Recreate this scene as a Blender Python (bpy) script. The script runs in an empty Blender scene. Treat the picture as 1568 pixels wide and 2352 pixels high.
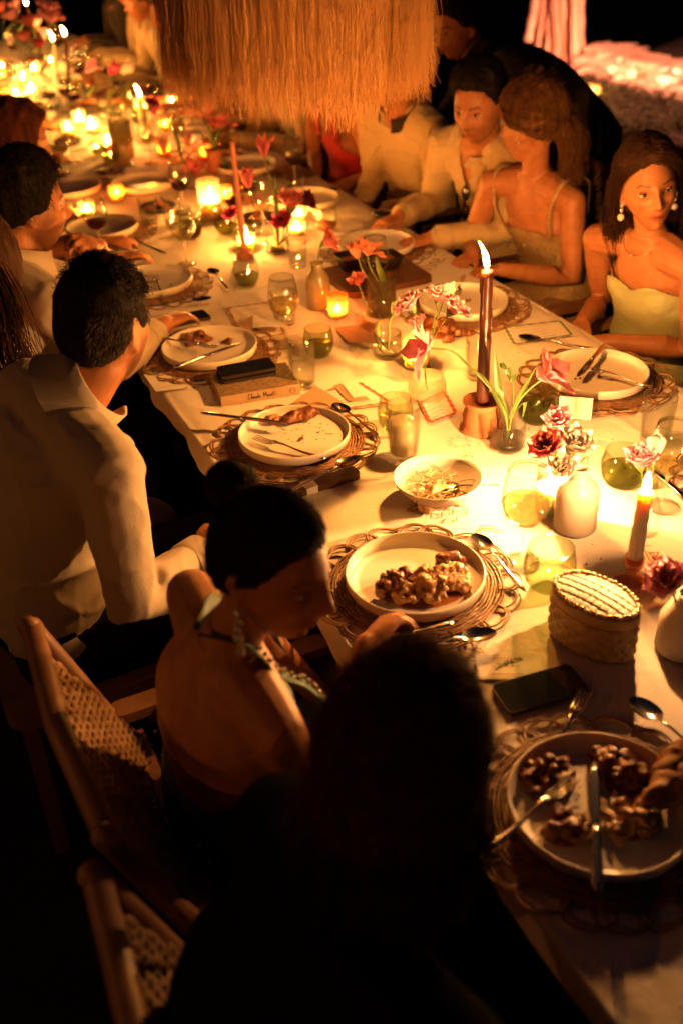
import bpy, math, random
import numpy as np
from mathutils import Vector, Matrix
rnd = random.Random(7)
sc = bpy.context.scene
COL = sc.collection
PI = math.pi
T = 0.75                                   # table height

# ------------------------------------------------------------------ camera
W0, H0 = 1568.0, 2352.0
F0 = 2388.76
PITCH, ROLL, YAW, CH = math.radians(32.842), math.radians(-2.617), math.radians(23.095), T + 1.2174
_fh = np.array([math.sin(YAW), math.cos(YAW), 0]); _rt = np.array([math.cos(YAW), -math.sin(YAW), 0]); _up = np.array([0, 0, 1.0])
FW = _fh*math.cos(PITCH) - _up*math.sin(PITCH); _u = _fh*math.sin(PITCH) + _up*math.cos(PITCH)
RT = _rt*math.cos(ROLL) + _u*math.sin(ROLL); UP = -_rt*math.sin(ROLL) + _u*math.cos(ROLL)
CAM = np.array([0, 0, CH])
cd = bpy.data.cameras.new('camera'); cam = bpy.data.objects.new('camera', cd); COL.objects.link(cam)
cd.sensor_fit = 'VERTICAL'; cd.sensor_height = 36.0; cd.sensor_width = 24.0
cd.lens = F0/H0*36.0
cd.clip_start = 0.05; cd.clip_end = 400
cam.matrix_world = Matrix(((RT[0], UP[0], -FW[0], CAM[0]), (RT[1], UP[1], -FW[1], CAM[1]), (RT[2], UP[2], -FW[2], CAM[2]), (0, 0, 0, 1)))
cd.dof.use_dof = True; cd.dof.focus_distance = 2.32; cd.dof.aperture_fstop = 2.2
sc.camera = cam

# ------------------------------------------------------------------ night sky, exposure
wd = bpy.data.worlds.new('World'); sc.world = wd; wd.use_nodes = True
bg = wd.node_tree.nodes['Background']
bg.inputs[0].default_value = (0.55, 0.75, 0.80, 1); bg.inputs[1].default_value = 0.002
vs = sc.view_settings
vs.view_transform = 'Standard'; vs.look = 'None'; vs.exposure = 0.0; vs.gamma = 1.0; vs.use_curve_mapping = False
cy = sc.cycles
cy.use_denoising = True; cy.max_bounces = 8; cy.transparent_max_bounces = 24; cy.diffuse_bounces = 3; cy.glossy_bounces = 3
cy.transmission_bounces = 4; cy.caustics_reflective = False; cy.caustics_refractive = False; cy.sample_clamp_indirect = 3.0
cy.use_light_tree = True
FLAME = (1.0, 0.365, 0.070)
LIGHT = 10.8                                # one dial for every candle

# ------------------------------------------------------------------ picture -> place
def ray(px, py): return FW + RT*(px - W0/2)/F0 - UP*(py - H0/2)/F0
def at(px, py, z=T):
    d = ray(px, py); return CAM + d*((z - CAM[2])/d[2])
def atx(px, py, X):
    d = ray(px, py); return CAM + d*(X/d[0])
def aty(px, py, Y):
    d = ray(px, py); return CAM + d*(Y/d[1])
def above(base, px, py):
    """point seen at (px,py) on the upright plane through base that faces the camera"""
    d = ray(px, py); b = np.asarray(base); return CAM + d*(((b - CAM) @ _fh)/(d @ _fh))
def V(*a): return np.array(a, float)
def nrm(v): v = np.asarray(v, float); return v/max(1e-9, np.linalg.norm(v))

# ------------------------------------------------------------------ noise
def _hash(ix, iy, iz, s):
    n = (ix*374761393 + iy*668265263 + iz*2147483647 + s*974634777) & 0xffffffff
    n = ((n ^ (n >> 13))*1274126177) & 0xffffffff
    n = (n ^ (n >> 16)) & 0xffffffff
    return n.astype(np.float64)/4294967295.0
def noise(P, f=1.0, s=0):
    P = np.asarray(P, float)*f; I = np.floor(P).astype(np.int64); t = P - I; t = t*t*(3 - 2*t)
    o = 0
    for dx in (0, 1):
        for dy in (0, 1):
            for dz in (0, 1):
                w = (t[:, 0] if dx else 1 - t[:, 0])*(t[:, 1] if dy else 1 - t[:, 1])*(t[:, 2] if dz else 1 - t[:, 2])
                o = o + w*_hash(I[:, 0] + dx, I[:, 1] + dy, I[:, 2] + dz, s)
    return o*2 - 1
def fbm(P, f=1.0, s=0, n=3):
    o = 0
    for k in range(n): o = o + noise(P, f*2**k, s + k)*0.5**k
    return o
def sstep(a, b, x): t = np.clip((x - a)/(b - a), 0, 1); return t*t*(3 - 2*t)

# ------------------------------------------------------------------ materials
MATS = {}
def mat(name, col, rough=0.5, metal=0.0, var=0.0, vscale=20.0, bump=0.0, bscale=80.0, spec=0.5, sub=0.0, col2=None, stretch=None, attr=False, emit=None, estr=0, trans=0.0, sheen=0.0, coat=0.0):
    if name in MATS: return MATS[name]
    m = bpy.data.materials.new(name); MATS[name] = m; m.use_nodes = True
    nt = m.node_tree; b = nt.nodes['Principled BSDF']
    b.inputs['Base Color'].default_value = (*col, 1); b.inputs['Roughness'].default_value = rough; b.inputs['Metallic'].default_value = metal
    b.inputs['Specular IOR Level'].default_value = spec
    if sub: b.inputs['Subsurface Weight'].default_value = sub; b.inputs['Subsurface Radius'].default_value = (0.030, 0.016, 0.007); b.inputs['Subsurface Scale'].default_value = 1.0
    if sheen: b.inputs['Sheen Weight'].default_value = sheen
    if coat: b.inputs['Coat Weight'].default_value = coat; b.inputs['Coat Roughness'].default_value = 0.1
    tc = nt.nodes.new('ShaderNodeTexCoord'); src = tc.outputs['Object']
    if stretch:
        mp = nt.nodes.new('ShaderNodeMapping'); mp.inputs['Scale'].default_value = stretch
        nt.links.new(src, mp.inputs[0]); src = mp.outputs[0]
    out = None
    if var or col2:
        n = nt.nodes.new('ShaderNodeTexNoise'); n.inputs['Scale'].default_value = vscale; n.inputs['Detail'].default_value = 5
        nt.links.new(src, n.inputs['Vector'])
        r = nt.nodes.new('ShaderNodeValToRGB'); r.color_ramp.elements[0].position = 0.32; r.color_ramp.elements[1].position = 0.68
        c2 = col2 or tuple(c*(1 - var) for c in col)
        r.color_ramp.elements[0].color = (*c2, 1); r.color_ramp.elements[1].color = (*col, 1)
        nt.links.new(n.outputs['Fac'], r.inputs[0]); out = r.outputs[0]
    if attr:
        a = nt.nodes.new('ShaderNodeAttribute'); a.attribute_name = 'Tint'
        mx = nt.nodes.new('ShaderNodeMix'); mx.data_type = 'RGBA'; mx.blend_type = 'MULTIPLY'; mx.inputs[0].default_value = 1
        if out: nt.links.new(out, mx.inputs[6])
        else: mx.inputs[6].default_value = (*col, 1)
        nt.links.new(a.outputs['Color'], mx.inputs[7]); out = mx.outputs[2]
    if out: nt.links.new(out, b.inputs['Base Color'])
    if bump:
        n2 = nt.nodes.new('ShaderNodeTexNoise'); n2.inputs['Scale'].default_value = bscale; n2.inputs['Detail'].default_value = 4
        nt.links.new(src, n2.inputs['Vector'])
        bp = nt.nodes.new('ShaderNodeBump'); bp.inputs['Strength'].default_value = bump; bp.inputs['Distance'].default_value = 0.004
        nt.links.new(n2.outputs['Fac'], bp.inputs['Height']); nt.links.new(bp.outputs[0], b.inputs['Normal'])
    if emit: b.inputs['Emission Color'].default_value = (*emit, 1); b.inputs['Emission Strength'].default_value = estr
    if trans:
        tr = nt.nodes.new('ShaderNodeBsdfTranslucent'); mx = nt.nodes.new('ShaderNodeMixShader'); mx.inputs[0].default_value = trans
        if out: nt.links.new(out, tr.inputs[0])
        else: tr.inputs[0].default_value = (*col, 1)
        nt.links.new(b.outputs[0], mx.inputs[1]); nt.links.new(tr.outputs[0], mx.inputs[2])
        nt.links.new(mx.outputs[0], nt.nodes['Material Output'].inputs[0])
    return m
def glass(name, tint=(0.97, 0.98, 0.96), milk=0.0, milkcol=(0.9, 0.9, 0.85), rough=0.03, refl=1.0):
    """thin glass wall: clear with a Fresnel gloss; milk adds frosted translucency"""
    if name in MATS: return MATS[name]
    m = bpy.data.materials.new(name); MATS[name] = m; m.use_nodes = True
    nt = m.node_tree; nt.nodes.remove(nt.nodes['Principled BSDF'])
    t = nt.nodes.new('ShaderNodeBsdfTransparent'); t.inputs[0].default_value = (*tint, 1)
    g = nt.nodes.new('ShaderNodeBsdfGlossy'); g.inputs['Roughness'].default_value = rough
    lw = nt.nodes.new('ShaderNodeLayerWeight'); lw.inputs[0].default_value = 0.5
    pw = nt.nodes.new('ShaderNodeMath'); pw.operation = 'POWER'; pw.inputs[1].default_value = 4.0; nt.links.new(lw.outputs['Facing'], pw.inputs[0])
    f = nt.nodes.new('ShaderNodeMath'); f.operation = 'MULTIPLY_ADD'; f.inputs[1].default_value = 0.75*refl; f.inputs[2].default_value = 0.045; nt.links.new(pw.outputs[0], f.inputs[0])
    mx = nt.nodes.new('ShaderNodeMixShader'); a = t.outputs[0]
    if milk:
        tr = nt.nodes.new('ShaderNodeBsdfTranslucent'); tr.inputs[0].default_value = (*milkcol, 1)
        di = nt.nodes.new('ShaderNodeBsdfDiffuse'); di.inputs[0].default_value = (*milkcol, 1)
        m1 = nt.nodes.new('ShaderNodeMixShader'); m1.inputs[0].default_value = 0.35
        nt.links.new(tr.outputs[0], m1.inputs[1]); nt.links.new(di.outputs[0], m1.inputs[2])
        m2 = nt.nodes.new('ShaderNodeMixShader'); m2.inputs[0].default_value = milk
        nt.links.new(a, m2.inputs[1]); nt.links.new(m1.outputs[0], m2.inputs[2]); a = m2.outputs[0]
    nt.links.new(f.outputs[0], mx.inputs[0]); nt.links.new(a, mx.inputs[1]); nt.links.new(g.outputs[0], mx.inputs[2])
    nt.links.new(mx.outputs[0], nt.nodes['Material Output'].inputs[0])
    return m
def emis(name, col, s):
    if name in MATS: return MATS[name]
    m = bpy.data.materials.new(name); MATS[name] = m; m.use_nodes = True
    nt = m.node_tree; nt.nodes.remove(nt.nodes['Principled BSDF'])
    e = nt.nodes.new('ShaderNodeEmission'); e.inputs[0].default_value = (*col, 1); e.inputs[1].default_value = s
    nt.links.new(e.outputs[0], nt.nodes['Material Output'].inputs[0])
    return m

# ------------------------------------------------------------------ mesh builder
class MB:
    def __init__(s): s.v = []; s.f = []; s.n = 0
    def add(s, v, f):
        v = np.asarray(v, float).reshape(-1, 3); o = s.n
        s.v.append(v); s.f += [tuple(i + o for i in q) for q in f]; s.n += len(v); return s
    def rings(s, R, cap0=True, cap1=True, closed=True, loop=False):
        R = [np.asarray(r, float) for r in R]; n = len(R[0]); f = []; k = len(R)
        for i in range(k if loop else k - 1):
            a, b = i*n, ((i + 1) % k)*n
            for j in range(n if closed else n - 1):
                j2 = (j + 1) % n; f.append((a + j, a + j2, b + j2, b + j))
        v = list(np.concatenate(R))
        if not loop:
            if cap0: v.append(R[0].mean(0)); c = len(v) - 1; f += [(c, (j + 1) % n, j) for j in range(n)]
            if cap1: v.append(R[-1].mean(0)); c = len(v) - 1; o = (k - 1)*n; f += [(c, o + j, o + (j + 1) % n) for j in range(n)]
        return s.add(v, f)
    def lathe(s, prof, n=32, c=(0, 0, 0), sx=1, sy=1, cap0=False, cap1=False):
        a = np.linspace(0, 2*PI, n, endpoint=False); ca, sa = np.cos(a), np.sin(a)
        return s.rings([np.stack([c[0] + r*ca*sx, c[1] + r*sa*sy, 0*a + c[2] + z], -1) for r, z in prof], cap0, cap1)
    def tube(s, P, r, n=8, loop=False, round_=False, ref=None, flat=1.0):
        P = np.asarray(P, float); k = len(P); r = np.broadcast_to(np.asarray(r, float), (k,)).copy()
        if round_:                         # hemispherical ends
            d0, d1 = nrm(P[0] - P[1]), nrm(P[-1] - P[-2]); q = [(.0, 1.0), (.5, .866), (.87, .5), (1.0, .05)]
            P = np.concatenate([[P[0] + d0*r[0]*h for h, _ in q[:0:-1]], P, [P[-1] + d1*r[-1]*h for h, _ in q[1:]]])
            r = np.concatenate([[r[0]*w for _, w in q[:0:-1]], r, [r[-1]*w for _, w in q[1:]]]); k = len(P)
        if loop: t = np.roll(P, -1, 0) - np.roll(P, 1, 0)
        else: t = np.gradient(P, axis=0)
        t /= np.maximum(1e-9, np.linalg.norm(t, axis=1))[:, None]
        if ref is None: ref = V(0, 0, 1) if abs(t[0][2]) < 0.9 else V(1, 0, 0)
        u = np.asarray(ref, float); R = []; a = np.linspace(0, 2*PI, n, endpoint=False)
        for i in range(k):
            u = nrm(u - t[i]*(u @ t[i])); w = np.cross(t[i], u)
            R.append(P[i] + r[i]*(np.cos(a)[:, None]*w + flat*np.sin(a)[:, None]*u))
        return s.rings(R, loop=loop)
    def box(s, c, d, rz=0.0, taper=1.0):
        x, y, z = d[0]/2, d[1]/2, d[2]/2; co, si = math.cos(rz), math.sin(rz); v = []
        for k in (-z, z):
            q = taper if k > 0 else 1
            for a, b in ((-x, -y), (x, -y), (x, y), (-x, y)): a *= q; b *= q; v.append((c[0] + a*co - b*si, c[1] + a*si + b*co, c[2] + k))
        return s.add(v, [(3, 2, 1, 0), (4, 5, 6, 7), (0, 1, 5, 4), (1, 2, 6, 5), (2, 3, 7, 6), (3, 0, 4, 7)])
    def bar(s, p0, p1, w, h, ref=(0, 0, 1)):
        p0, p1 = np.asarray(p0, float), np.asarray(p1, float); t = nrm(p1 - p0); u = np.asarray(ref, float)
        if abs(t @ nrm(u)) > .95: u = V(1, 0, 0)
        u = nrm(u - t*(u @ t)); x = np.cross(t, u)
        rg = [np.array([p + a*x*w/2 + b*u*h/2 for a, b in ((-1, -1), (1, -1), (1, 1), (-1, 1))]) for p in (p0, p1)]
        return s.rings(rg)
    def ell(s, c, r, n=16, m=10, rot=None):
        th = np.linspace(0, PI, m + 1)[1:-1]; a = np.linspace(0, 2*PI, n, endpoint=False); R = []
        M = np.eye(3) if rot is None else rot
        for t in th: R.append(np.stack([r[0]*np.sin(t)*np.cos(a), r[1]*np.sin(t)*np.sin(a), 0*a + r[2]*np.cos(t)], -1) @ M.T + c)
        k = len(R); s.rings(R[::-1], True, True); return s
    def slab(s, outline, z0, z1):          # outline: list of (x,y) convex-ish, extruded
        o = np.asarray(outline, float); n = len(o)
        return s.rings([np.c_[o, np.full(n, z0)], np.c_[o, np.full(n, z1)]])
    def grid(s, G):                         # G: (n,m,3)
        G = np.asarray(G, float); n, m = G.shape[:2]
        return s.add(G.reshape(-1, 3), [(i*m + j, i*m + j + 1, (i + 1)*m + j + 1, (i + 1)*m + j) for i in range(n - 1) for j in range(m - 1)])
    def xf(s, M=None, loc=(0, 0, 0)):
        v = np.concatenate(s.v)
        if M is not None: v = v @ np.asarray(M).T
        s.v = [v + np.asarray(loc)]; return s
    def mesh(s, name, m=None, smooth=True):
        me = bpy.data.meshes.new(name)
        me.from_pydata(np.concatenate(s.v).tolist(), [], s.f); me.update()
        if smooth: me.polygons.foreach_set('use_smooth', [True]*len(me.polygons))
        if m is not None: me.materials.append(m)
        return me
def rr(w, h, r, k=4):                       # rounded rectangle outline
    o = []
    for cx, cy_, a0 in ((w/2 - r, h/2 - r, 0), (-w/2 + r, h/2 - r, PI/2), (-w/2 + r, -h/2 + r, PI), (w/2 - r, -h/2 + r, 1.5*PI)):
        for i in range(k + 1): a = a0 + PI/2*i/k; o.append((cx + r*math.cos(a), cy_ + r*math.sin(a)))
    return o
def curve(pts, n=24):                       # Catmull-Rom
    P = np.asarray(pts, float)
    if len(P) == 2: return np.array([P[0] + (P[1] - P[0])*t for t in np.linspace(0, 1, n)])
    P = np.concatenate([[2*P[0] - P[1]], P, [2*P[-1] - P[-2]]]); k = len(P) - 3; o = []
    for u in np.linspace(0, k - 1e-6, n):
        i = int(u); t = u - i; a, b, c, d = P[i:i + 4]
        o.append(0.5*((2*b) + (c - a)*t + (2*a - 5*b + 4*c - d)*t*t + (3*b - a - 3*c + d)*t**3))
    return np.array(o)

# ------------------------------------------------------------------ objects
def link(name, me, parent=None, loc=(0, 0, 0), rot=(0, 0, 0), scale=None, kind=None):
    o = bpy.data.objects.new(name, me); COL.objects.link(o)
    o.location = tuple(loc); o.rotation_euler = rot
    if scale is not None: o.scale = (scale,)*3 if np.isscalar(scale) else scale
    if parent is not None: o.parent = parent
    if kind: o['kind'] = kind
    return o
def thing(name, label, cat, loc=(0, 0, 0), rz=0.0, group=None, rot=None):
    o = bpy.data.objects.new(name, None); COL.objects.link(o); o.empty_display_size = 0.05
    o.location = tuple(loc); o.rotation_euler = rot or (0, 0, rz)
    return tag(o, label, cat, group)
def tag(o, label, cat, group=None, kind=None):
    if label: o['label'] = label
    if cat: o['category'] = cat
    if group: o['group'] = group
    if kind: o['kind'] = kind
    return o
CACHE = {}
def part(name, mb, m, parent=None, loc=(0, 0, 0), rot=(0, 0, 0), scale=None, kind=None, smooth=True, key=None):
    if key is not None:
        k = (key, m.name)
        if k not in CACHE: CACHE[k] = (mb() if callable(mb) else mb).mesh(name, m, smooth)
        me = CACHE[k]
    else: me = (mb() if callable(mb) else mb).mesh(name, m, smooth)
    return link(name, me, parent, loc, rot, scale, kind)
def remesh(mb, voxel, smooth=2, m=None, name='body'):
    """one continuous skin round overlapping volumes"""
    me = mb.mesh('tmp', None); ob = bpy.data.objects.new('tmp', me); COL.objects.link(ob)
    md = ob.modifiers.new('r', 'REMESH'); md.mode = 'VOXEL'; md.voxel_size = voxel; md.adaptivity = 0.0
    if smooth:
        sm = ob.modifiers.new('s', 'SMOOTH'); sm.factor = 0.5; sm.iterations = smooth
    dg = bpy.context.evaluated_depsgraph_get()
    out = bpy.data.meshes.new_from_object(ob.evaluated_get(dg)); out.name = name
    bpy.data.objects.remove(ob); bpy.data.meshes.remove(me)
    out.polygons.foreach_set('use_smooth', [True]*len(out.polygons))
    out.materials.clear()
    if m is not None: out.materials.append(m)
    return out
def getv(me): a = np.empty(len(me.vertices)*3); me.vertices.foreach_get('co', a); return a.reshape(-1, 3)
def setv(me, v): me.vertices.foreach_set('co', v.ravel()); me.update()
def getn(me): a = np.empty(len(me.vertices)*3); me.vertex_normals.foreach_get('vector', a); return a.reshape(-1, 3)
def tint(me, c):
    at_ = me.color_attributes.new('Tint', 'FLOAT_COLOR', 'POINT')
    at_.data.foreach_set('color', np.c_[c, np.ones(len(c))].ravel())
# ================================================================== people
def g(x, s): return np.exp(-(x/s)**2)
def head_pts(n=56, m=44, male=True):
    th = np.linspace(0, PI, m + 2)[1:-1]; a = np.linspace(0, 2*PI, n, endpoint=False)
    TH, A = np.meshgrid(th, a, indexing='ij')
    ux, uy, uz = np.sin(TH)*np.cos(A), np.sin(TH)*np.sin(A), np.cos(TH)
    wd_ = .077 if male else .072
    x, y, z = wd_*ux, .097*uy + .0*uz, .118*uz
    low = sstep(.01, -.115, z)
    x = x*(1 - (.30 if male else .40)*low**1.5); x = x*(1 + .05*sstep(.0, .06, z)*(y < .04))
    y = np.where(y > 0, y*(1 - .04*low), y*(1 - .42*low))
    y = y + .012*low*(y > -0.05)
    fm = sstep(.015, .06, y)
    ax = np.abs(x)
    d = .014*g(x, .0080)*g(z + .006, .022) + .025*g(x, .0115)*g(z + .031, .013) + .007*g(ax - .0115, .006)*g(z + .035, .008)
    d -= .0125*g(ax - .031, .016)*g(z - .001, .0115) + .004*g(ax - .040, .014)*g(z + .055, .02)
    d += (.0065 if male else .004)*g(ax - .030, .024)*g(z - .020, .008) + .008*g(ax - .046, .018)*g(z + .021, .017)
    d += .0065*g(x, .019)*g(z + .0575, .0055) + .0075*g(x, .017)*g(z + .0695, .006) - .005*g(x, .023)*g(z + .0635, .0028)
    d += .009*g(x, .02)*g(z + .099, .013) - .004*g(x, .022)*g(z + .083, .006)
    y = y + fm*d
    x = x + np.sign(x)*.004*g(y - .03, .03)*g(z + .075, .025)*(1 if male else .2)
    return np.stack([x, y, z], -1)
def head_prims(mb, M, c, s, male):
    G = head_pts(male=male); R = [(G[i]*s) @ M.T + c for i in range(len(G))]
    mb.rings(R[::-1])
    for sd in (-1, 1):
        ex = .0745 if male else .070
        rot = np.array([[math.cos(.35*sd), -math.sin(.35*sd), 0], [math.sin(.35*sd), math.cos(.35*sd), 0], [0, 0, 1]])
        e = MB(); e.ell((0, 0, 0), (.0055, .015, .028), 12, 8)
        t = np.linspace(-.4, 2*PI - 1.6, 14); P = np.stack([0*t + .004*sd, -.004 - .0135*np.cos(t + .2), .006 + .0235*np.sin(t + .2) - .004*(t > 4)], -1)
        e.tube(P, .0042, 6)
        e.tube([(0.0, .004, -.020), (0.002*sd, .003, -.027)], .0065, 8, round_=True)
        v = np.concatenate(e.v) @ rot.T + V(ex*sd, -.008, -.006)
        mb.add((v*s) @ M.T + c, e.f)
def head_frame(fwd, up=(0, 0, 1)):
    y = nrm(fwd); x = nrm(np.cross(y, up)); z = np.cross(x, y); return np.stack([x, y, z], -1)
def hand_prims(mb, w, d, nml, side, curl=.5, s=1.0, thumb=.6, spread=.10):
    """palm, four fingers of unequal length with knuckle bends, thumb leaving the side of the palm near its base"""
    d = nrm(d); nml = nrm(np.asarray(nml) - d*(np.asarray(nml) @ d)); x = np.cross(d, nml)*side      # x points to the thumb side
    w = np.asarray(w, float)
    C = [w - d*.015*s, w + d*.02*s, w + d*.055*s, w + d*.088*s]; HW = [.021, .030, .039, .038]; HD = [.016, .017, .0145, .011]
    a = np.linspace(0, 2*PI, 14, endpoint=False)
    mb.rings([c + s*hw*np.cos(a)[:, None]*x + s*hd*np.sin(a)[:, None]*nml for c, hw, hd in zip(C, HW, HD)])
    cu = curl if hasattr(curl, '__len__') else [curl]*4
    for i, (L, off, r) in enumerate(((.070, .030, .0088), (.079, .010, .0090), (.073, -.010, .0086), (.058, -.029, .0076))):
        p = w + d*(.080 - .006*abs(i - 1))*s + x*off*s; dd = nrm(d + x*spread*(1.3 - i)*.8); P = [p - dd*.02*s, p]
        for k, fr in enumerate((.44, .32, .26)):
            t = cu[i]*(.75, 1.0, .7)[k]; c_, s_ = math.cos(t), math.sin(t)
            dd2 = dd*c_ + nml*s_; nn = nml*c_ - dd*s_
            dd = nrm(dd2); nml_i = nn; p = p + dd*L*fr*s; P.append(p)
            nml_save = nml; nml = nrm(nn)
        nml = nrm(np.cross(x*side, d))
        mb.tube(P, [r*s, r*s, r*.95*s, r*.86*s, r*.72*s], 8, round_=True)
    p0 = w + d*.018*s + x*.024*s; td = nrm(d*(.75 - .1*thumb) + x*(.75 - .4*thumb) + nml*.6*thumb); p1 = p0 + td*.036*s
    td2 = nrm(td*.8 + d*.5 - x*.2*thumb + nml*.25*thumb); p2 = p1 + td2*.030*s; p3 = p2 + nrm(td2 + d*.2)*.024*s
    mb.tube([w + d*.004*s + x*.008*s, p0, p1, p2, p3], [.012*s, .0135*s, .0105*s, .0095*s, .0078*s], 8, round_=True)
SEC_M = [(-.10, .11, .085), (0, .168, .125), (.2, .158, .118), (.4, .150, .108), (.6, .165, .118), (.78, .172, .115), (.9, .140, .092), (.97, .085, .07), (1.04, .058, .058)]
SEC_F = [(-.10, .11, .09), (0, .168, .125), (.2, .150, .112), (.4, .124, .092), (.6, .138, .100), (.78, .146, .096), (.9, .110, .076), (.97, .068, .058), (1.04, .046, .048)]
class Body:
    def __init__(s, pel, neck, shL, shR, elL, elR, wrL, wrR, male, face, bend=0.0, k=1.0, legdir=None, floor=0.0, stand=False, feet=None):
        for n, v in dict(pel=pel, neck=neck, shL=shL, shR=shR, elL=elL, elR=elR, wrL=wrL, wrR=wrR).items(): setattr(s, n, np.asarray(v, float))
        s.male = male; s.k = k; s.face = nrm(face); s.bend = bend; s.floor = floor; s.stand = stand; s.feet = feet
        s.up = nrm(s.neck - s.pel); s.lat = nrm(s.shR - s.shL); s.lat = nrm(s.lat - s.up*(s.lat @ s.up)); s.dep = np.cross(s.up, s.lat)      # dep = forward
        s.legdir = nrm(legdir) if legdir is not None else nrm(V(s.face[0], s.face[1], 0))
    def spine(s, t): return s.pel + (s.neck - s.pel)*t - s.dep*s.bend*4*t*(1 - t)
    def torso(s, mb, inf=0.0, t0=-1, t1=9, dz=1.0, n=28):
        R = []; a = np.linspace(0, 2*PI, n, endpoint=False); sec = SEC_M if s.male else SEC_F
        T_ = [q[0] for q in sec]; ts = [t for t in np.linspace(T_[0], T_[-1], 22) if t0 <= t <= t1]
        hl = nrm(np.cross(s.legdir, V(0, 0, 1)))
        for t in ts:
            hw = (np.interp(t, T_, [q[1] for q in sec])*s.k + inf); hd = (np.interp(t, T_, [q[2] for q in sec])*s.k + inf)
            w = sstep(.05, .55, t); lat = nrm(hl*(1 - w) + s.lat*w); dep = nrm(np.cross(s.up, lat))
            ca, sa = np.cos(a), np.sin(a); ca = np.sign(ca)*np.abs(ca)**.85
            R.append(s.spine(t) + hw*ca[:, None]*lat + hd*sa[:, None]*dep)
        mb.rings(R)
        if not s.male and t1 > .6 and t0 < .6:
            for sd in (-1, 1): mb.ell(s.spine(.66) + s.lat*.062*sd*s.k + s.dep*(.040*s.k + inf*.5), (.060*s.k + inf*.5, .060*s.k + inf*.5, .066*s.k + inf*.5), 14, 10)
    def arms(s, mb, inf=0.0, upto=2.0, which='LR', infw=None):
        ru, re, rw = ((.051, .041, .028) if s.male else (.042, .034, .0235)); k = s.k; infw = inf if infw is None else infw
        for sd in which:
            sh, el, wr = getattr(s, 'sh' + sd), getattr(s, 'el' + sd), getattr(s, 'wr' + sd)
            root = s.spine(.93) + (sh - s.spine(.93))*.35
            mb.tube([root, sh], [.058*k + inf, ru*k*1.08 + inf], 12, round_=True)
            m1 = sh + (el - sh)*.45; fm = el + (wr - el)*.3
            P = [sh, m1, el]; R = [ru*k*1.05 + inf, ru*k*.97 + inf, re*k + inf]
            if upto > 1:
                f = min(1, upto - 1); P += [fm, el + (wr - el)*f]; R += [re*k*1.04 + inf, rw*k + infw]
            elif upto < 1: P = [sh, sh + (el - sh)*upto]; R = [ru*k*1.05 + inf, ru*k*.95 + inf]
            mb.tube(P, R, 14, round_=True)
    def legs(s, mb, inf=0.0, feet=True, low=1.0):
        k = s.k; hl = nrm(np.cross(s.legdir, V(0, 0, 1)))
        for sd in (-1, 1):
            hip = s.pel + hl*.09*sd*k + V(0, 0, -.02)
            if s.stand: kn = V(hip[0], hip[1], s.floor + .50) + s.legdir*.05; an = V(hip[0], hip[1], s.floor + .09) - s.legdir*.02
            else: kn = hip + s.legdir*.43*k + hl*.03*sd + V(0, 0, .01); an = V(kn[0], kn[1], s.floor + .09) - s.legdir*.04
            mb.tube([hip, hip + (kn - hip)*.5, kn], [.085*k + inf, .075*k + inf, .056*k + inf], 14, round_=True)
            an2 = kn + (an - kn)*low
            mb.tube([kn, kn + (an2 - kn)*.3, an2], [.055*k + inf, .055*k + inf, .034*k + inf + .012*(inf > 0)], 14, round_=True)
            if feet: mb.tube([an + V(0, 0, -.02), an + s.legdir*.08 + V(0, 0, -.05), an + s.legdir*.17 + V(0, 0, -.06)], [.036, .034, .026], 10, round_=True)
def wrinkle(me, amp, dirs=((0.5, .2, 1),), f=26.0, s=0, base=.35, sel=None):
    """cloth folds: short ridges broken up by noise"""
    v = getv(me); nn = getn(me); d = 0
    for i, q in enumerate(dirs):
        q = nrm(q); ph = v @ q*f + 2.6*fbm(v, 7.0, s + 5*i, 2); rid = (1 - np.abs(np.sin(ph)))**3.2
        msk = sstep(-.15, .55, noise(v, 5.5, s + 31 + i)); d = d + rid*msk
    d = amp*(d - .35) + amp*base*fbm(v, 24.0, s + 9, 2)
    if sel is not None: d = d*sel(v)
    setv(me, v + nn*d[:, None])
def crop(me, keep):
    """drop the faces whose vertices all fail keep"""
    v = getv(me); k = keep(v); fs = [tuple(p.vertices) for p in me.polygons]; fs = [q for q in fs if k[list(q)].all()]
    used = np.unique(np.array([i for q in fs for i in q])); mp = -np.ones(len(v), int); mp[used] = np.arange(len(used))
    m2 = bpy.data.meshes.new(me.name); m2.from_pydata(v[used].tolist(), [], [tuple(mp[i] for i in q) for q in fs]); m2.update()
    m2.polygons.foreach_set('use_smooth', [True]*len(m2.polygons))
    for m in me.materials: m2.materials.append(m)
    bpy.data.meshes.remove(me); return m2
SKIN = mat('skin', (0.45, 0.185, 0.078), rough=.46, var=.22, vscale=38, bump=.25, bscale=220, spec=.4, attr=True)
SKIN_TAN = mat('skin_tanned', (0.38, 0.15, 0.06), rough=.42, var=.22, vscale=38, bump=.25, bscale=220, spec=.45, attr=True)
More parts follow.
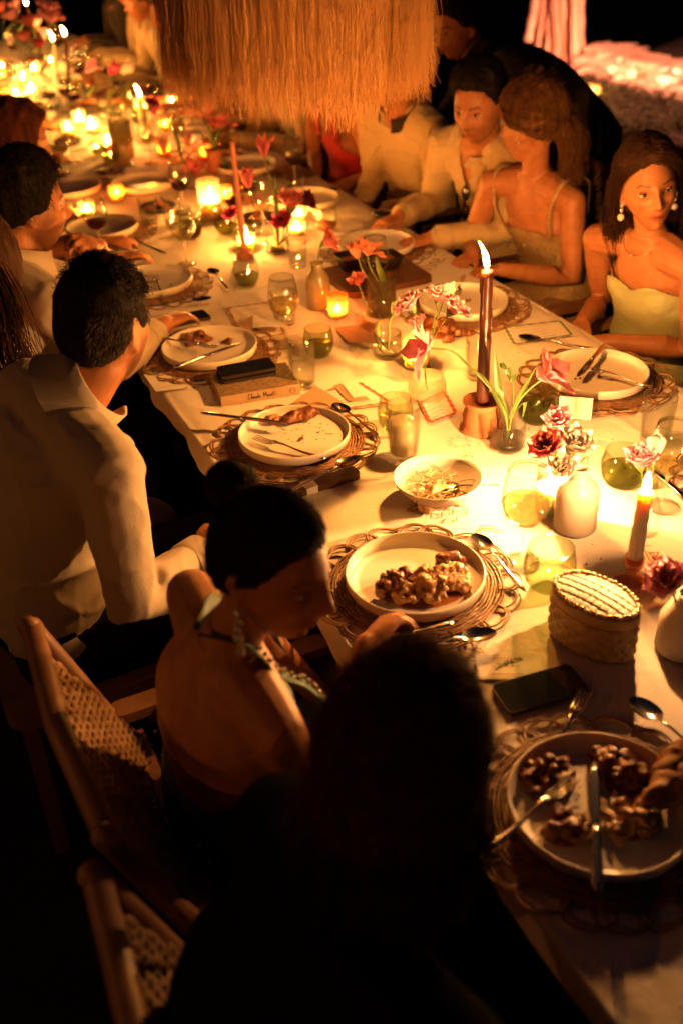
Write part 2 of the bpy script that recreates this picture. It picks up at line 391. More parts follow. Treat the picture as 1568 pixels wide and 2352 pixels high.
def eye_mat(skin=(.30, .11, .055), iris=(.05, .035, .02)):
    k = 'eye%s' % (iris,)
    if k in MATS: return MATS[k]
    m = bpy.data.materials.new('eye'); MATS[k] = m; m.use_nodes = True; nt = m.node_tree; b = nt.nodes['Principled BSDF']
    b.inputs['Roughness'].default_value = .15
    tc = nt.nodes.new('ShaderNodeTexCoord'); sp = nt.nodes.new('ShaderNodeSeparateXYZ'); nt.links.new(tc.outputs['Object'], sp.inputs[0])
    r1 = nt.nodes.new('ShaderNodeValToRGB'); r1.color_ramp.interpolation = 'CONSTANT'     # front axis: white, iris, pupil
    e = r1.color_ramp.elements; e[0].color = (.42, .34, .28, 1); e[0].position = 0; e[1].color = (*iris, 1); e[1].position = .83
    q = e.new(.96); q.color = (.004, .004, .004, 1)
    nt.links.new(sp.outputs[1], r1.inputs[0])
    r2 = nt.nodes.new('ShaderNodeValToRGB'); r2.color_ramp.interpolation = 'CONSTANT'     # height: lower lid, eye, lash line, upper lid
    e = r2.color_ramp.elements; e[0].color = (1, 1, 1, 1); e[0].position = 0; e[1].color = (0, 0, 0, 1); e[1].position = .24
    for ps, c in ((.565, .5), (.66, 1.0)): q = e.new(ps); q.color = (c, c, c, 1)
    ad = nt.nodes.new('ShaderNodeMath'); ad.operation = 'MULTIPLY_ADD'; ad.inputs[1].default_value = .5; ad.inputs[2].default_value = .5
    nt.links.new(sp.outputs[2], ad.inputs[0]); nt.links.new(ad.outputs[0], r2.inputs[0])
    gt = nt.nodes.new('ShaderNodeMath'); gt.operation = 'GREATER_THAN'; gt.inputs[1].default_value = .75; nt.links.new(r2.outputs[0], gt.inputs[0])
    g2 = nt.nodes.new('ShaderNodeMath'); g2.operation = 'GREATER_THAN'; g2.inputs[1].default_value = .25; nt.links.new(r2.outputs[0], g2.inputs[0])
    m1 = nt.nodes.new('ShaderNodeMix'); m1.data_type = 'RGBA'; nt.links.new(g2.outputs[0], m1.inputs[0]); nt.links.new(r1.outputs[0], m1.inputs[6]); m1.inputs[7].default_value = (.012, .008, .006, 1)
    m2 = nt.nodes.new('ShaderNodeMix'); m2.data_type = 'RGBA'; nt.links.new(gt.outputs[0], m2.inputs[0]); nt.links.new(m1.outputs[2], m2.inputs[6]); m2.inputs[7].default_value = (*skin, 1)
    nt.links.new(m2.outputs[2], b.inputs['Base Color']); return m
def face_tint(p, male, beard=0.0, makeup=0.0):
    x, y, z = p[:, 0], p[:, 1], p[:, 2]; ax = np.abs(x); fr = sstep(.03, .06, y); c = np.ones((len(p), 3))
    def mixin(m, col): c[:] = c*(1 - m[:, None]) + np.array(col)*m[:, None]
    lips = np.clip(g(x, .021)*1.25, 0, 1)*np.clip(g(z + .0635, .0115)*1.3 - .2, 0, 1)*fr
    mixin(.9*lips, (.62, .26, .26) if makeup else (.78, .55, .52))
    mixin(.85*np.clip(g(x, .019)*1.2, 0, 1)*g(z + .0635, .0022)*fr, (.25, .12, .10))
    zb = .0215 + .005*np.clip((ax - .02)/.02, 0, 1) - .009*np.clip((ax - .04)/.012, 0, 1)
    mixin(.95*sstep(.052, .046, ax)*sstep(.010, .016, ax)*g(z - zb, .0042 if male else .003)*fr, (.13, .09, .07))
    mixin((.5*makeup + .22)*g(ax - .031, .019)*g(z - .004, .011)*fr, (.35, .22, .18))
    mixin(.25*g(ax - .042, .018)*g(z + .028, .016)*fr, (1.0, .72, .62))
    mixin(.5*g(ax - .007, .005)*g(z + .0405, .004)*fr, (.3, .15, .12))
    if beard:
        b = sstep(-.028, -.05, z + .25*np.maximum(0, .05 - ax)*(0) ) * sstep(-.03, .01, y)
        must = g(x, .026)*g(z + .0485, .006)
        m = np.clip(np.maximum(b*(1 - np.clip(g(x, .024)*g(z + .0645, .011)*1.4, 0, 1)), must), 0, 1)
        side = sstep(.055, .066, ax)*sstep(.02, -.03, z)*sstep(-.01, .03, y)
        mixin(beard*np.maximum(m, side*.9), (.20, .16, .13))
    return c
def hair_shell(M, c, s, male, T_, line, mtl, parent, freq=55.0, amp=.5, seed=0, name='hair', extra=None, voxel=None, stretch=(1, 1, .25)):
    """a head-shaped shell that rises out of the scalp above the hairline; tufts from noise"""
    G = head_pts(96, 72, male); n, m_ = G.shape[:2]; P = G.reshape(-1, 3).copy(); P[:, 1] = np.minimum(P[:, 1], .101)
    nr = nrm_rows(P/np.array([.077, .097, .118])**2)
    h = line(P) + .005*fbm(P, 85, seed, 2); q = P.copy(); q = q*np.array(stretch)
    t = T_(P)*sstep(0, .022, h)*(1 + amp*fbm(q, freq, seed, 3)) - .007*sstep(.004, -.012, h)
    P = P + nr*t[:, None]
    if extra is not None: P = extra(P, h)
    mb = MB(); G = (P*s @ M.T + c).reshape(n, m_, 3); mb.rings([G[i] for i in range(n)][::-1])
    return part(name, mb, mtl, parent)
def nrm_rows(a): return a/np.maximum(1e-9, np.linalg.norm(a, axis=1))[:, None]
def strands(mb, roots, dirs, L, n=6, r=.0007, curl=.0, grav=.0, seed=0, sides=3, wob=.3):
    """a mass of hairs as thin tubes"""
    R = np.random.RandomState(seed); k = len(roots); P = np.zeros((k, n, 3)); P[:, 0] = roots; d = nrm_rows(dirs); L = np.broadcast_to(L, (k,))
    ax = nrm_rows(R.randn(k, 3))
    for i in range(1, n):
        d = d + wob*.3*R.randn(k, 3) + np.array([0, 0, -grav]); 
        if curl: d = d + curl*np.cross(ax, d)
        d = nrm_rows(d); P[:, i] = P[:, i - 1] + d*(L/(n - 1))[:, None]
    add_tubes(mb, P, r, sides); return P
def add_tubes(mb, P, r, sides=3, taper=.35):
    k, n = P.shape[:2]; t = np.gradient(P, axis=1); t /= np.maximum(1e-9, np.linalg.norm(t, axis=2))[..., None]
    u = np.cross(t, np.array([.31, .52, .79])); u /= np.maximum(1e-9, np.linalg.norm(u, axis=2))[..., None]; w = np.cross(t, u)
    rr_ = (np.broadcast_to(np.asarray(r, float).reshape(-1, 1), (k, n)) if np.ndim(r) else np.full((k, n), r))*np.linspace(1, taper, n)[None]
    a = np.arange(sides)*2*PI/sides
    Q = P[:, :, None] + rr_[..., None, None]*(np.cos(a)[None, None, :, None]*u[:, :, None] + np.sin(a)[None, None, :, None]*w[:, :, None])
    base = mb.n; mb.v.append(Q.reshape(-1, 3)); mb.n += k*n*sides
    I = (np.arange(k)[:, None, None]*n + np.arange(n - 1)[None, :, None])*sides + np.arange(sides)[None, None]
    J = (np.arange(k)[:, None, None]*n + np.arange(n - 1)[None, :, None])*sides + ((np.arange(sides) + 1) % sides)[None, None]
    F = np.stack([I, J, J + sides, I + sides], -1).reshape(-1, 4) + base; mb.f += list(map(tuple, F.tolist()))
def comb(root, off, M, c, s, male, line, T_, m, n=2500, L=.07, flow=None, seed=0, r=.0006, lift=.0015, wob=.25, name='combed_hair', sel=None):
    """strands laid along the scalp, following a flow over the head"""
    R = np.random.RandomState(seed); G = head_pts(96, 72, male).reshape(-1, 3); h = line(G); ok = h > .003
    if sel is not None: ok &= sel(G)
    G, h = G[ok], h[ok]; i = R.randint(0, len(G), n); P0, h0 = G[i] + R.randn(n, 3)*np.array([.002, .002, .003]), h[i]; ell = np.array([.077, .097, .118]); k = 9
    nr = nrm_rows(P0/ell**2); t0 = T_(P0)*sstep(0, .022, h0); p = P0 + nr*(t0 + lift)[:, None]; rho = np.linalg.norm(p/ell, axis=1); Q = np.zeros((n, k, 3)); Q[:, 0] = p; Ls = L*R.uniform(.5, 1.2, n); J = R.randn(n, 3)*wob
    for j in range(1, k):
        d = (flow(p) if flow else np.array([0, -1.0, .1])) + J + R.randn(n, 3)*wob*.4; nr = nrm_rows(p/ell**2); d = nrm_rows(d - nr*(d*nr).sum(1)[:, None]); p = p + d*(Ls/(k - 1))[:, None]; rr_ = np.linalg.norm(p/ell, axis=1); p = p*((rho*(1 + .012*np.sin(j*.7)*R.rand(n)))/rr_)[:, None]; Q[:, j] = p
    mb = MB(); add_tubes(mb, (Q*s) @ M.T + c - off, r*R.uniform(.7, 1.3, n), 3, .3); return part(name, mb, m, root, kind='stuff')
def scalp(k, M, c, s, male, line, seed=0, lift=.004):
    """random hair roots with their outward normals"""
    R = np.random.RandomState(seed); G = head_pts(96, 72, male).reshape(-1, 3); h = line(G); ok = G[(h > .004)]
    P = ok[R.randint(0, len(ok), k)] + R.randn(k, 3)*.0012; nr = nrm_rows(P/np.array([.077, .097, .118])**2)
    return (P + nr*lift)*s @ M.T + c, nr @ M.T, P
def line_short(P, front=.066, nape=-.062, side=-.004):
    return P[:, 2] - np.interp(P[:, 1], [-.11, -.07, -.015, .005, .035, .055, .075, .105], [nape, nape + .01, -.022, side, side + .006, front - .018, front - .004, front])
def person(label, B, hc, hf, hs=1.0, hup=(0, 0, 1), skin=None, voxel=.006, hands=None, beard=0.0, makeup=0.0, iris=(.05, .035, .02), legs=True, group=None, feet=False, eyes=True):
    root = thing('person', label, 'person', (B.pel[0], B.pel[1], B.floor), group=group); off = V(*root.location)
    M = head_frame(hf, hup); hc = np.asarray(hc, float); mb = MB(); B.torso(mb); B.arms(mb)
    if legs: B.legs(mb, feet=feet)
    rn = .056 if B.male else .043
    mb.tube([B.spine(.97), B.neck + (hc + M @ V(0, -.022, -.085)*hs - B.neck)*.5, hc + M @ V(0, -.020, -.055)*hs], [rn*1.12*B.k, rn*B.k, rn*B.k], 16, round_=True)
    if B.male: mb.ell(hc + M @ V(0, .028, -.118)*hs, (.008, .008, .01), 8, 6)
    head_prims(mb, M, hc, hs, B.male)
    for sd, hd in (hands or {}).items():
        hand_prims(mb, getattr(B, 'wr' + sd), hd['d'], hd['n'], 1 if sd == 'R' else -1, hd.get('curl', .5), hd.get('s', 1.0)*(1.0 if B.male else .90), hd.get('thumb', .6))
    me = remesh(mb, voxel, 2, skin or SKIN, 'body'); v = getv(me)
    loc = ((v - hc) @ M)/hs; near = (np.abs(loc) < .14).all(1)
    c = np.ones((len(v), 3)); c[near] = face_tint(loc[near], B.male, beard, makeup); tint(me, c)
    setv(me, v - off); link('body', me, root)
    if eyes:
        for sd in (-1, 1):
            e = link('eye', CACHE.setdefault('eyeball', MB().ell((0, 0, 0), (1, 1, 1), 16, 12).mesh('eye', None)).copy() if iris else None, root)
            e.data.materials.append(eye_mat(iris=iris))
            e.matrix_local = Matrix.Translation(Vector(hc + M @ (V(.031*sd, .0722, .001)*hs) - off)) @ Matrix(M.tolist()).to_4x4() @ Matrix.Scale(.0128*hs, 4)
    root['_'] = 0; del root['_']
    return root, M, hc, off
def garment(name, mb, m, root, off, voxel=.008, smooth=3, wr=None, keep=None, kind=None):
    me = remesh(mb, voxel, smooth, m, name)
    for w in (wr or []): wrinkle(me, **w)
    if keep is not None: me = crop(me, keep)
    v = getv(me); setv(me, v - off); return link(name, me, root, kind=kind)
def collar(B, hc, M, m, root, off, r=.066, h=.042, open_=.9, flare=.012, lift=.022, fall=0.0):
    """folded shirt collar: stand and fall with the gap at the front"""
    ax = nrm(hc + M @ V(0, -.03, -.10) - B.neck); f = nrm(B.dep - ax*(B.dep @ ax)); l = np.cross(f, ax); mb = MB(); G = []
    a = np.linspace(open_*.35, 2*PI - open_*.35, 40)          # 0 = front
    for rr_, zz in ((r - .004, -.012), (r - .003, h*.6), (r - .001, h), (r + .004, h + .002), (r + .010, h*.55), (r + .016 + flare*.3 + fall*.5, -.004 - fall*.6), (r + .018 + flare*.3 + fall*.8, -.008 - fall)):
        fr = np.cos(a); rad = rr_*(1 + .05*np.cos(2*a)) + flare*np.clip(fr, 0, 1); z = zz + lift - .018*np.clip(fr, 0, 1)**2 + .010*np.clip(-fr, 0, 1)
        if rr_ > r + .005: z = z - .022*np.clip(fr - .3, 0, 1)
        G.append(B.neck + rad[:, None]*(np.cos(a)[:, None]*f + np.sin(a)[:, None]*l) + z[:, None]*ax - off)
    mb.grid(np.array(G)); return part('collar', mb, m, root)
# ================================================================== materials of the table
CLOTH = mat('cloth', (.78, .725, .62), rough=.9, var=.10, vscale=7, bump=.5, bscale=38)
CERAMIC = mat('ceramic', (.74, .68, .58), rough=.32, var=.05, vscale=14, bump=.05, bscale=40)
STEEL = mat('cutlery_steel', (.62, .58, .52), rough=.16, metal=1.0)
RATTAN = mat('rattan', (.30, .155, .065), rough=.55, var=.45, vscale=60, bump=.2, bscale=150)
PAPER = mat('paper', (.78, .74, .66), rough=.8, var=.04, vscale=30)
KRAFT = mat('kraft', (.46, .30, .17), rough=.8, var=.1, vscale=30)
INK = mat('ink', (.03, .022, .02), rough=.7)
MARK_RED = mat('marker_red', (.55, .10, .05), rough=.8); MARK_BROWN = mat('marker_brown', (.36, .17, .07), rough=.8); MARK_GREEN = mat('marker_green', (.17, .22, .08), rough=.8)
PHONE = mat('phone_black', (.012, .012, .014), rough=.12, var=.3, vscale=40, coat=.3); PHONE_EDGE = mat('phone_edge', (.10, .085, .07), rough=.3, metal=.8)
TERRA = mat('terracotta', (.42, .145, .062), rough=.72, var=.12, vscale=24, bump=.25, bscale=60, stretch=(1, 1, 5))
WAX_DARK = mat('wax_brown', (.085, .026, .014), rough=.30, var=.3, vscale=30, bump=.25, bscale=50)
WAX_WHITE = mat('wax_white', (.88, .78, .60), rough=.42, bump=.1, bscale=40, sub=1.0)
WAX_CORAL = mat('wax_coral', (.62, .24, .13), rough=.42, bump=.1, bscale=40)
WICK = mat('wick', (.02, .015, .01), rough=.9)
FLAME_M = emis('candle_flame', FLAME, 730.0*LIGHT)
FLAME_S = emis('candle_flame_small', FLAME, 380.0*LIGHT); FLAME_W = emis('candle_flame_weak', (1.0, .42, .13), 480.0*LIGHT); FLAME_B = emis('candle_flame_bright', (1.0, .42, .125), 860.0*LIGHT); FLAME_FILL = emis('added_fill_flame', (1.0, .30, .045), 160.0*LIGHT); FLAME_F = emis('candle_flame_far', FLAME, 240.0*LIGHT)  # the lantern flame belongs to unseen fill lanterns added behind the near guests
GL = glass('glass_clear'); GLG = glass('glass_green', (.86, .89, .74)); GLS = glass('glass_stem', (.88, .88, .84), milk=.20, refl=1.25); GLW = glass('glass_water', (.95, .97, .93), refl=.7)
WINE = glass('wine', (.94, .86, .62), milk=.05, milkcol=(.9, .75, .4), refl=.7); REDW = glass('red_wine', (.35, .04, .02), refl=.7)
FROST = glass('frosted_glass', (.62, .60, .45), milk=.55, milkcol=(.60, .54, .36), rough=.2)
AMBER = glass('amber_glass', (.85, .48, .22), milk=.45, milkcol=(.72, .36, .14), rough=.1); VOT = glass('votive_glass', (.95, .90, .80), milk=.12, milkcol=(.9, .75, .5), rough=.06)
LEMON = mat('lemonade', (.80, .72, .46), rough=.25, var=.08, vscale=60, trans=.5)
GREENW = glass('green_drink', (.58, .62, .36), milk=.16, milkcol=(.42, .40, .16), refl=.7)
STEM = mat('stem', (.13, .19, .045), rough=.5, var=.25, vscale=30, trans=.15); LEAF = mat('leaf', (.10, .17, .035), rough=.42, var=.35, vscale=40, stretch=(1, 1, .2), trans=.25)
def petal_mat(n, c, c2): return mat(n, c, rough=.6, col2=c2, vscale=45, stretch=(1, 1, .35), trans=.5)
PINK = petal_mat('petal_pink', (.86, .42, .52), (.76, .22, .32)); CORAL = petal_mat('petal_coral', (.86, .34, .34), (.70, .16, .14))
ROSEP = petal_mat('petal_rose', (.86, .50, .62), (.78, .30, .44)); HOT = petal_mat('petal_magenta', (.74, .10, .24), (.52, .03, .10)); CREAM = petal_mat('petal_cream', (.90, .85, .76), (.88, .74, .64))
BLUSH = petal_mat('petal_blush', (.86, .62, .64), (.80, .42, .46)); BURG = petal_mat('petal_burgundy', (.22, .02, .03), (.10, .01, .015)); ORNG = petal_mat('petal_orange', (.85, .40, .26), (.66, .18, .10))
WOOD_D = mat('board_wood', (.13, .052, .022), rough=.45, col2=(.07, .026, .012), vscale=9, stretch=(1, 8, 1), bump=.15)
BOWL_B = mat('black_bowl', (.022, .018, .016), rough=.35, bump=.2)
MEAT = mat('meat', (.22, .075, .028), rough=.35, col2=(.09, .028, .012), vscale=70, bump=.6, bscale=120); POTATO = mat('potato', (.60, .40, .18), rough=.38, col2=(.26, .11, .035), vscale=85, bump=.5, bscale=120)
RICE = mat('noodle', (.62, .43, .20), rough=.45, col2=(.40, .22, .08), vscale=50, bump=.4); SAUCE = mat('sauce', (.30, .10, .03), rough=.3)

# ================================================================== builders
def plate_mb():
    return MB().lathe([(.0, .006), (.06, .006), (.105, .0065), (.122, .0085), (.1275, .014), (.1295, .024), (.1305, .0275), (.1325, .029), (.1345, .0275), (.1350, .022), (.1335, .010), (.128, .003), (.115, .0), (0.0, .0)], 72)
def plate(P, label, mt=None, z=.006):
    r = thing('plate', label, 'plate', (P[0], P[1], T + z), group='dinner plates along the table')
    part('dish', plate_mb, mt or CERAMIC, r, key='plate'); return r
def placemat(P, label, detail=True, rz=0.0):
    r = thing('placemat', label, 'placemat', (P[0], P[1], T + .001), rz, group='rattan placemats under the plates')
    def weave():
        mb = MB(); a = np.linspace(0, 2*PI, 84, endpoint=False)
        for i in range(13):
            rad = .088 + i*.0066; rq = np.random.RandomState(i); w = .0012*np.sin(a*3 + rq.rand()*6) + .0008*np.sin(a*11 + i)
            mb.tube(np.stack([(rad + w)*np.cos(a), (rad + w)*np.sin(a), .0028 + .0010*np.sin(a*26 + i*PI) ], -1), .0026, 5, loop=True)
        for i in range(26):
            t = i*2*PI/26; mb.tube([(math.cos(t)*q, math.sin(t)*q, .0015) for q in (.09, .13, .17)], .0022, 4)
        return mb
    part('woven_centre', weave, RATTAN, r, kind='stuff', key='weave')
    def loop_(dr, dw, ph):
        def f():
            t = np.linspace(-1, 1, 15); ang = t*.235*dw; rad = .158 + (.046 + dr)*np.sqrt(np.clip(1 - np.abs(t)**2.2, 0, 1))
            return MB().tube(np.stack([rad*np.cos(ang), rad*np.sin(ang), .0030 + .003*np.sin(t*3 + ph)], -1), .0021, 5)
        return f
    nL = 20
    if detail:
        R = np.random.RandomState(int(P[1]*100) % 1000)
        for i in range(nL):
            a0 = i*2*PI/nL + R.uniform(-.06, .06)
            part('loop', loop_(0, 1.0, i % 3), RATTAN, r, rot=(0, 0, a0), key='loop%d' % (i % 3))
            part('loop', loop_(-.007, .90, 1 + i % 3), RATTAN, r, loc=(0, 0, .0012), rot=(0, 0, a0 + R.uniform(-.03, .05)), key='loopb%d' % (i % 3))
    else:
        def many():
            mb = MB()
            for i in range(nL):
                q = loop_(0, 1.0, i)(); c, s_ = math.cos(i*2*PI/nL), math.sin(i*2*PI/nL); q.xf(np.array([[c, -s_, 0], [s_, c, 0], [0, 0, 1]])); mb.add(np.concatenate(q.v), q.f)
            return mb
        part('loop_edge', many, RATTAN, r, kind='stuff', key='loops')
    return r
def strip(P, W, H, ref=V(0, 0, 1)):
    """flat bar of changing width W and thickness H along P, rounded section"""
    P = np.asarray(P, float); t = np.gradient(P, axis=0); R = []; a = np.linspace(0, 2*PI, 8, endpoint=False)
    for p, q, w, h in zip(P, t, W, H):
        q = nrm(q); x = nrm(np.cross(q, ref)); u = np.cross(x, q); R.append(p + w/2*np.cos(a)[:, None]*x + h/2*np.sin(a)[:, None]*u)
    return R
def cut(name, label, loc, rz, rot=None, group='cutlery on the table'):
    loc = V(*loc); r = thing(name, label, name, loc, rz, group=group, rot=rot)
    if name == 'fork':                      # lies along +x, tines at +x, 0.2 m
        x = np.linspace(-.105, .04, 12); z = .003 + .008*g(x - .02, .04) - .0
        part('handle', lambda: MB().rings(strip(np.c_[x, 0*x, z], np.interp(x, [-.105, -.095, -.06, 0, .03, .04], [.006, .015, .010, .0055, .012, .020]), np.interp(x, [-.105, 0, .04], [.003, .004, .0025]))), STEEL, r, key='fork_handle')
        for i in range(4):
            yy = (i - 1.5)*.0062; x2 = np.linspace(.038, .095, 7); z2 = np.interp(x2, [.038, .06, .095], [.0085, .0055, .010])
            part('tine', MB().rings(strip(np.c_[x2, 0*x2 + yy, z2], np.linspace(.0044, .0022, 7), np.full(7, .0022))), STEEL, r, key='tine%d' % i)
    elif name == 'knife':
        x = np.linspace(-.11, .0, 10); part('handle', lambda: MB().rings(strip(np.c_[x, 0*x, 0*x + .004], np.interp(x, [-.11, -.1, -.03, 0], [.010, .018, .014, .013]), np.full(10, .006))), STEEL, r, key='knife_handle')
        x2 = np.linspace(-.002, .115, 12); part('blade', lambda: MB().rings(strip(np.c_[x2, .001 + .002*np.sin(x2*20), 0*x2 + .004], np.interp(x2, [0, .02, .09, .108, .115], [.012, .019, .019, .010, .002]), np.full(12, .0018))), STEEL, r, key='knife_blade')
    else:
        x = np.linspace(-.105, .035, 12); z = .003 + .008*g(x - .015, .045)
        part('handle', lambda: MB().rings(strip(np.c_[x, 0*x, z], np.interp(x, [-.105, -.09, -.05, 0, .035], [.006, .014, .009, .0055, .007]), np.full(12, .0035))), STEEL, r, key='spoon_handle')
        def bowl():
            G = []
            for u in np.linspace(.02, 1, 6):
                a = np.linspace(0, 2*PI, 25); G.append(np.stack([.064 + u*.032*np.cos(a)*(1 + .10*np.cos(a)), u*.0205*np.sin(a), .002 + .0075*u*u + .0*a], -1))
            return MB().grid(np.array(G))
        part('bowl', bowl, STEEL, r, key='spoon_bowl')
    return r
def flame(parent, loc, h=.034, m=None, lean=0.0, w=.0068):
    m = m or FLAME_M
    q_ = math.sin(len(bpy.data.objects)*12.9898)*43758.5; q_ -= math.floor(q_); lean += (q_ - .5)*.35; h *= .85 + .3*((q_*7.3) % 1); z = np.array([0, .12, .3, .5, .72, .9, 1.0]); rr_ = np.array([.25, .8, 1.0, .82, .45, .16, .02])*w
    P = np.c_[lean*h*z**2, 0*z, z*h]
    return part('flame', MB().tube(P, rr_, 8), m, parent, loc)
def taper_candle(base, tip, label, m, r=.0125, lit=True, drips=True, fl=.042, lean=-.25, coneto=.85, fm=None):
    base, tip = np.asarray(base, float), np.asarray(tip, float); t = thing('taper_candle', label, 'candle', base)
    d = tip - base; n = 22; u = np.linspace(0, 1, n); R = np.random.RandomState(int(abs(base[0])*977) % 4000)
    rad = r*(1 - (1 - coneto)*u)*(1 + .04*np.sin(u*31)*(u > .4)); mb = MB().tube(d*u[:, None], rad, 18)
    part('wax', mb, m, t)
    if drips:
        for k in range(5):
            a = R.uniform(0, 6.28); u0 = R.uniform(.62, .96); L = R.uniform(.10, .32); uu = np.linspace(u0, max(.05, u0 - L), 8)
            P = d*uu[:, None] + r*.95*np.array([math.cos(a), math.sin(a), 0])
            part('wax_drip', MB().tube(P, np.array([.001, .0017, .0019, .0016, .0018, .0020, .0025, .0012])*1.1, 7, round_=True), m, t)
    part('wick', MB().tube([d*.995, d + V(lean*.004, 0, .006), d + V(lean*.010, 0, .011)], .0010, 5), WICK, t)
    if lit: flame(t, d + V(lean*.004, 0, .005), fl, fm, lean=lean)
    return t
def votive(P, label, r=.036, h=.075, gl=None, wax=.028, fl=.022, lit=True, m=None):
    t = thing('votive_candle', label, 'votive candle', P, group='votive candles in glass cups')
    part('cup', MB().lathe([(0, .0015), (r*.86, .0015), (r*.93, .006), (r, h), (r - .0025, h), (r*.93 - .0025, .008), (0, .006)], 28), gl or VOT, t)
    part('wax', MB().lathe([(0, .007), (r*.88, .007), (r*.90, wax), (r*.8, wax - .002), (0, wax - .003)], 24), WAX_WHITE, t)
    if lit: part('wick', MB().tube([(0, 0, wax - .003), (0.001, 0, wax + .006)], .0009, 5), WICK, t); flame(t, (0, 0, wax + .001), fl, FLAME_S if m is None else m, w=.0062)
    return t
def tumbler(P, label, r=.047, h=.088, gl=None, fill=.4, liq=None, wide=1.0, n=36, kind='tumbler'):
    t = thing(kind, label, 'glass', P, group='stemless tumblers'); gl = gl or GL
    o = [(0, .001), (r*.55, .001), (r*.74, .006), (r*.93, .022), (r, .042), (r*.985, .06), (r*.90, h*.9), (r*.87, h)]
    part('wall', MB().lathe(o + [(r*.87 - .0016, h)] + [(max(0, a - .0018), max(.006, b)) for a, b in o[::-1]], n), gl, t)
    if fill: 
        q = [(0, .0075)] + [(max(0, a - .003), max(.008, b)) for a, b in o[1:] if b < h*fill] ; zf = h*fill; rf = np.interp(zf, [b for a, b in o], [a for a, b in o]) - .003
        part('drink', MB().lathe(q + [(rf, zf), (0, zf)], n), liq or GLW, t)
    return t
def tall_glass(P, label, r=.034, h=.135, fill=.5, liq=None, gl=None, flutes=0, rb=None):
    t = thing('tall_glass', label, 'glass', P, group='tall drinking glasses'); rb = rb or r*.86; gl = gl or GL; a = np.linspace(0, 2*PI, 48, endpoint=False)
    def ring(rad, z, am=1.0): q = rad*(1 + (.018*am*np.cos(a*flutes) if flutes else 0*a)); return np.stack([q*np.cos(a), q*np.sin(a), 0*a + z], -1)
    zz = [(0.001, 0.001, 0), (rb*.97, .001, 0), (rb, .004, 0), (rb + (r - rb)*.1, .02, 1), (rb + (r - rb)*.6, h*.6, 1), (r*.985, h*.8, 0), (r, h, 0), (r - .0018, h, 0), (rb - .003, .013, 0), (.001, .012, 0)]
    part('wall', MB().rings([ring(*q) for q in zz], False, False), gl, t)
    if fill: f = h*fill; part('drink', MB().lathe([(0, .0135), (rb - .0035, .0135), (rb + (r - rb)*fill - .003, f), (0, f)], 32), liq or GLW, t)
    return t
def wine_glass(P, label, h=.205, r=.042, fill=.35, liq=None, lean=None):
    t = thing('wine_glass', label, 'wine glass', P, group='stemmed wine glasses'); s = h*.42
    part('foot', MB().lathe([(0, .001), (.034, .001), (.035, .003), (.02, .0055), (.006, .010), (.0045, .02)], 32, cap0=False), GLS, t)
    part('stem', MB().lathe([(.0045, .018), (.0035, .04), (.0035, s*.9), (.007, s)], 14), GLS, t)
    B = h - s; o = [(.004, s), (r*.55, s + B*.07), (r*.86, s + B*.22), (r, s + B*.42), (r*.97, s + B*.6), (r*.86, s + B*.85), (r*.78, h)]
    part('bowl', MB().lathe(o + [(r*.78 - .0012, h)] + [(max(0.001, a - .0014), b + .001) for a, b in o[::-1]], 40), GL, t)
    if fill:
        zf = s + B*fill; rf = np.interp(zf, [b for a, b in o], [a for a, b in o]) - .002
        part('wine', MB().lathe([(0, s + .004)] + [(max(.001, a - .002), b + .002) for a, b in o if b < zf - .004] + [(rf, zf), (0, zf)], 36), liq or WINE, t)
    return t
def phone(C4, label, name='phone', th=.0085, z=T + .0015):
    """C4: pixel corners, unprojected onto the table, squared up to a real handset"""
    q = [at(x, y, z)[:2] for x, y in C4]; c = sum(q)/4; d = nrm((q[1] - q[0]) + (q[2] - q[3])); return phone_at((c[0], c[1], z), math.atan2(d[1], d[0]), label, th)
def phone_at(P, rz, label, th=.0085):
    t = thing('phone', label, 'phone', P, rz, group='smartphones on the table')
    part('case', lambda: MB().slab(rr(.150, .074, .011), 0, .0082), PHONE_EDGE, t, smooth=False, key='phone_case')
    part('screen', lambda: MB().slab(rr(.147, .071, .010), .0083, .0088), PHONE, t, smooth=False, key='phone_screen')
    part('camera_bump', lambda: MB().slab(rr(.03, .03, .006), 0.0, .0089).xf(loc=(-.0560, .019, 0.0001)), PHONE, t, smooth=False, key='phone_cam')
    return t
def blobs(name, label, cat, P, lumps, m, voxel=.0035, seed=0, amp=.004, f=70, group=None):
    t = thing(name, label, cat, P, group=group); mb = MB()
    if len(lumps) > 9: part('sauce', lambda: MB().lathe([(0, .0012), (.6, .0010), (.85, .0008), (1.0, -.0003)], 20), SAUCE, t, scale=(1.15*max(abs(q[0]) for q in lumps), 1.15*max(abs(q[1]) for q in lumps), 1), key='sauce')
    for (x, y, z, a, b, c) in lumps: mb.ell((x, y, z), (a, b, c), 10, 8)
    me = remesh(mb, voxel, 1, m, 'lump'); v = getv(me); n = getn(me); setv(me, v + n*(amp*fbm(v + P, f, seed, 3))[:, None]); link('lump', me, t); return t
def rlumps(n, ex, ey, h, s, seed):
    R = np.random.RandomState(seed); o = []
    for _ in range(n):
        a = R.uniform(0, 6.28); q = math.sqrt(R.uniform()); k = s*R.uniform(.7, 1.35); o.append((ex*q*math.cos(a), ey*q*math.sin(a), h*(1 - q*q)*R.uniform(.4, 1) + k*.4, k*R.uniform(.8, 1.3), k*R.uniform(.8, 1.3), k*R.uniform(.6, .9)))
    return o
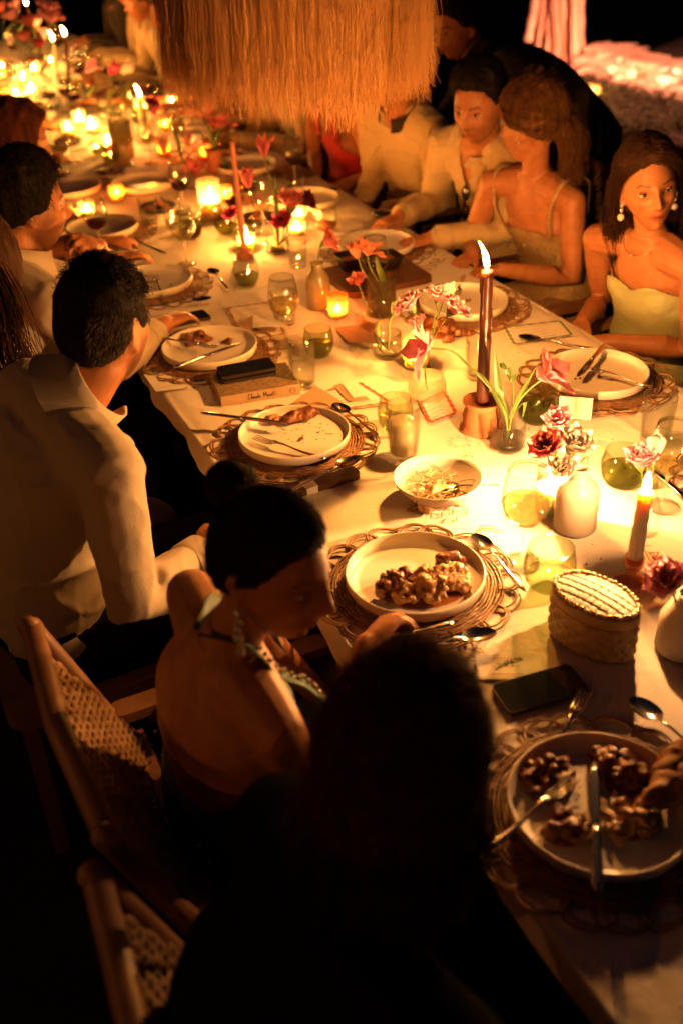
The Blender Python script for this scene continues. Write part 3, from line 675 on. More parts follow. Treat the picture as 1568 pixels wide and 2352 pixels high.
# ------------------------------------------------------------------ flowers
def petal_mb(L, w, cup=.5, tipb=.3, n=9, m=7, seed=0, ruffle=.0):
    """one petal along +z, its inside facing +x, cupped"""
    R = np.random.RandomState(seed); G = []
    for u in np.linspace(0, 1, n):
        wd_ = w*(math.sin(PI*min(.985, .10 + u*.885)**1.25)**.55)*(.80 + .20*u); row = []
        for q in np.linspace(-1, 1, m):
            y = wd_*q; x = cup*(wd_*(1 - math.sqrt(max(0, 1 - .8*q*q)))) + tipb*L*(u**2.2)*.5*-1 + .25*L*math.sin(PI*u*.9)*-.35
            z = L*u - .30*L*q*q*u**4; row.append((x + ruffle*L*math.sin(q*7 + u*5 + seed)*u*u, y, z))
        G.append(row)
    return MB().grid(G)
def petal_ring(root, m, n, L, w, open_, z=0, r0=.004, ph=0.0, key='p', cup=.5, tipb=0, ruffle=0.0, seed=1, Mrot=None, loc=(0, 0, 0)):
    R = np.random.RandomState(seed)
    for i in range(n):
        a = ph + i*2*PI/n + R.uniform(-.12, .12); op = open_ + R.uniform(-.10, .10)
        k = '%s%.3f%.3f%.2f%d' % (key, L, w, tipb, i % 2)
        Q = Matrix.Rotation(a, 3, 'Z') @ Matrix.Rotation(op, 3, 'Y')
        p = V(math.cos(a)*r0, math.sin(a)*r0, z); M3 = Mrot if Mrot is not None else np.eye(3)
        o = part('petal', lambda: petal_mb(L, w, -cup, -tipb, seed=i, ruffle=ruffle), m, root, key=k)
        o.matrix_local = Matrix.Translation(Vector(M3 @ p + np.asarray(loc))) @ (Matrix(M3.tolist()) @ Q).to_4x4()
def axis_frame(d):
    d = nrm(d); x = nrm(np.cross(V(0, 0, 1) if abs(d[2]) < .95 else V(0, 1, 0), d)); return np.stack([x, np.cross(d, x), d], -1)
def leaf_mb(P, w, fold=.3):
    P = curve(P, 14); t = np.gradient(P, axis=0); G = []
    for i, p in enumerate(P):
        u = i/13; q = nrm(t[i]); s_ = nrm(np.cross(q, V(.2, .3, 1) if abs(q[2]) < .95 else V(0, 1, 0))); n = np.cross(s_, q); k = w*math.sin(PI*min(1, .06 + u*.94))**.75*(1 - .45*u)
        G.append([p + s_*k*a - n*fold*k*(1 - abs(a)) for a in (-1, -.5, 0, .5, 1)])
    return MB().grid(G)
def flower(name, label, base, pts, kind, m, size=.03, face=None, leaves=(), stem_r=.0022, group=None, m2=None, stem_m=None):
    """base: where the stem stands; pts: stem from base to bloom (world); leaves: list of (points, width)"""
    base = np.asarray(base, float); t = thing(name, label, 'flower', base, group=group or 'cut flowers in the little vases'); P = curve([np.asarray(p, float) - base for p in pts], 20)
    if stem_r: part('stem', MB().tube(P, np.linspace(stem_r, stem_r*.85, 20), 7), stem_m or STEM, t)
    for lp, w in leaves: part('leaf', leaf_mb([np.asarray(p) - base for p in lp], w), LEAF, t)
    d = nrm(face if face is not None else P[-1] - P[-3]); M = axis_frame(d); h = P[-1]; s = size; sd = int(abs(h[0]*7919 + h[1]*433)) % 997
    if kind == 'tulip':                     # half-open cup of six petals
        petal_ring(t, m, 3, s*1.5, s*.52, .15, 0, .003, sd, 'tin', .55, .0, seed=sd, Mrot=M, loc=h); petal_ring(t, m, 3, s*1.5, s*.55, .38, 0, .004, sd + 1.05, 'tout', .5, .18, seed=sd + 1, Mrot=M, loc=h)
    elif kind == 'open_tulip':
        petal_ring(t, m, 3, s*1.5, s*.55, .75, 0, .003, sd, 'oin', .4, .25, seed=sd, Mrot=M, loc=h); petal_ring(t, m, 3, s*1.55, s*.58, 1.2, 0, .004, sd + 1.05, 'oout', .35, .3, seed=sd + 1, Mrot=M, loc=h)
        part('pistil', MB().tube([h, h + d*s*.5], s*.09, 7, round_=True), mat('pistil', (.35, .30, .10), rough=.6), t)
    elif kind == 'bud':
        petal_ring(t, m, 3, s*1.35, s*.5, .02, 0, .003, sd, 'bin', .6, -.1, seed=sd, Mrot=M, loc=h); petal_ring(t, m, 3, s*1.3, s*.55, .10, 0, .005, sd + 1.05, 'bout', .6, -.15, seed=sd + 1, Mrot=M, loc=h)
    else:                                   # rose, ranunculus, carnation: whorls of cupped petals
        ruf = .13 if kind == 'carnation' else (.09 if kind == 'lisianthus' else .055)
        for i, (nn, op, L, wq, zz) in enumerate(((3, .02, .66, .34, .14), (4, .10, .78, .44, .10), (5, .24, .92, .54, .06), (6, .44, 1.05, .62, .03), (6, .74, 1.12, .68, 0))):
            petal_ring(t, m2 if (m2 and i < 2) else m, nn, s*L, s*wq, op*(1.35 if kind in ('carnation', 'lisianthus') else 1), s*zz, .002 + .002*i, sd + i*.7, kind + str(i), .55, .12*i/4, ruffle=ruf, seed=sd + i, Mrot=M, loc=h)
        part('sepal', MB().lathe([(0, -.014*s/.03), (.004*s/.03, -.010*s/.03), (.010*s/.03, 0), (.003*s/.03, .004*s/.03)], 10).xf(M, h), STEM, t)
    return t
def stroke(pts, z=0, w=.0012, n=None):
    P = curve([(x, y, z) for x, y in pts], n or max(8, len(pts)*5)); t = np.gradient(P, axis=0); x = np.stack([-t[:, 1], t[:, 0], 0*t[:, 0]], -1); x /= np.maximum(1e-9, np.linalg.norm(x, axis=1))[:, None]
    return P + x*w, P - x*w
def pen(mb, pts, z=0, w=.0012, n=None):
    a, b = stroke(pts, z, w, n); mb.grid(np.stack([a, b], 1))
# ================================================================== ground, table, lamp, far ledge
GROUND = mat('ground', (.030, .024, .018), rough=.95, col2=(.014, .012, .010), vscale=6, bump=.6, bscale=30)
STONE = mat('flagstone', (.20, .15, .105), rough=.85, var=.4, vscale=12, bump=.4, bscale=40)
OAK = mat('chair_wood', (.27, .135, .062), rough=.5, col2=(.17, .08, .035), vscale=14, stretch=(1, 1, .15), bump=.12)
CORD = mat('woven_cord', (.34, .205, .10), rough=.8, col2=(.20, .11, .05), vscale=60, bump=.4, bscale=160)
gy, gx = np.meshgrid(np.linspace(-6, 40, 70), np.linspace(-25, 30, 70), indexing='ij'); gp = np.stack([gx, gy, 0*gx], -1)
gp[..., 2] = (.012*fbm(gp.reshape(-1, 3), .9, 3)).reshape(gx.shape) - .012
part('ground', MB().grid(gp), GROUND, kind='structure')
sky = part('night_sky', MB().ell((2, 8, 0), (120, 120, 90), 32, 20), emis('night_sky', (.002, .004, .006), 1.0), kind='structure'); sky.name = 'sky'
for i in range(26):                          # flagstone chips and leaf litter beside the table
    R = np.random.RandomState(i + 40); px, py = [(385, 1000), (395, 1110), (360, 985), (420, 1215), (330, 965), (395, 1040), (350, 1060), (440, 1170)][i % 8] if i < 8 else (R.uniform(290, 480), R.uniform(940, 1290))
    q = at(px, py, .0); rad = R.uniform(.03, .075) if i < 8 else R.uniform(.012, .035); n = R.randint(5, 8); a = np.sort(R.uniform(0, 6.28, n)); o = [(rad*R.uniform(.7, 1.1)*math.cos(t), .7*rad*math.sin(t)) for t in np.linspace(0, 6.28, n, endpoint=False)]
    s_ = part('stepping_stone', MB().slab(o, 0, .012 + .01*R.rand()), STONE, loc=(q[0], q[1], -.004), rot=(R.uniform(-.12, .12), R.uniform(-.12, .12), R.uniform(0, 6)), smooth=False)
    s_['kind'] = 'structure'

XL, XR, Y0, Y1 = .572, 1.762, .12, 9.2
tb = thing('dining_table', 'long dining table hidden beneath the cream tablecloth', 'table', ((XL + XR)/2, (Y0 + Y1)/2, 0))
part('tabletop', MB().box((0, 0, T - .03), (XR - XL - .03, Y1 - Y0 - .03, .04)), WOOD_D, tb, smooth=False)
for sx in (-1, 1):
    for yy in (-4.3, -1.4, 1.4, 4.3): part('leg', MB().bar((sx*.5, yy, 0), (sx*.5, yy, T - .05), .07, .07), WOOD_D, tb, smooth=False, key=None)
def cloth_top():
    xs = np.linspace(0, 1, 120); ys = np.linspace(0, 1, 420); hang = .072; rad = .012; W = XR - XL
    s_ = np.concatenate([np.linspace(-hang, 0, 9), np.linspace(0, W, 102)[1:-1], np.linspace(W, W + hang, 9)]); yy = np.linspace(Y0, Y1, 620); S, Y = np.meshgrid(s_, yy, indexing='ij')
    flat = np.stack([S*3, Y*3, 0*S], -1).reshape(-1, 3); nz = fbm(flat, .9, 5, 3).reshape(S.shape); n2 = fbm(flat, 3.0, 15, 2).reshape(S.shape)
    over = np.maximum(0, np.maximum(-S, S - W)); X = XL + np.clip(S, 0, W); Z = T - .0012 + .0011*nz - over
    rnd_ = np.minimum(over, rad*1.2); Z += rnd_*.55; side = np.where(S < 0, -1, 1)
    X = X + side*np.minimum(over, rad)*.6 + side*over*(.08 + .16*n2*over/hang) + .004*nz*(over > 0); X = X + side*sstep(0, .02, .02 - np.minimum(np.abs(S), np.abs(W - S)))*.0035*fbm(np.stack([0*Y, Y*4, 0*Y], -1).reshape(-1, 3), 1, 8).reshape(S.shape)
    Z = Z - .006*sstep(.03, 0, np.minimum(np.abs(S), np.abs(W - S)))*(over <= 0)
    for f0, ang, am in ((.68, .02, .0030), (1.17, -.015, .0030), (1.52, .03, .0028)):      # ironed fold lines
        Z += am*g(X - f0 - ang*(Y - 2), .0045)*(over <= 0)
    for f0, ang, am in ((1.80, .05, .0028), (2.36, -.03, .0026), (3.1, -.04, .0028), (1.16, .03, .0026)): Z += am*g(Y - f0 - ang*(X - 1), .0050)*(over <= 0)
    R = np.random.RandomState(4)
    for _ in range(90):                      # soft creases, most of them along the edges
        cx = R.choice([XL + R.uniform(0, .16), XR - R.uniform(0, .16), R.uniform(XL, XR)]); cy_ = R.uniform(.3, 4.5); an = R.uniform(0, PI); L = R.uniform(.06, .22); u = (X - cx)*math.cos(an) + (Y - cy_)*math.sin(an); w = -(X - cx)*math.sin(an) + (Y - cy_)*math.cos(an) + .03*np.sin(u*20)
        Z += R.uniform(.0012, .0034)*g(u, L)*g(w, .005)
    G = np.stack([X, Y, Z], -1); G[..., 2] = np.where(over > 0, G[..., 2], np.minimum(G[..., 2], T + .0026)); return MB().grid(G)
tc_ = link('tablecloth', cloth_top().mesh('tablecloth', CLOTH)); tag(tc_, 'long cream tablecloth scribbled with marker drawings on the dining table', 'tablecloth')
# marker doodles drawn on the cloth
def doodle(m, lines, c, sx, rz, w=.0011):
    mb = MB(); co, si = math.cos(rz), math.sin(rz)
    for ln in lines: pen(mb, [(c[0] + sx*(x*co - y*si), c[1] + sx*(x*si + y*co)) for x, y in ln], T + .0033, w)
    part('marker_drawing', mb, m, tc_)
star = [(math.cos(k*PI/9)*(1 if k % 2 == 0 else .62), math.sin(k*PI/9)*(1 if k % 2 == 0 else .62)) for k in range(19)]
for px, py, s_ in ((1053, 1018, .030), (1102, 1040, .042), (1068, 1062, .028)): doodle(MARK_RED, [[p for p in star[i:i + 3]] for i in range(0, 18, 2)], at(px, py), s_, .4, .0006)
vine = [[(0, 1), (.25, 0), (.55, 1.05)], [(.75, .65), (.75, .1), (.85, 0)], [(1.05, .6), (1.08, 0), (1.12, .45), (1.35, .6), (1.42, .05), (1.5, 0)], [(1.65, .3), (1.95, .4), (1.85, .65), (1.65, .4), (1.75, .05), (2.1, .1)]]
doodle(MARK_BROWN, vine, at(985, 625), .062, .62, .0022); doodle(MARK_BROWN, [[(0, 0), (.6, .5), (1.6, .7), (2.0, .2), (1.3, -.1), (.8, .2)], [(.2, -.3), (1, -.4), (1.8, -.2)]], at(1000, 590), .06, .5, .0016)
doodle(MARK_RED, [[(0, .5), (.4, .9), (.5, .3), (.9, .7), (1.1, .2), (1.5, .6), (1.6, 0)], [(.2, -.2), (.7, .1), (.9, -.4), (1.3, .0)], [(1.9, .9), (2.1, .3), (1.7, -.2)]], at(1000, 1205), .042, .1, .0017)
doodle(MARK_RED, [[(0, 0), (.5, .2), (1.0, 0), (1.5, -.3)], [(.3, .35), (.7, .45), (1.2, .1)]], at(1090, 1225), .04, -.2, .0022); doodle(MARK_RED, [[(0, 0), (1, .1)], [(1.1, .2), (1.5, -.2), (1.3, .1), (1.6, -.4)]], at(885, 1243), .034, .1, .0012)
for k, (px, py) in enumerate(((430, 895), (1340, 1085), (1530, 1290), (1190, 1500), (1120, 1510), (690, 560), (1130, 720), (960, 1190))):
    R = np.random.RandomState(k); doodle((MARK_GREEN, MARK_BROWN, MARK_RED)[k % 3], [[(R.uniform(0, 1.6), R.uniform(0, 1)) for _ in range(5)] for _ in range(3)], at(px, py), .04, R.uniform(0, 3), .0012)

# ------------------------------------------------------------------ raffia pendant lamp
RAF = mat('raffia', (.76, .43, .17), rough=.6, col2=(.50, .25, .09), vscale=30, stretch=(1, 1, .05), trans=.3)
lc = atx(692, 236, 1.17); lz = lc[2]; lamp = thing('pendant_lamp', 'shaggy raffia fringe pendant lamp hanging over the dinner table', 'pendant lamp', (lc[0], lc[1], lz)); LR = .330
part('ring_frame', MB().tube([(LR*math.cos(a), LR*math.sin(a), .78) for a in np.linspace(0, 2*PI, 48, endpoint=False)], .008, 6, loop=True).tube([(LR*.62*math.cos(a), LR*.62*math.sin(a), 1.05) for a in np.linspace(0, 2*PI, 48, endpoint=False)], .008, 6, loop=True), WOOD_D, lamp)
part('cord', MB().tube([(0, 0, 1.05), (0, 0, 2.4)], .006, 6), WOOD_D, lamp)
part('inner_shade', MB().lathe([(LR*.97, .30), (LR*.98, .5), (LR*.96, .80), (LR*.6, 1.06), (.02, 1.07)], 40), RAF, lamp)
part('added_bulb', MB().ell((0, 0, .50), (.03, .03, .036), 14, 10), emis('added_bulb_glow', (1.0, .40, .09), 420.0), lamp); part('added_bulb_socket', MB().lathe([(0, .62), (.018, .62), (.02, .56), (.016, .53), (0, .53)], 14), WOOD_D, lamp)  # bulb and socket added inside the shade to brighten the raffia
def fringe(n, r0, r1, z0, z1, seed, w, frizz):
    R = np.random.RandomState(seed); a = R.uniform(0, 2*PI, n); k = 12; P = np.zeros((n, k, 3)); rad = R.uniform(r0, r1, n); clump = .4*noise(np.stack([a*9, 0*a, 0*a], -1), 1, seed) + .5*noise(np.stack([a*2.3, 0*a, 0*a], -1), 1, seed + 4)
    top = R.uniform(z0, z0 + .14, n); bot = z1 - .01 + .075*clump + np.abs(R.normal(0, .085, n)); da = R.normal(0, .03, n); dr = R.normal(.01, .016, n)
    for i in range(k):
        u = i/(k - 1); f = frizz*max(0, u - .72)/.28
        aa = a + da*u + .012*np.sin(u*9 + a*40)*u + R.normal(0, .026, n)*f; r_ = rad + dr*u + R.normal(0, .010, n)*f
        P[:, i] = np.stack([r_*np.cos(aa), r_*np.sin(aa), top + (bot - top)*u + R.normal(0, .006, n)*f*u], -1)
    mb = MB(); add_tubes(mb, P, w*R.uniform(.6, 1.4, n), 3, .4); return mb
part('raffia_fringe', fringe(7000, LR*.94, LR*1.03, .62, .035, 1, .0009, 1.2), RAF, lamp, kind='stuff')
part('raffia_fringe', fringe(4200, LR*.98, LR*1.06, .85, .07, 2, .0010, 1.0), RAF, lamp, kind='stuff')
part('raffia_fringe', fringe(2400, LR*.70, LR*.95, .4, .05, 3, .0010, 1.2), RAF, lamp, kind='stuff')

# ------------------------------------------------------------------ lit ledge, pole bundle, lanterns beyond the guests
LEDGE = mat('ledge_stone', (.55, .46, .40), rough=.9, col2=(.34, .24, .19), vscale=5, bump=.8, bscale=9)
POLE = mat('bleached_pole', (.46, .36, .30), rough=.8, col2=(.20, .10, .07), vscale=7, stretch=(1, 1, .12), bump=.4)
LY = 9.0
def pt(px, py, Y=LY): return aty(px, py, Y)
wa, wb_ = at(1262, 172, 0), at(1680, 276, 0); wl = thing('garden_wall', 'low rough stone wall lit pink beyond the seated guests', 'wall', (wa + wb_)/2); wo = V(*wl.location)
def rough_bar(p0, p1, w, h, seed, amp):
    t = np.linspace(0, 1, 26); a = np.linspace(0, 2*PI, 20, endpoint=False); d = nrm(np.asarray(p1) - p0); x = nrm(np.cross(d, V(0, 0, 1))); R = []
    for u in t:
        e = min(1, 12*min(u, 1 - u) + .72); c = np.asarray(p0) + (np.asarray(p1) - p0)*u; q = c + e*(w/2*np.clip(1.25*np.cos(a), -1, 1)[:, None]*x + h/2*np.clip(1.3*np.sin(a), -1, 1)[:, None]*V(0, 0, 1)); R.append(q + amp*(fbm(q, 6, seed)[:, None])*(q - c)/w)
    return MB().rings(R)
wn = nrm(np.cross(wb_ - wa, V(0, 0, 1)))*-1; wn = wn*np.sign(wn[1])
Rw = np.random.RandomState(5); cuts = np.cumsum(np.r_[0, Rw.uniform(.6, 1.4, 9)]); cuts /= cuts[-1]
for row, (hh, zz, dd) in enumerate(((.13, .06, .28), (.09, .155, .33), (.07, .215, .40))):
    for i in range(9):
        f = .5*row/9; u0, u1 = min(1, cuts[i] + f*.5), min(1, cuts[i + 1] + f*.5)
        if u1 - u0 < .02: continue
        a_, b_ = wa + (wb_ - wa)*u0 - wo, wa + (wb_ - wa)*(u1 - .003) - wo; o_ = wn*dd + V(0, 0, zz + Rw.uniform(-.012, .012))
        part('stone', rough_bar(a_ + o_, b_ + o_, .50, hh, i + 20*row, .22), LEDGE, wl)
LYP = (at(1290, 185, 0) + wn*.3)[1]; pb = thing('pole_bundle', 'bundle of pale bleached wooden poles standing upright by the lit wall', 'poles', pt(1285, 160, LYP))
po = V(*pb.location)
for i, (xb, yb, xt, r_) in enumerate(((1212, 90, 1232, .045), (1228, 110, 1250, .042), (1250, 150, 1262, .05), (1272, 165, 1276, .046), (1290, 170, 1290, .055), (1304, 150, 1306, .04), (1322, 180, 1312, .055), (1342, 165, 1326, .05), (1262, 130, 1284, .04))):
    b_, t_ = pt(xb, yb + 6, LYP + .05*(i % 3)), pt(xt, -60, LYP + .05 + .05*(i % 3)); u = np.linspace(0, 1, 16)[:, None]; P = b_ + (t_ - b_)*u; P = P + .02*np.stack([noise(P, 3, i), noise(P, 3, i + 9), 0*P[:, 0]], -1)
    part('pole', MB().tube(np.concatenate([P, [t_ + (t_ - b_)*1.2]]) - po, r_*.80*(1 + .12*np.sin(np.arange(17)*1.7 + i)), 9), POLE, pb)
for k, (px, py) in enumerate(((1356, 214), (1450, 190))):
    P = at(px, py + 20, .0); t = thing('candle_lantern', ('glowing glass candle jar standing at the foot of the pole bundle', 'glowing glass candle jar standing against the lit stone wall')[k], 'candle jar', P)
    part('jar', MB().lathe([(0, .001), (.055, .001), (.06, .02), (.06, .14), (.057, .14), (.055, .01)], 20), VOT, t); part('wax', MB().lathe([(0, .01), (.05, .01), (.05, .07), (0, .07)], 16), WAX_WHITE, t); flame(t, (0, 0, .072), .035)
gc = MB(); R = np.random.RandomState(6); k = 3000; u, v = R.uniform(-.05, 1.05, k), R.uniform(.05, 1.0, k)**1.3; P0 = wa + (wb_ - wa)*u[:, None] - wn*(v*2.6 - .05)[:, None]; P0[:, 2] = 0
d0 = nrm_rows(np.stack([R.randn(k)*.7, R.randn(k)*.7, np.ones(k)], -1)); q = np.stack([P0, P0 + d0*.07, P0 + d0*.12 + np.stack([R.randn(k)*.02, R.randn(k)*.02, 0*u], -1), P0 + d0*.15 + np.stack([R.randn(k)*.04, R.randn(k)*.04, -.02 + 0*u], -1)], 1); add_tubes(gc, q, .009, 3, .3)
part('ground_cover', gc, mat('ground_cover', (.030, .036, .012), rough=.8, var=.4), kind='stuff')
# the uplighter that picks out the wall and the poles
def spot(name, loc, aim, e, size, col=(1.0, .27, .13)):
    sl = bpy.data.lights.new(name, 'SPOT'); so = bpy.data.objects.new(name, sl); COL.objects.link(so); sl.energy = e; sl.color = col; sl.spot_size = math.radians(size); sl.spot_blend = .6; sl.shadow_soft_size = .05
    so.location = tuple(loc); so.rotation_euler = (Vector(aim) - so.location).to_track_quat('-Z', 'Y').to_euler()
pm = pt(1285, 60, LYP); spot('garden_spotlight', V(pm[0], pm[1], 0) - _fh*1.6 + _rt*.75 + V(0, 0, .15), pm + V(0, 0, .35), 800, 60)
wm = at(1500, 240, 0); spot('garden_spotlight', wm - wn*3.0 + V(.3, 0, 2.2), wm + wn*.35 + V(.1, 0, .26), 3000, 56)
# unseen candle lanterns, added as warm fill on the near guests' backs
IRON = mat('iron', (.03, .03, .03), rough=.5)
for k, (x, y, h) in enumerate(((-1.35, 1.0, 1.25), (-1.5, 2.5, 1.30), (-.95, -.5, 1.35))):
    t = thing('added_fill_lantern', ('unseen added candle lantern on an iron hook lighting the woman with the bun', 'unseen added candle lantern on an iron hook lighting the curly-haired man', 'unseen added candle lantern on an iron hook lighting the dark head')[k], 'lantern', (x, y, 0)); part('hook', MB().tube(curve([(0, -.12, 0), (0, -.12, h + .2), (0, -.06, h + .33), (0, 0, h + .26)], 20), .008, 6), IRON, t)
    part('jar', MB().lathe([(0, h), (.05, h), (.055, h + .015), (.055, h + .13), (.052, h + .13), (.05, h + .01)], 20), GL, t); part('handle', MB().tube(curve([(-.055, 0, h + .13), (0, 0, h + .26), (.055, 0, h + .13)], 12), .003, 5), IRON, t); part('wax', MB().lathe([(0, h + .006), (.03, h + .006), (.03, h + .03), (0, h + .03)], 14), WAX_WHITE, t); flame(t, (0, 0, h + .032), .045, FLAME_FILL, w=.008)
# ================================================================== the table setting (bases are points on the cloth)
PA, PB, PR, PC, PQ, PZ = (.758, 1.431), (.768, 2.067), (1.591, 1.998), (.752, 2.660), (1.544, 2.602), (.734, .812)
PD, PE, PF, PR3, PR4, PR5, PN = (.755, 3.27), (.75, 3.93), (.755, 4.55), (1.55, 3.22), (1.55, 3.86), (1.53, 4.48), (1.60, 1.395)
for P, lb, dt in ((PA, 'round rattan placemat with looped edge under the white pan plate by the bun-haired woman', 1), (PB, 'looped rattan placemat under the plate of half-eaten steak', 1), (PR, 'looped rattan placemat under the empty plate beside the white place card', 1), (PC, 'looped rattan placemat under the plate tucked against the book', 1), (PQ, 'looped rattan placemat under the plate behind the dark brown taper', 1), (PZ, 'looped rattan placemat in shadow under the plate beside the dark head of hair', 1), (PN, 'bare looped rattan placemat beside the wine glass at the table edge', 1), (PD, 'rattan placemat under the plate behind the curly-haired man', 0), (PE, 'rattan placemat under the plate by the bearded man with his hand at his mouth', 0), (PR3, 'rattan placemat under the plate behind the dark wooden board', 0)):
    placemat(P, lb, bool(dt), rz=P[1])
for P, lb in ((PA, 'cream stoneware plate heaped with potato and browned meat'), (PB, 'cream stoneware plate holding a half-eaten steak and two forks'), (PR, 'nearly empty cream plate crossed by a dark knife and fork'), (PC, 'shaded cream plate with meat scraps behind the stacked phones'), (PQ, 'cream plate behind the dark brown taper candle'), (PZ, 'grey-rimmed plate in shadow crossed by a knife'), (PD, 'cream plate with one upright fork behind the curly-haired man'), (PE, 'blurred cream plate beside the hand raised to a mouth'), (PF, 'blurred cream plate holding a bright white dip'), (PR3, 'cream plate behind the wooden board and the wine glass'), (PR4, 'cream plate by the table edge beside the stemless wine glass'), (PR5, 'cream plate near the red dress at the table edge'), ((.76, 5.2), 'small blurred plate at the far end of the table'), ((1.05, 4.45), 'blurred serving plate in the middle of the table'), ((1.55, 5.1), 'blurred plate in front of the guests behind the lamp')):
    plate(P, lb, z=.0065)
# cutlery:  name, pixel, heading (pixel it points to), label, height
def lay(name, a, b, label, z=.003, tilt=0.0, roll=0.0):
    p, q = at(*a, T + z), at(*b, T + z); c = (p + q)/2; d = q - p; rz = math.atan2(d[1], d[0]); return cut(name, label, c, rz, rot=(roll, -tilt, rz))
lay('spoon', (1195, 1350), (1092, 1240), 'shiny spoon leaning on the placemat above the potato plate', .014)
lay('spoon', (905, 1500), (1125, 1462), 'dark spoon lying below the potato plate', .014); lay('fork', (1010, 1440), (820, 1490), 'fork held in the fingers of the bun-haired woman', .03)
lay('fork', (745, 1055), (580, 1010), 'fork resting tines up inside the steak plate', .020); lay('knife', (475, 952), (640, 975), 'knife resting on the rim of the steak plate', .036)
lay('spoon', (865, 1000), (770, 935), 'spoon leaning on the placemat by the steak plate', .012); lay('spoon', (690, 1118), (800, 1068), 'spoon lying on the brown cigar case', .022)
lay('fork', (385, 780), (490, 802), 'fork lying across the shaded plate behind the phones', .036, ); lay('knife', (395, 848), (560, 790), 'knife lying across the shaded plate behind the phones', .036)
lay('knife', (1390, 792), (1322, 868), 'dark knife propped on the rim of the nearly empty plate', .036); lay('fork', (1490, 890), (1345, 850), 'fork lying across the nearly empty plate', .034)
lay('spoon', (1330, 798), (1205, 780), 'long dark spoon on the cloth beside the pale dress', .006); lay('fork', (1065, 632), (1045, 690), 'small fork standing on the plate behind the dark taper', .022)
lay('fork', (372, 678), (358, 640), 'fork standing on the plate behind the curly-haired man', .02); lay('spoon', (350, 705), (480, 690), 'spoon beside the phone behind the curly-haired man', .012); lay('spoon', (520, 660), (488, 625), 'small spoon at the edge of the plate behind the curly-haired man', .012)
lay('knife', (1370, 2010), (1366, 1800), 'knife lying down the middle of the shadowed plate', .034); lay('fork', (1145, 1942), (1300, 1800), 'fork with a glinting tip on the rim of the shadowed plate', .036, tilt=-.1)
lay('spoon', (1590, 1725), (1515, 1665), 'dark spoon beside the shadowed plate', .014); lay('fork', (1275, 1720), (1320, 1640), 'fork lying under the edge of the shadowed plate near the phone', .004)
lay('knife', (300, 548), (390, 590), 'dark knife lying on the cloth beyond the curly hair', .004); lay('knife', (235, 437), (335, 437), 'long dark knife lying beyond the blurred plate', .004); lay('knife', (1530, 1110), (1600, 1170), 'knife lying beside the bare placemat', .006); lay('spoon', (720, 425), (765, 440), 'small dark spoon by the red dress', .004)
lay('fork', (60, 300), (160, 260), 'blurred fork glinting at the far candles', .004); lay('knife', (170, 350), (230, 335), 'blurred knife glinting at the far candles', .004)
# food
blobs('potato_salad', 'browned potatoes and meat heaped on the cream plate', 'food', (PA[0] + .015, PA[1] - .045, T + .013), [l for l in rlumps(58, .078, .050, .040, .0115, 3)], POTATO, voxel=.0028, amp=.0055, f=110, seed=2)
blobs('meat_pieces', 'dark glazed meat pieces beside the potatoes', 'food', (PA[0] - .045, PA[1] - .015, T + .013), rlumps(22, .045, .036, .038, .011, 5), MEAT, voxel=.0028, amp=.0045, f=120)
blobs('meat_piece', 'red-brown meat piece at the back of the potatoes', 'food', (PA[0] + .085, PA[1] + .015, T + .014), rlumps(7, .03, .016, .02, .011, 8), MEAT, amp=.004)
sp = at(690, 962, T + .013); blobs('steak', 'half-eaten grilled steak on the cream plate', 'food', sp, [(0, 0, .012, .052, .026, .014), (.03, .005, .012, .03, .02, .012), (-.03, -.004, .011, .03, .022, .012), (-.06, .008, .010, .018, .014, .012), (-.075, .016, .01, .012, .012, .010)], MEAT, amp=.006, f=60)
blobs('meat_crumb', 'tiny meat crumb in the middle of the steak plate', 'food', at(690, 1012, T + .014), [(0, 0, .003, .006, .004, .003), (.006, .002, .003, .004, .003, .003)], MEAT, voxel=.0016, amp=.001)
blobs('potato_piece', 'potato piece at the knife tip on the steak plate', 'food', at(620, 972, T + .014), rlumps(5, .016, .010, .012, .010, 4), POTATO, amp=.003)
blobs('meat_scraps', 'dark meat scraps on the shaded plate behind the phones', 'food', at(455, 782, T + .013), rlumps(14, .05, .028, .016, .010, 6), MEAT, amp=.004); blobs('meat_scrap', 'dark meat scrap near the shaded plate rim', 'food', at(520, 790, T + .013), rlumps(6, .018, .014, .012, .008, 7), MEAT, amp=.003)
for k, (px, py) in enumerate(((1290, 862), (1325, 872), (1375, 868), (395, 655), (420, 665), (1040, 705), (1075, 690))): blobs('food_crumb', ('brown crumb near the tulip on the nearly empty plate', 'brown crumb between knife and fork on the nearly empty plate', 'brown crumb in the middle of the nearly empty plate', 'crumb on the plate beside the upright fork', 'second crumb on the plate with the upright fork', 'sauce crumb on the plate behind the dark taper', 'second sauce crumb on the plate behind the dark taper')[k], 'food', at(px, py, T + .0135), rlumps(4, .011, .007, .003, .003, k), MEAT, voxel=.0016, amp=.001, f=200)
for k, (px, py, m, n, ex) in enumerate(((1255, 1790, MEAT, 14, .045), (1300, 1905, MEAT, 12, .035), (1440, 1800, MEAT, 10, .035), (1450, 1890, POTATO, 16, .040), (1400, 1760, MEAT, 8, .03))): blobs(('meat_pieces', 'meat_pieces', 'meat_pieces', 'potato_salad', 'meat_piece')[k], ('dark meat pieces on the far side of the shadowed plate', 'dark meat pieces beside the knife on the shadowed plate', 'glazed meat pieces beside the hand on the shadowed plate', 'pale potato heap on the shadowed plate', 'small meat piece behind the knife on the shadowed plate')[k], 'food', at(px, py, T + .0135), rlumps(int(n*1.7), ex, ex*.8, .028, .0095, k + 20), m, voxel=.003, amp=.0045, f=110)
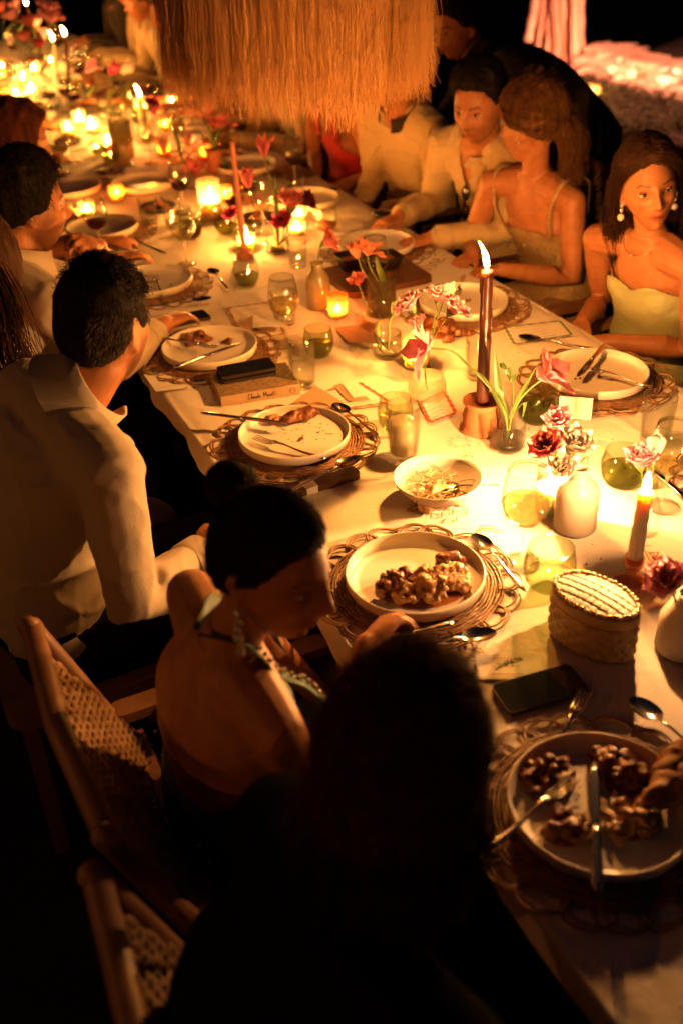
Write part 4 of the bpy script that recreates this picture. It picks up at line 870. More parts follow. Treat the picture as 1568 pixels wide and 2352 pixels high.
for k, (px, py, a_) in enumerate(((1548, 1772, .25), (1530, 1822, .1))):     # a torn bread roll on the rim of the shadowed plate
    P = at(px, py, T + .036); br = thing('bread_roll', ('dark crusted half of a torn bread roll on the rim of the shadowed plate', 'paler torn half of a bread roll lying inside the shadowed plate')[k], 'bread', P, a_); mb = MB(); mb.ell((.02, 0, .008), (.062, .026, .022), 40, 24); me = mb.mesh('crust', mat('bread_crust', (.40, .19, .065), rough=.6, col2=(.20, .075, .025), vscale=30, stretch=(.4, 3, 1), bump=.5, bscale=90)); v = getv(me); n_ = getn(me)
    setv(me, v + n_*(.0035*np.sin(v[:, 0]*150 + 40*v[:, 1] + 3*noise(v, 30, k)) + .004*fbm(v, 40, k + 3, 3))[:, None]); link('crust', me, br)
HERB = mat('herb', (.10, .15, .03), rough=.5, var=.4, vscale=90)
for k, (P0, ex, ey, lb) in enumerate(((PA, .085, .05, 'chopped herbs sprinkled over the potatoes and meat'), (PZ, .09, .08, 'chopped herbs sprinkled over the shadowed plate'), (PB, .09, .07, 'chopped herbs scattered on the steak plate'))):
    R = np.random.RandomState(k + 60); hm = MB()
    for i in range(46): a, q = R.uniform(0, 6.28), math.sqrt(R.rand()); hm.ell((ex*q*math.cos(a) + (.01, 0, .02)[k], ey*q*math.sin(a) - (.04, .0, -.02)[k], .0145 + (.030 if k == 0 else .016)*(1 - q)*R.rand()), (R.uniform(.002, .005), R.uniform(.001, .002), .0007), 6, 4)
    t = thing('herbs', lb, 'herbs', (P0[0], P0[1], T)); part('leaf_bits', hm, HERB, t, kind='stuff')
# bowl of noodles
bp_ = at(1004, 1146); bo = thing('bowl', 'wide cream bowl of noodles casting a round shadow', 'bowl', bp_); part('dish', MB().lathe([(0, .001), (.036, .001), (.040, .004), (.070, .022), (.0935, .050), (.0965, .058), (.0950, .0590), (.0915, .051), (.067, .025), (.038, .008), (0, .007)], 64), CERAMIC, bo)
blobs('noodle_heap', 'noodles and fish scraps in the wide cream bowl', 'food', bp_ + V(-.005, -.028, .014), rlumps(26, .050, .026, .022, .012, 11), RICE, amp=.008, f=80)
nd = thing('noodle_strands', 'loose noodle strands in the wide cream bowl', 'food', bp_ + V(0, 0, .012)); R = np.random.RandomState(3); P = np.zeros((70, 8, 3))
for i in range(70):
    a0 = R.uniform(0, 6.28); q = R.uniform(.01, .055); c = V(q*math.cos(a0), q*math.sin(a0)*.8, .008 + .25*q + .012*R.rand()); w = R.uniform(0, 6.28)
    for j in range(8): c = c + .0055*V(math.cos(w), math.sin(w), R.uniform(-.2, .35)); w += R.uniform(-.5, .7); P[i, j] = c
mb = MB(); add_tubes(mb, P, .0012, 5, .8); part('strand', mb, RICE, nd, kind='stuff')
q0, q1 = bp_ + V(.035, -.02, .036), above(bp_, 1145, 1114); ck = thing('spoon', 'thin serving spoon leaning out of the noodle bowl', 'spoon', q0); part('handle', MB().tube([(0, 0, 0), (q1 - q0)*.5, q1 - q0], .0028, 7, flat=.6), STEEL, ck); part('bowl', MB().ell((-.02, -.002, .003), (.026, .018, .005), 14, 8), STEEL, ck)
R = np.random.RandomState(21); cr = MB()
for i in range(420):
    x, y = R.uniform(.62, 1.72), R.uniform(.5, 4.2); q = R.uniform(.0008, .0024); cr.ell((x, y, T + .0022), (q, q*R.uniform(.6, 1), q*.7), 6, 5)
o = part('crumbs', cr, mat('bread_crumb', (.36, .20, .08), rough=.8, var=.5, vscale=200), kind='stuff'); o['label'] = 'bread crumbs scattered over the cream tablecloth'
# phones, book, case, papers, place card
phone([(1133, 1580), (1315, 1532), (1352, 1590), (1150, 1652)], 'black smartphone face down in the shadow of the quilted box')
phone([(362, 742), (470, 715), (487, 733), (378, 755)], 'smartphone lying between two plates near the curly-haired man')
bk = at(585, 905); b0, b1 = at(510, 935), at(690, 905); brz = math.atan2((b1 - b0)[1], (b1 - b0)[0]); book = thing('book', 'small boxed art book signed in script under two stacked phones', 'book', (b0 + b1)/2 + V(*(np.array([-math.sin(brz), math.cos(brz), 0])*.075)), brz)
BL = np.linalg.norm(b1 - b0); part('cover', MB().box((0, 0, .014), (BL, .15, .028)), mat('book_cover', (.52, .37, .22), rough=.6, var=.1, vscale=40), book, smooth=False)
part('cover_picture', MB().slab(rr(BL*.985, .145, .002), .0283, .0288), mat('book_art', (.38, .26, .13), rough=.6, col2=(.10, .075, .04), vscale=90, stretch=(1, 3, 1)), book, smooth=False)
sig = MB(); k = .0125        # the signature: Claude Monet
for ln in ([(1.0, 1.5), (.6, 1.7), (.2, .9), (.3, .1), (.9, .2)], [(1.1, .2), (1.5, 1.7), (1.35, .3), (1.6, .1)], [(2.1, .7), (1.7, .6), (1.75, .1), (2.15, .6), (2.2, .1)], [(2.4, .7), (2.4, .15), (2.75, .2), (2.8, .7), (2.85, .1)], [(3.4, .6), (3.0, .5), (3.1, .1), (3.5, .5), (3.65, 1.6), (3.6, .1)], [(3.8, .4), (4.2, .5), (4.0, .75), (3.85, .3), (4.2, .1), (4.5, .3)], [(5.3, 0), (5.5, 1.6), (5.9, .4), (6.3, 1.6), (6.5, .1)], [(6.9, .6), (6.7, .2), (7.0, .1), (7.1, .5), (6.85, .65)], [(7.4, .65), (7.4, .1), (7.65, .6), (7.8, .1), (8.0, .4)], [(8.1, .35), (8.45, .5), (8.25, .7), (8.1, .3), (8.5, .1)], [(8.9, 1.4), (8.8, .2), (9.2, .1), (9.8, .6)], [(8.5, .9), (9.4, 1.1)]): pen(sig, [(x*k*.62, y*k*.75) for x, y in ln], 0, .0008)
part('signature', sig, INK, book, loc=(-.035, -.0755, .0085), rot=(PI/2, 0, 0))
lg = MB(); an = np.linspace(0, 2*PI, 25); pen(lg, [(.0085*math.cos(a), .0085*math.sin(a)) for a in an], 0, .0006, 40)
for ln in ([(-.005, .005), (-.005, -.005)], [(.005, .005), (.005, -.005)], [(-.005, 0), (.005, 0)], [(-.005, .005), (.005, .005)]): pen(lg, ln, 0, .0006)
part('publisher_logo', lg, INK, book, loc=(BL/2 - .020, -.0755, .0145), rot=(PI/2, 0, 0))
pc_ = at(566, 858, T + .032); phone_at((pc_[0], pc_[1], T + .0295), brz + .04, 'lower phone of the pair stacked on the art book', .01); phone_at((pc_[0] + .003, pc_[1] + .004, T + .0405), brz + .06, 'upper phone of the pair stacked on the art book', .01)
c0, c1 = at(685, 1125, T + .01), at(815, 1085, T + .01); crz = math.atan2((c1 - c0)[1], (c1 - c0)[0]); cc = thing('cigar_case', 'dark brown leather cigar case with a cream paper band by the steak plate', 'case', ((c0 + c1)/2)*V(1, 1, 0) + V(0, 0, T + .001), crz)
part('body', MB().slab(rr(.155, .036, .008), 0, .016), mat('brown_leather', (.085, .035, .018), rough=.4, bump=.3, bscale=200, var=.2), cc, smooth=False); part('paper_band', MB().slab(rr(.030, .0368, .002), -.0004, .0166), PAPER, cc, loc=(-.045, 0, 0), smooth=False)
bm = MB(); pen(bm, [(-.006, .012), (-.008, 0), (-.004, -.012)], 0, .0007); pen(bm, [(.003, .014), (.003, -.014)], 0, .0006); part('band_print', bm, MARK_RED, cc, loc=(-.045, 0, .0170))
c2, c3 = at(690, 1134), at(778, 1106); ps = thing('marker_pen', 'pale slim marker pen lying beside the cigar case', 'pen', (c2 + c3)/2 + V(0, 0, .005), math.atan2((c3 - c2)[1], (c3 - c2)[0])); part('barrel', MB().tube([(-.05, 0, 0), (.035, 0, 0)], .0045, 12), PAPER, ps); part('tip', MB().tube([(-.05, 0, 0), (-.057, 0, 0), (-.066, 0, 0)], [.0046, .0034, .0012], 10), INK, ps)
def sheet(name, label, C4, m=PAPER, z=.0036, lines=0, border=None, cat='paper', curl=.0, lm=INK):
    q = [at(x, y, T + z) for x, y in C4]; o = sum(q)/4; t = thing(name, label, cat, o); G = []
    for u in np.linspace(0, 1, 9):
        G.append([(q[0]*(1 - v) + q[1]*v)*(1 - u) + (q[3]*(1 - v) + q[2]*v)*u - o + V(0, 0, curl*(u*u + .3*v) + .0006*math.sin(u*7 + v*4)) for v in np.linspace(0, 1, 9)])
    part('sheet', MB().grid(np.array(G)), m, t); mb = MB()
    def pp(u, v): i = lambda a: (q[0]*(1 - v) + q[1]*v)*(1 - a) + (q[3]*(1 - v) + q[2]*v)*a; w = i(u) - o; return w + V(0, 0, .0012 + curl*(u*u + .3*v) + .0006*math.sin(u*7 + v*4))
    for i in range(lines):
        u = .18 + .64*i/max(1, lines - 1); R = np.random.RandomState(i + len(label)); a = R.uniform(.12, .25); b = R.uniform(.6, .88); pts = [pp(u + .012*math.sin(k*2.4 + i), a + (b - a)*k/11) for k in range(12)]
        P = np.array(pts); n_ = nrm(pp(1, .5) - pp(0, .5)); mb.grid(np.stack([P + n_*.0007, P - n_*.0007], 1))
    if lines: part('writing', mb, lm, t)
    if border:
        bb = MB()
        for (u0, v0), (u1, v1) in (((.05, .05), (.05, .95)), ((.95, .05), (.95, .95)), ((.05, .05), (.95, .05)), ((.05, .95), (.95, .95))):
            P = np.array([pp(u0 + (u1 - u0)*s_, v0 + (v1 - v0)*s_) for s_ in np.linspace(0, 1, 14)]); w = nrm(np.cross(P[-1] - P[0], V(0, 0, 1)))*.004*(1 + .5*np.sin(np.arange(14)*2.3))[:, None]; bb.grid(np.stack([P + w, P - w], 1))
        part('border', bb, border, t)
    return t
sheet('menu_card', 'printed menu with a red floral border by the upright water glass', [(690, 912), (830, 875), (905, 925), (745, 950)], lines=6, border=MARK_RED); sheet('envelope', 'kraft envelope lying on the printed menu', [(672, 925), (725, 885), (790, 925), (742, 950)], m=KRAFT, z=.0062); sheet('folded_card', 'folded brown and white card on the menu near the lemonade', [(765, 885), (800, 878), (850, 918), (800, 922)], m=KRAFT, z=.007)
sheet('note_card', 'cream note card lying on the folded brown card', [(785, 880), (818, 873), (842, 908), (812, 915)], z=.010); sheet('menu_card', 'menu with a red printed border behind the lemonade glass', [(960, 925), (1020, 895), (1050, 950), (985, 975)], lines=5, border=MARK_RED)
sheet('menu_card', 'large paper menu between the wine glass and the shaded plate', [(515, 705), (625, 690), (660, 770), (560, 790)], lines=6, border=MARK_BROWN); sheet('letter', 'folded letter standing open on the rim of the shaded plate', [(575, 745), (640, 735), (670, 775), (580, 770)], z=.012, lines=4, curl=.025); sheet('envelope', 'kraft envelope flap standing up behind the shaded plate', [(545, 745), (582, 722), (580, 765), (560, 760)], m=KRAFT, z=.02)
sheet('menu_card', 'paper menu lying near the table edge beside the pale dress', [(1150, 752), (1290, 735), (1320, 770), (1175, 795)], lines=5, border=MARK_GREEN); sheet('paper_note', 'small white paper beside the far stemless wine glass', [(790, 505), (825, 505), (835, 525), (790, 530)]); sheet('wrapper', 'crumpled brown paper in the middle of the table', [(770, 752), (860, 745), (870, 800), (800, 795)], m=KRAFT, curl=.012)
for k, pq in enumerate(([(1090, 1505), (1230, 1500), (1260, 1560), (1100, 1560)], [(330, 860), (430, 850), (440, 890), (360, 900)])): sheet('napkin_paper', ('paper printed with coloured flowers beside the black phone', 'paper sheet by the table edge behind the book')[k], pq, lines=3, lm=(MARK_RED, MARK_BROWN)[k], z=.0036)
p0 = at(1318, 962); pcd = thing('place_card', 'blank white tent place card in front of the nearly empty plate', 'place card', p0, math.atan2(*(at(1352, 965) - at(1284, 960))[[1, 0]])); part('front_leaf', MB().grid([[(-.04, 0, 0), (.04, 0, 0)], [(-.04, .014, .052), (.04, .014, .052)]]), PAPER, pcd, smooth=False); part('back_leaf', MB().grid([[(-.04, .0145, .052), (.04, .0145, .052)], [(-.04, .03, 0), (.04, .03, 0)]]), PAPER, pcd, smooth=False)
# quilted oval box bag
bxa, bxb = at(1288, 1392), at(1440, 1510); bxc = at(1355, 1470); brz2 = math.atan2(*(at(1455, 1425, T + .1) - at(1290, 1340, T + .1))[[1, 0]]); bx = thing('box_bag', 'oval quilted box bag with a beaded rim and white padded lid', 'bag', bxc, brz2); ea, eb = .082, .052
QU = mat('quilted_satin', (.42, .29, .14), rough=.42, var=.35, vscale=45, bump=.1); QL = mat('quilted_lid', (.80, .74, .62), rough=.5, bump=.08); GOLD = mat('gold_trim', (.60, .38, .14), rough=.25, metal=1)
def oval(a_, k_): return np.stack([ea*k_*np.cos(a_), eb*k_*np.sin(a_)], -1)
aa = np.linspace(0, 2*PI, 288, endpoint=False); Rg = []
for z, kk in [(0.0, .93), (.002, .97)] + [(z_, 1.0) for z_ in np.linspace(.006, .072, 44)] + [(.074, .985)]:
    q = oval(aa, kk); d_ = .0050*(np.abs(np.sin(aa*9 + z*130))*np.abs(np.sin(aa*9 - z*130)))**.6 if z > .004 and z < .073 else 0*aa
    Rg.append(np.c_[q*(1 + d_/ea)[:, None], np.full(288, z)])
part('quilted_side', MB().rings(Rg), QU, bx); part('hinge_band', MB().lathe([(1.01, .074), (1.035, .077), (1.035, .096), (1.02, .099), (.98, .099)], 90, sx=ea, sy=eb), QU, bx); part('gold_seam', MB().tube([(ea*1.025*math.cos(a), eb*1.04*math.sin(a), .0755) for a in np.linspace(0, 2*PI, 80, endpoint=False)], .0018, 6, loop=True), GOLD, bx)
G = []
for u in np.linspace(0.02, .92, 26):
    q = oval(aa, u); z = .100 + .010*(1 - u**2.5) - .0028*(np.exp(-(np.sin(q[:, 0]/.0046)/.30)**2) + np.exp(-(np.sin(q[:, 1]/.0052)/.30)**2)); G.append(np.c_[q, z])
part('padded_lid', MB().rings(G, True, False), QL, bx)
for i in range(46): a = i*2*PI/46; part('bead', lambda: MB().ell((0, 0, 0), (.0048, .0048, .0042), 10, 7), GOLD if i % 3 else CERAMIC, bx, loc=(ea*.965*math.cos(a), eb*.95*math.sin(a), .1025 + .0012*(i % 2)), key='bead')
# board with black bowls
w0 = at(862, 640); wrz = math.atan2(*(at(970, 648) - at(770, 690))[[1, 0]]); wb = thing('serving_board', 'dark wooden serving board carrying two black bowls', 'board', w0, wrz); part('plank', MB().slab(rr(.30, .26, .03), .001, .02), WOOD_D, wb, smooth=False)
for k, (px, py) in enumerate(((808, 612), (885, 612))):
    P = at(px, py, T + .021); b_ = thing('square_bowl', ('black square bowl with sauce on the serving board, next to the bottle vase', 'black square bowl on the serving board, next to the wine glass')[k], 'bowl', P, wrz); part('dish', MB().rings([np.c_[np.array(rr(a, a, .012))[::1], np.full(20, z)] for a, z in ((.07, .0), (.095, .035), (.10, .04), (.094, .04), (.068, .008))], True, True), BOWL_B, b_); part('sauce', MB().slab(rr(.078, .078, .01), .018, .022), SAUCE, b_, smooth=False)
blobs('bread_piece', 'torn brown bread lying behind the pink carnations', 'food', at(1010, 765), rlumps(12, .07, .04, .03, .018, 31), MEAT, amp=.006); blobs('bread_crust', 'reddish crust next to the torn bread behind the frosted votive', 'food', at(1050, 778), rlumps(8, .05, .02, .018, .014, 33), MEAT, amp=.005)
# glasses
tumbler(at(1258, 1347), 'green-tinted stemless tumbler behind the quilted box', .050, .092, GLG, .33); wine_glass(at(1198, 1292), 'stemmed white wine glass glowing in front of the candle', .215, .048, .42)
tumbler(at(1426, 1112), 'green-tinted tumbler half full beside the pink rose', .049, .085, GLG, .5, GREENW); tall_glass(at(1502, 1010), 'tall clear tumbler behind the white rosebud', .040, .115, 0); wine_glass(at(1520, 1165), 'clear wine glass at the table edge behind the white rosebud', .20, .044, .2)
tall_glass(at(926, 1047), 'tall glass filled with cloudy lemonade', .040, .135, .68, LEMON, flutes=12); tumbler(at(908, 985), 'green-tinted tumbler standing right behind the lemonade', .044, .085, GLG, .35)
tall_glass(at(1096, 868), 'slim clear glass beside the dark brown taper', .034, .115, .15, flutes=10); tumbler(at(1230, 968), 'green-tinted tumbler half full under the open pink tulip', .048, .082, GLG, .6, GREENW)
wine_glass(at(658, 792), 'wine glass with white wine behind the fluted water glass', .205, .044, .4); tall_glass(at(655, 742), 'clear water tumbler seen through the white wine glass', .038, .10, .3); tumbler(at(733, 818), 'green-tinted tumbler behind the fluted water glass', .043, .085, GLG, .45, GREENW); tall_glass(at(697, 887), 'fluted highball glass of water beside the stacked phones', .0375, .135, .5, flutes=14)
tumbler(at(568, 655), 'stemless glass of white wine in front of the coral taper', .043, .085, None, .45, GREENW); wine_glass(at(430, 608), 'wine glass beside the blazing pillar candle', .20, .043, .25); tumbler(at(440, 548), 'dark tumbler behind the wine glass near the pillar candle', .043, .085, GLG, .4, REDW); tall_glass(at(345, 512), 'straight clear glass beyond the curly hair', .038, .095, .25); tall_glass(at(400, 520), 'second straight glass close to the pillar candle', .038, .12, .2)
tumbler(at(750, 528), 'stemless wine glass with rose wine near the table edge', .044, .088, None, .3, mat('rose_wine', (.5, .16, .08), rough=.2)); wine_glass(at(862, 688), 'wine glass rising behind the orange tulips', .20, .044, .3, REDW); tall_glass(at(680, 470), 'clear glass in front of the plate by the red dress', .040, .11, .1); tall_glass(at(685, 612), 'small clear glass below the burgundy flower', .034, .09, .3)
R = np.random.RandomState(12)
for k, (px, py) in enumerate(((40, 320), (75, 330), (120, 300), (245, 262), (280, 300), (330, 330), (300, 250), (60, 215), (110, 190), (30, 250))):
    (tumbler if k % 2 else tall_glass)(at(px, py), ('blurred tall glass by the far left guests', 'blurred tumbler near the far left guests', 'blurred tall glass left of the candle cluster', 'blurred tumbler at the candle cluster', 'blurred tall glass at the foot of the lit taper', 'blurred tumbler before the candle cluster', 'blurred tall glass behind the candle cluster', 'blurred tumbler under the far pink flowers', 'blurred tall glass under the far pink flowers', 'blurred tumbler at the edge of the far table')[k], R.uniform(.036, .044), R.uniform(.085, .12), gl=None if k % 3 else GLG, fill=.4)
# candles
cb = at(1104, 985); th = thing('candle_holder', 'terracotta candle holder under the dark brown taper', 'candle holder', cb); part('pot', MB().lathe([(0, .001), (.050, .001), (.053, .004), (.052, .009), (.046, .014), (.0445, .02), (.046, .04), (.040, .058), (.0395, .064), (.047, .076), (.0465, .079), (.042, .079), (.018, .070), (.0, .069)], 48), TERRA, th)
tp = cb + V(0, 0, .070); taper_candle(tp, above(tp, 1118, 622), 'lit dark brown taper in the terracotta holder', WAX_DARK, .0155, fl=.060, lean=-.35)
hb = at(1448, 1342); hs_ = thing('candlestick', 'pink-tinted glass candlestick under the white taper', 'candlestick', hb); part('base', MB().lathe([(0, .001), (.036, .001), (.038, .006), (.030, .016), (.014, .024), (.012, .036), (.017, .044), (.0185, .050), (.0185, .066), (.0155, .066), (.0150, .052), (0, .051)], 36), glass('pink_glass', (.90, .62, .50), milk=.18, milkcol=(.75, .40, .28)), hs_)
tp = hb + V(0, 0, .052); taper_candle(tp, above(tp, 1482, 1128), 'lit white taper in the pink glass candlestick', WAX_WHITE, .0150, fl=.038, lean=.1, drips=False, fm=FLAME_W)
tp = at(563, 592); taper_candle(tp + V(0, 0, .02), above(tp, 533, 325), 'tall unlit coral taper leaning beside the pillar candle', WAX_CORAL, .0105, lit=False, drips=False); hh = thing('candle_holder', 'low brown holder under the coral taper', 'candle holder', tp); part('pot', MB().lathe([(0, .001), (.032, .001), (.030, .012), (.014, .022), (.013, .034), (.011, .034), (0, .02)], 28), TERRA, hh)
votive(at(1265, 1092, .84)*V(1, 1, 0) + V(0, 0, T), 'blazing votive candle hidden behind the wine glass', .031, .105, fl=.050, wax=.066, m=FLAME_B, gl=GL); votive(at(776, 727), 'small amber votive beside the frosted bottle vase', .031, .070, AMBER, fl=.026, wax=.02); votive(at(955, 842), 'tall glowing votive behind the cut-glass bowl', .038, .085, fl=.032, wax=.035)
votive(at(568, 572), 'small bright votive behind the coral taper', .032, .05, fl=.034, wax=.03)
pl_ = at(486, 502); pt_ = thing('pillar_candle', 'thick glowing pillar candle in a glass cylinder', 'candle', pl_); part('cylinder', MB().lathe([(0, .001), (.043, .001), (.043, .15), (.041, .15), (.041, .006), (0, .005)], 32), VOT, pt_); part('wax', MB().lathe([(0, .006), (.036, .006), (.036, .07), (.03, .068), (0, .066)], 28), WAX_WHITE, pt_); flame(pt_, (0, 0, .07), .05, FLAME_F, w=.009)
far_c = ((215, 285, .045), (185, 268, .045), (160, 290, .04), (55, 175, .05), (80, 150, .05), (75, 200, .04), (250, 322, .035), (325, 238, .04), (40, 210, .04))
for k, (px, py, fl_) in enumerate(far_c): votive(at(px, py + 20), ('bright votive in the middle of the far candle cluster', 'bright votive left of the far candle cluster centre', 'votive at the near left of the far candle cluster', 'bright votive below the far pink flowers', 'bright votive behind the far pink flowers', 'votive in front of the far pink flowers', 'small votive at the near right of the far candle cluster', 'votive beside the far leaning tulip', 'votive at the very far left of the table')[k], .036, .075, fl=fl_, wax=.03, m=FLAME_F)
for k, (bx_, by_, tx, ty, m, lab) in enumerate(((160, 190, 150, 82, WAX_DARK, 'blurred lit dark taper among the far flowers'), (128, 170, 122, 92, WAX_WHITE, 'blurred lit white taper among the far flowers'), (328, 320, 322, 222, WAX_WHITE, 'blurred lit white taper beside the far tulips'), (95, 130, 62, 12, WAX_DARK, 'blurred dark taper at the top of the far flowers'))): tp = at(bx_, by_); taper_candle(tp, above(tp, tx, ty), lab, m, .014, fl=.05, drips=False, fm=FLAME_F)
# vases
def vase(kind, P, label, prof, m, n=36, water=None):
    t = thing(kind, label, 'vase', P, group='little vases of cut flowers'); part('body', MB().lathe(prof, n), m, t)
    if water: part('water', MB().lathe(water, 28), GLW, t)
    return t
v_white = at(1318, 1212); vase('bottle_vase', v_white, 'cream ceramic bottle vase holding white and coral roses', [(0, .001), (.041, .001), (.044, .005), (.044, .085), (.040, .102), (.024, .116), (.017, .124), (.017, .140), (.020, .145), (.017, .145), (.014, .138), (.014, .124)], CERAMIC)
v_bud = at(1290, 1075); vase('bud_vase', v_bud, 'small clear glass bud vase holding one magenta-hearted rose', [(0, .001), (.026, .001), (.028, .006), (.026, .05), (.014, .07), (.011, .09), (.014, .1), (.012, .1), (.009, .09), (.012, .07), (.023, .05)], GL)
v_stem = at(1480, 1222); vase('bud_vase', v_stem, 'tall clear bud vase behind the white taper', [(0, .001), (.024, .001), (.026, .006), (.025, .06), (.013, .10), (.012, .15), (.015, .16), (.013, .16), (.010, .15), (.011, .10), (.022, .06)], GL)
v_frog = at(1163, 1028); vase('flower_frog_glass', v_frog, 'low clear glass with a brass flower frog holding the bent tulip', [(0, .002), (.038, .002), (.042, .006), (.042, .066), (.040, .067), (.039, .008), (0, .006)], GL, water=[(0, .008), (.038, .008), (.038, .034), (0, .034)])
def frog(P, label):
    t = thing('flower_frog', label, 'flower frog', P + V(0, 0, .0075)); part('base', MB().lathe([(0, 0), (.028, 0), (.028, .009), (0, .010)], 24), BOWL_B, t); mb = MB()
    for i in range(44): q = .0255*math.sqrt((i + .5)/44); a = i*2.39996; mb.tube([(q*math.cos(a), q*math.sin(a), .008), (q*math.cos(a), q*math.sin(a), .021)], .0010, 4)
    part('pin', mb, GOLD, t, kind='stuff')
frog(v_frog, 'dark round flower frog with brass pins inside the low clear glass')
v_cut = at(980, 912); cu_ = thing('cut_glass_bowl', 'faceted cut-glass bowl holding the pink carnations', 'bowl', v_cut); a = np.linspace(0, 2*PI, 64, endpoint=False)
part('body', MB().rings([np.array([[q*(1 + (.03 if ((j//2 + i) % 2) else -.03)*(.006 < z < .056))*math.cos(t), q*(1 + (.03 if ((j//2 + i) % 2) else -.03)*(.006 < z < .056))*math.sin(t), z] for j, t in enumerate(a)]) for i, (q, z) in enumerate([(.02, .001), (.042, .001), (.046, .008), (.048, .016), (.048, .024), (.0475, .032), (.047, .040), (.046, .048), (.043, .057), (.042, .062), (.040, .062), (.040, .01)])], False, False), glass('cut_glass', (.97, .95, .9), milk=.22, milkcol=(.9, .85, .7)), cu_, smooth=False)
v_low = at(890, 818); vase('low_glass', v_low, 'low clear tumbler holding the drooping green tulip bud', [(0, .002), (.036, .002), (.04, .006), (.040, .05), (.037, .072), (.0355, .072), (.037, .05), (.036, .008), (0, .006)], GL, water=[(0, .008), (.034, .008), (.036, .03), (0, .03)])
v_sq = at(876, 722); vase('straight_glass_vase', v_sq, 'straight grey glass vase holding the orange tulips', [(0, .002), (.042, .002), (.044, .006), (.044, .12), (.042, .12), (.041, .008), (0, .006)], glass('smoke_glass', (.72, .68, .55), milk=.12, milkcol=(.45, .38, .24)), water=[(0, .008), (.040, .008), (.040, .05), (0, .05)])
v_fr = at(733, 706); vase('bottle_vase', v_fr, 'frosted glass bottle vase holding a coral ranunculus', [(0, .001), (.034, .001), (.037, .005), (.0375, .08), (.034, .10), (.022, .118), (.018, .124), (.018, .138), (.021, .143), (.018, .143), (.015, .137), (.015, .124), (.032, .1)], FROST)
v_sm = at(852, 745); vase('bud_vase', v_sm, 'tiny clear bottle beside the straight grey vase', [(0, .001), (.028, .001), (.03, .006), (.029, .03), (.018, .045), (.012, .06), (.012, .075), (.015, .08), (.012, .08), (.010, .07)], GL)
v_k2 = at(638, 580); vase('flower_frog_glass', v_k2, 'low clear glass with a dark flower frog behind the coral taper', [(0, .002), (.038, .002), (.042, .006), (.042, .05), (.040, .05), (.039, .008), (0, .006)], GL); frog(v_k2, 'dark flower frog inside the glass behind the coral taper')
v_t2 = at(495, 395); vase('terracotta_vase', v_t2, 'pale terracotta vase under the blurred coral flowers', [(0, .001), (.03, .001), (.034, .01), (.032, .05), (.04, .1), (.038, .1), (.03, .05)], TERRA); v_r = at(1562, 1490); vase('bottle_vase', v_r, 'white vase with a magenta rose at the table edge', [(0, .001), (.041, .001), (.046, .008), (.044, .07), (.03, .10), (.02, .112), (.022, .122), (.018, .122), (.016, .112)], mat('white_ceramic', (.80, .76, .68), rough=.35))
v_f = [at(150, 245), at(60, 235), at(250, 285), at(420, 372), at(285, 360), at(25, 200), at(120, 160), at(345, 345)]
for k, P in enumerate(v_f): vase('bud_vase', P, ('blurred glass bud vase near the far dark taper', 'blurred glass bud vase below the far pink flowers', 'blurred glass bud vase at the candle cluster', 'blurred glass vase of leggy tulips before the lamp fringe', 'tall smoky glass vase beyond the candle cluster', 'blurred bud vase at the far edge of the table', 'blurred bud vase behind the far flowers', 'blurred bud vase beside the burgundy flower')[k], [(0, .001), (.03, .001), (.032, .01), (.03, .08), (.016, .11), (.018, .15), (.015, .15), (.013, .11), (.026, .08)] if k != 4 else [(0, .001), (.05, .001), (.052, .01), (.05, .17), (.048, .17), (.047, .01)], GL if k != 4 else FROST)
# flowers
def up(b, px, py, dz=0): return above(b, px, py) + V(0, 0, dz)
def fl(name, label, vz, zb, path, kind, m, size, face=None, leaves=(), stem_r=.0024, m2=None):
    size *= 1.45 if vz[1] > 3.0 else (1.22 if kind == 'open_tulip' else 1.12)
    b = V(*vz) + V(0, 0, zb); return flower(name, label, b, [b] + [up(b, *q) for q in path], kind, m, size, face, [([up(b, *q) for q in lp], w) for lp, w in leaves], stem_r, m2=m2)
FC = lambda x, y, z: RT*x + UP*y - FW*z          # a facing direction given as right / up / towards the viewer
fl('tulip', 'splayed pink tulip bending low over the cut-glass bowl', v_frog, .02, [(1160, 955), (1135, 905), (1085, 850), (1035, 805), (985, 800)], 'open_tulip', PINK, .040, FC(-1, .1, .35), [([(1158, 960), (1120, 880), (1075, 840), (1045, 812)], .012), ([(1165, 955), (1145, 895), (1140, 850), (1135, 800)], .011), ([(1170, 960), (1195, 905), (1215, 870), (1232, 840)], .014), ([(1172, 955), (1200, 925), (1205, 930), (1198, 962)], .008)], .0032)
fl('tulip', 'open pink tulip in front of the nearly empty plate', v_frog, .02, [(1175, 955), (1195, 915), (1225, 885), (1252, 868)], 'open_tulip', PINK, .040, FC(.6, .5, .5), (), .0028)
fl('sprig', 'dark-budded green sprig behind the bent tulip', v_frog, .02, [(1175, 940), (1178, 890), (1170, 855), (1160, 845)], 'bud', LEAF, .012, None, [([(1172, 880), (1180, 862), (1195, 850)], .012), ([(1170, 870), (1165, 850), (1178, 835)], .010)], .0012)
fl('rose', 'pink rose with a magenta heart in the small clear bud vase', v_bud, .05, [(1288, 985), (1282, 972)], 'rose', ROSEP, .030, FC(-.3, .6, .8), m2=HOT); fl('rose', 'pale cream rose glowing over the hidden votive', v_white, .08, [(1310, 1095), (1312, 1030)], 'rose', CREAM, .038, FC(.2, .6, .8)); fl('rose', 'small cream rose low on the bottle vase rim', v_white, .08, [(1305, 1100), (1288, 1075)], 'rose', CREAM, .030, FC(-.2, .3, 1)); fl('rose', 'coral rose beside the pale cream rose', v_white, .08, [(1300, 1090), (1262, 1035)], 'rose', CORAL, .036, FC(-.5, .5, .7), m2=HOT)
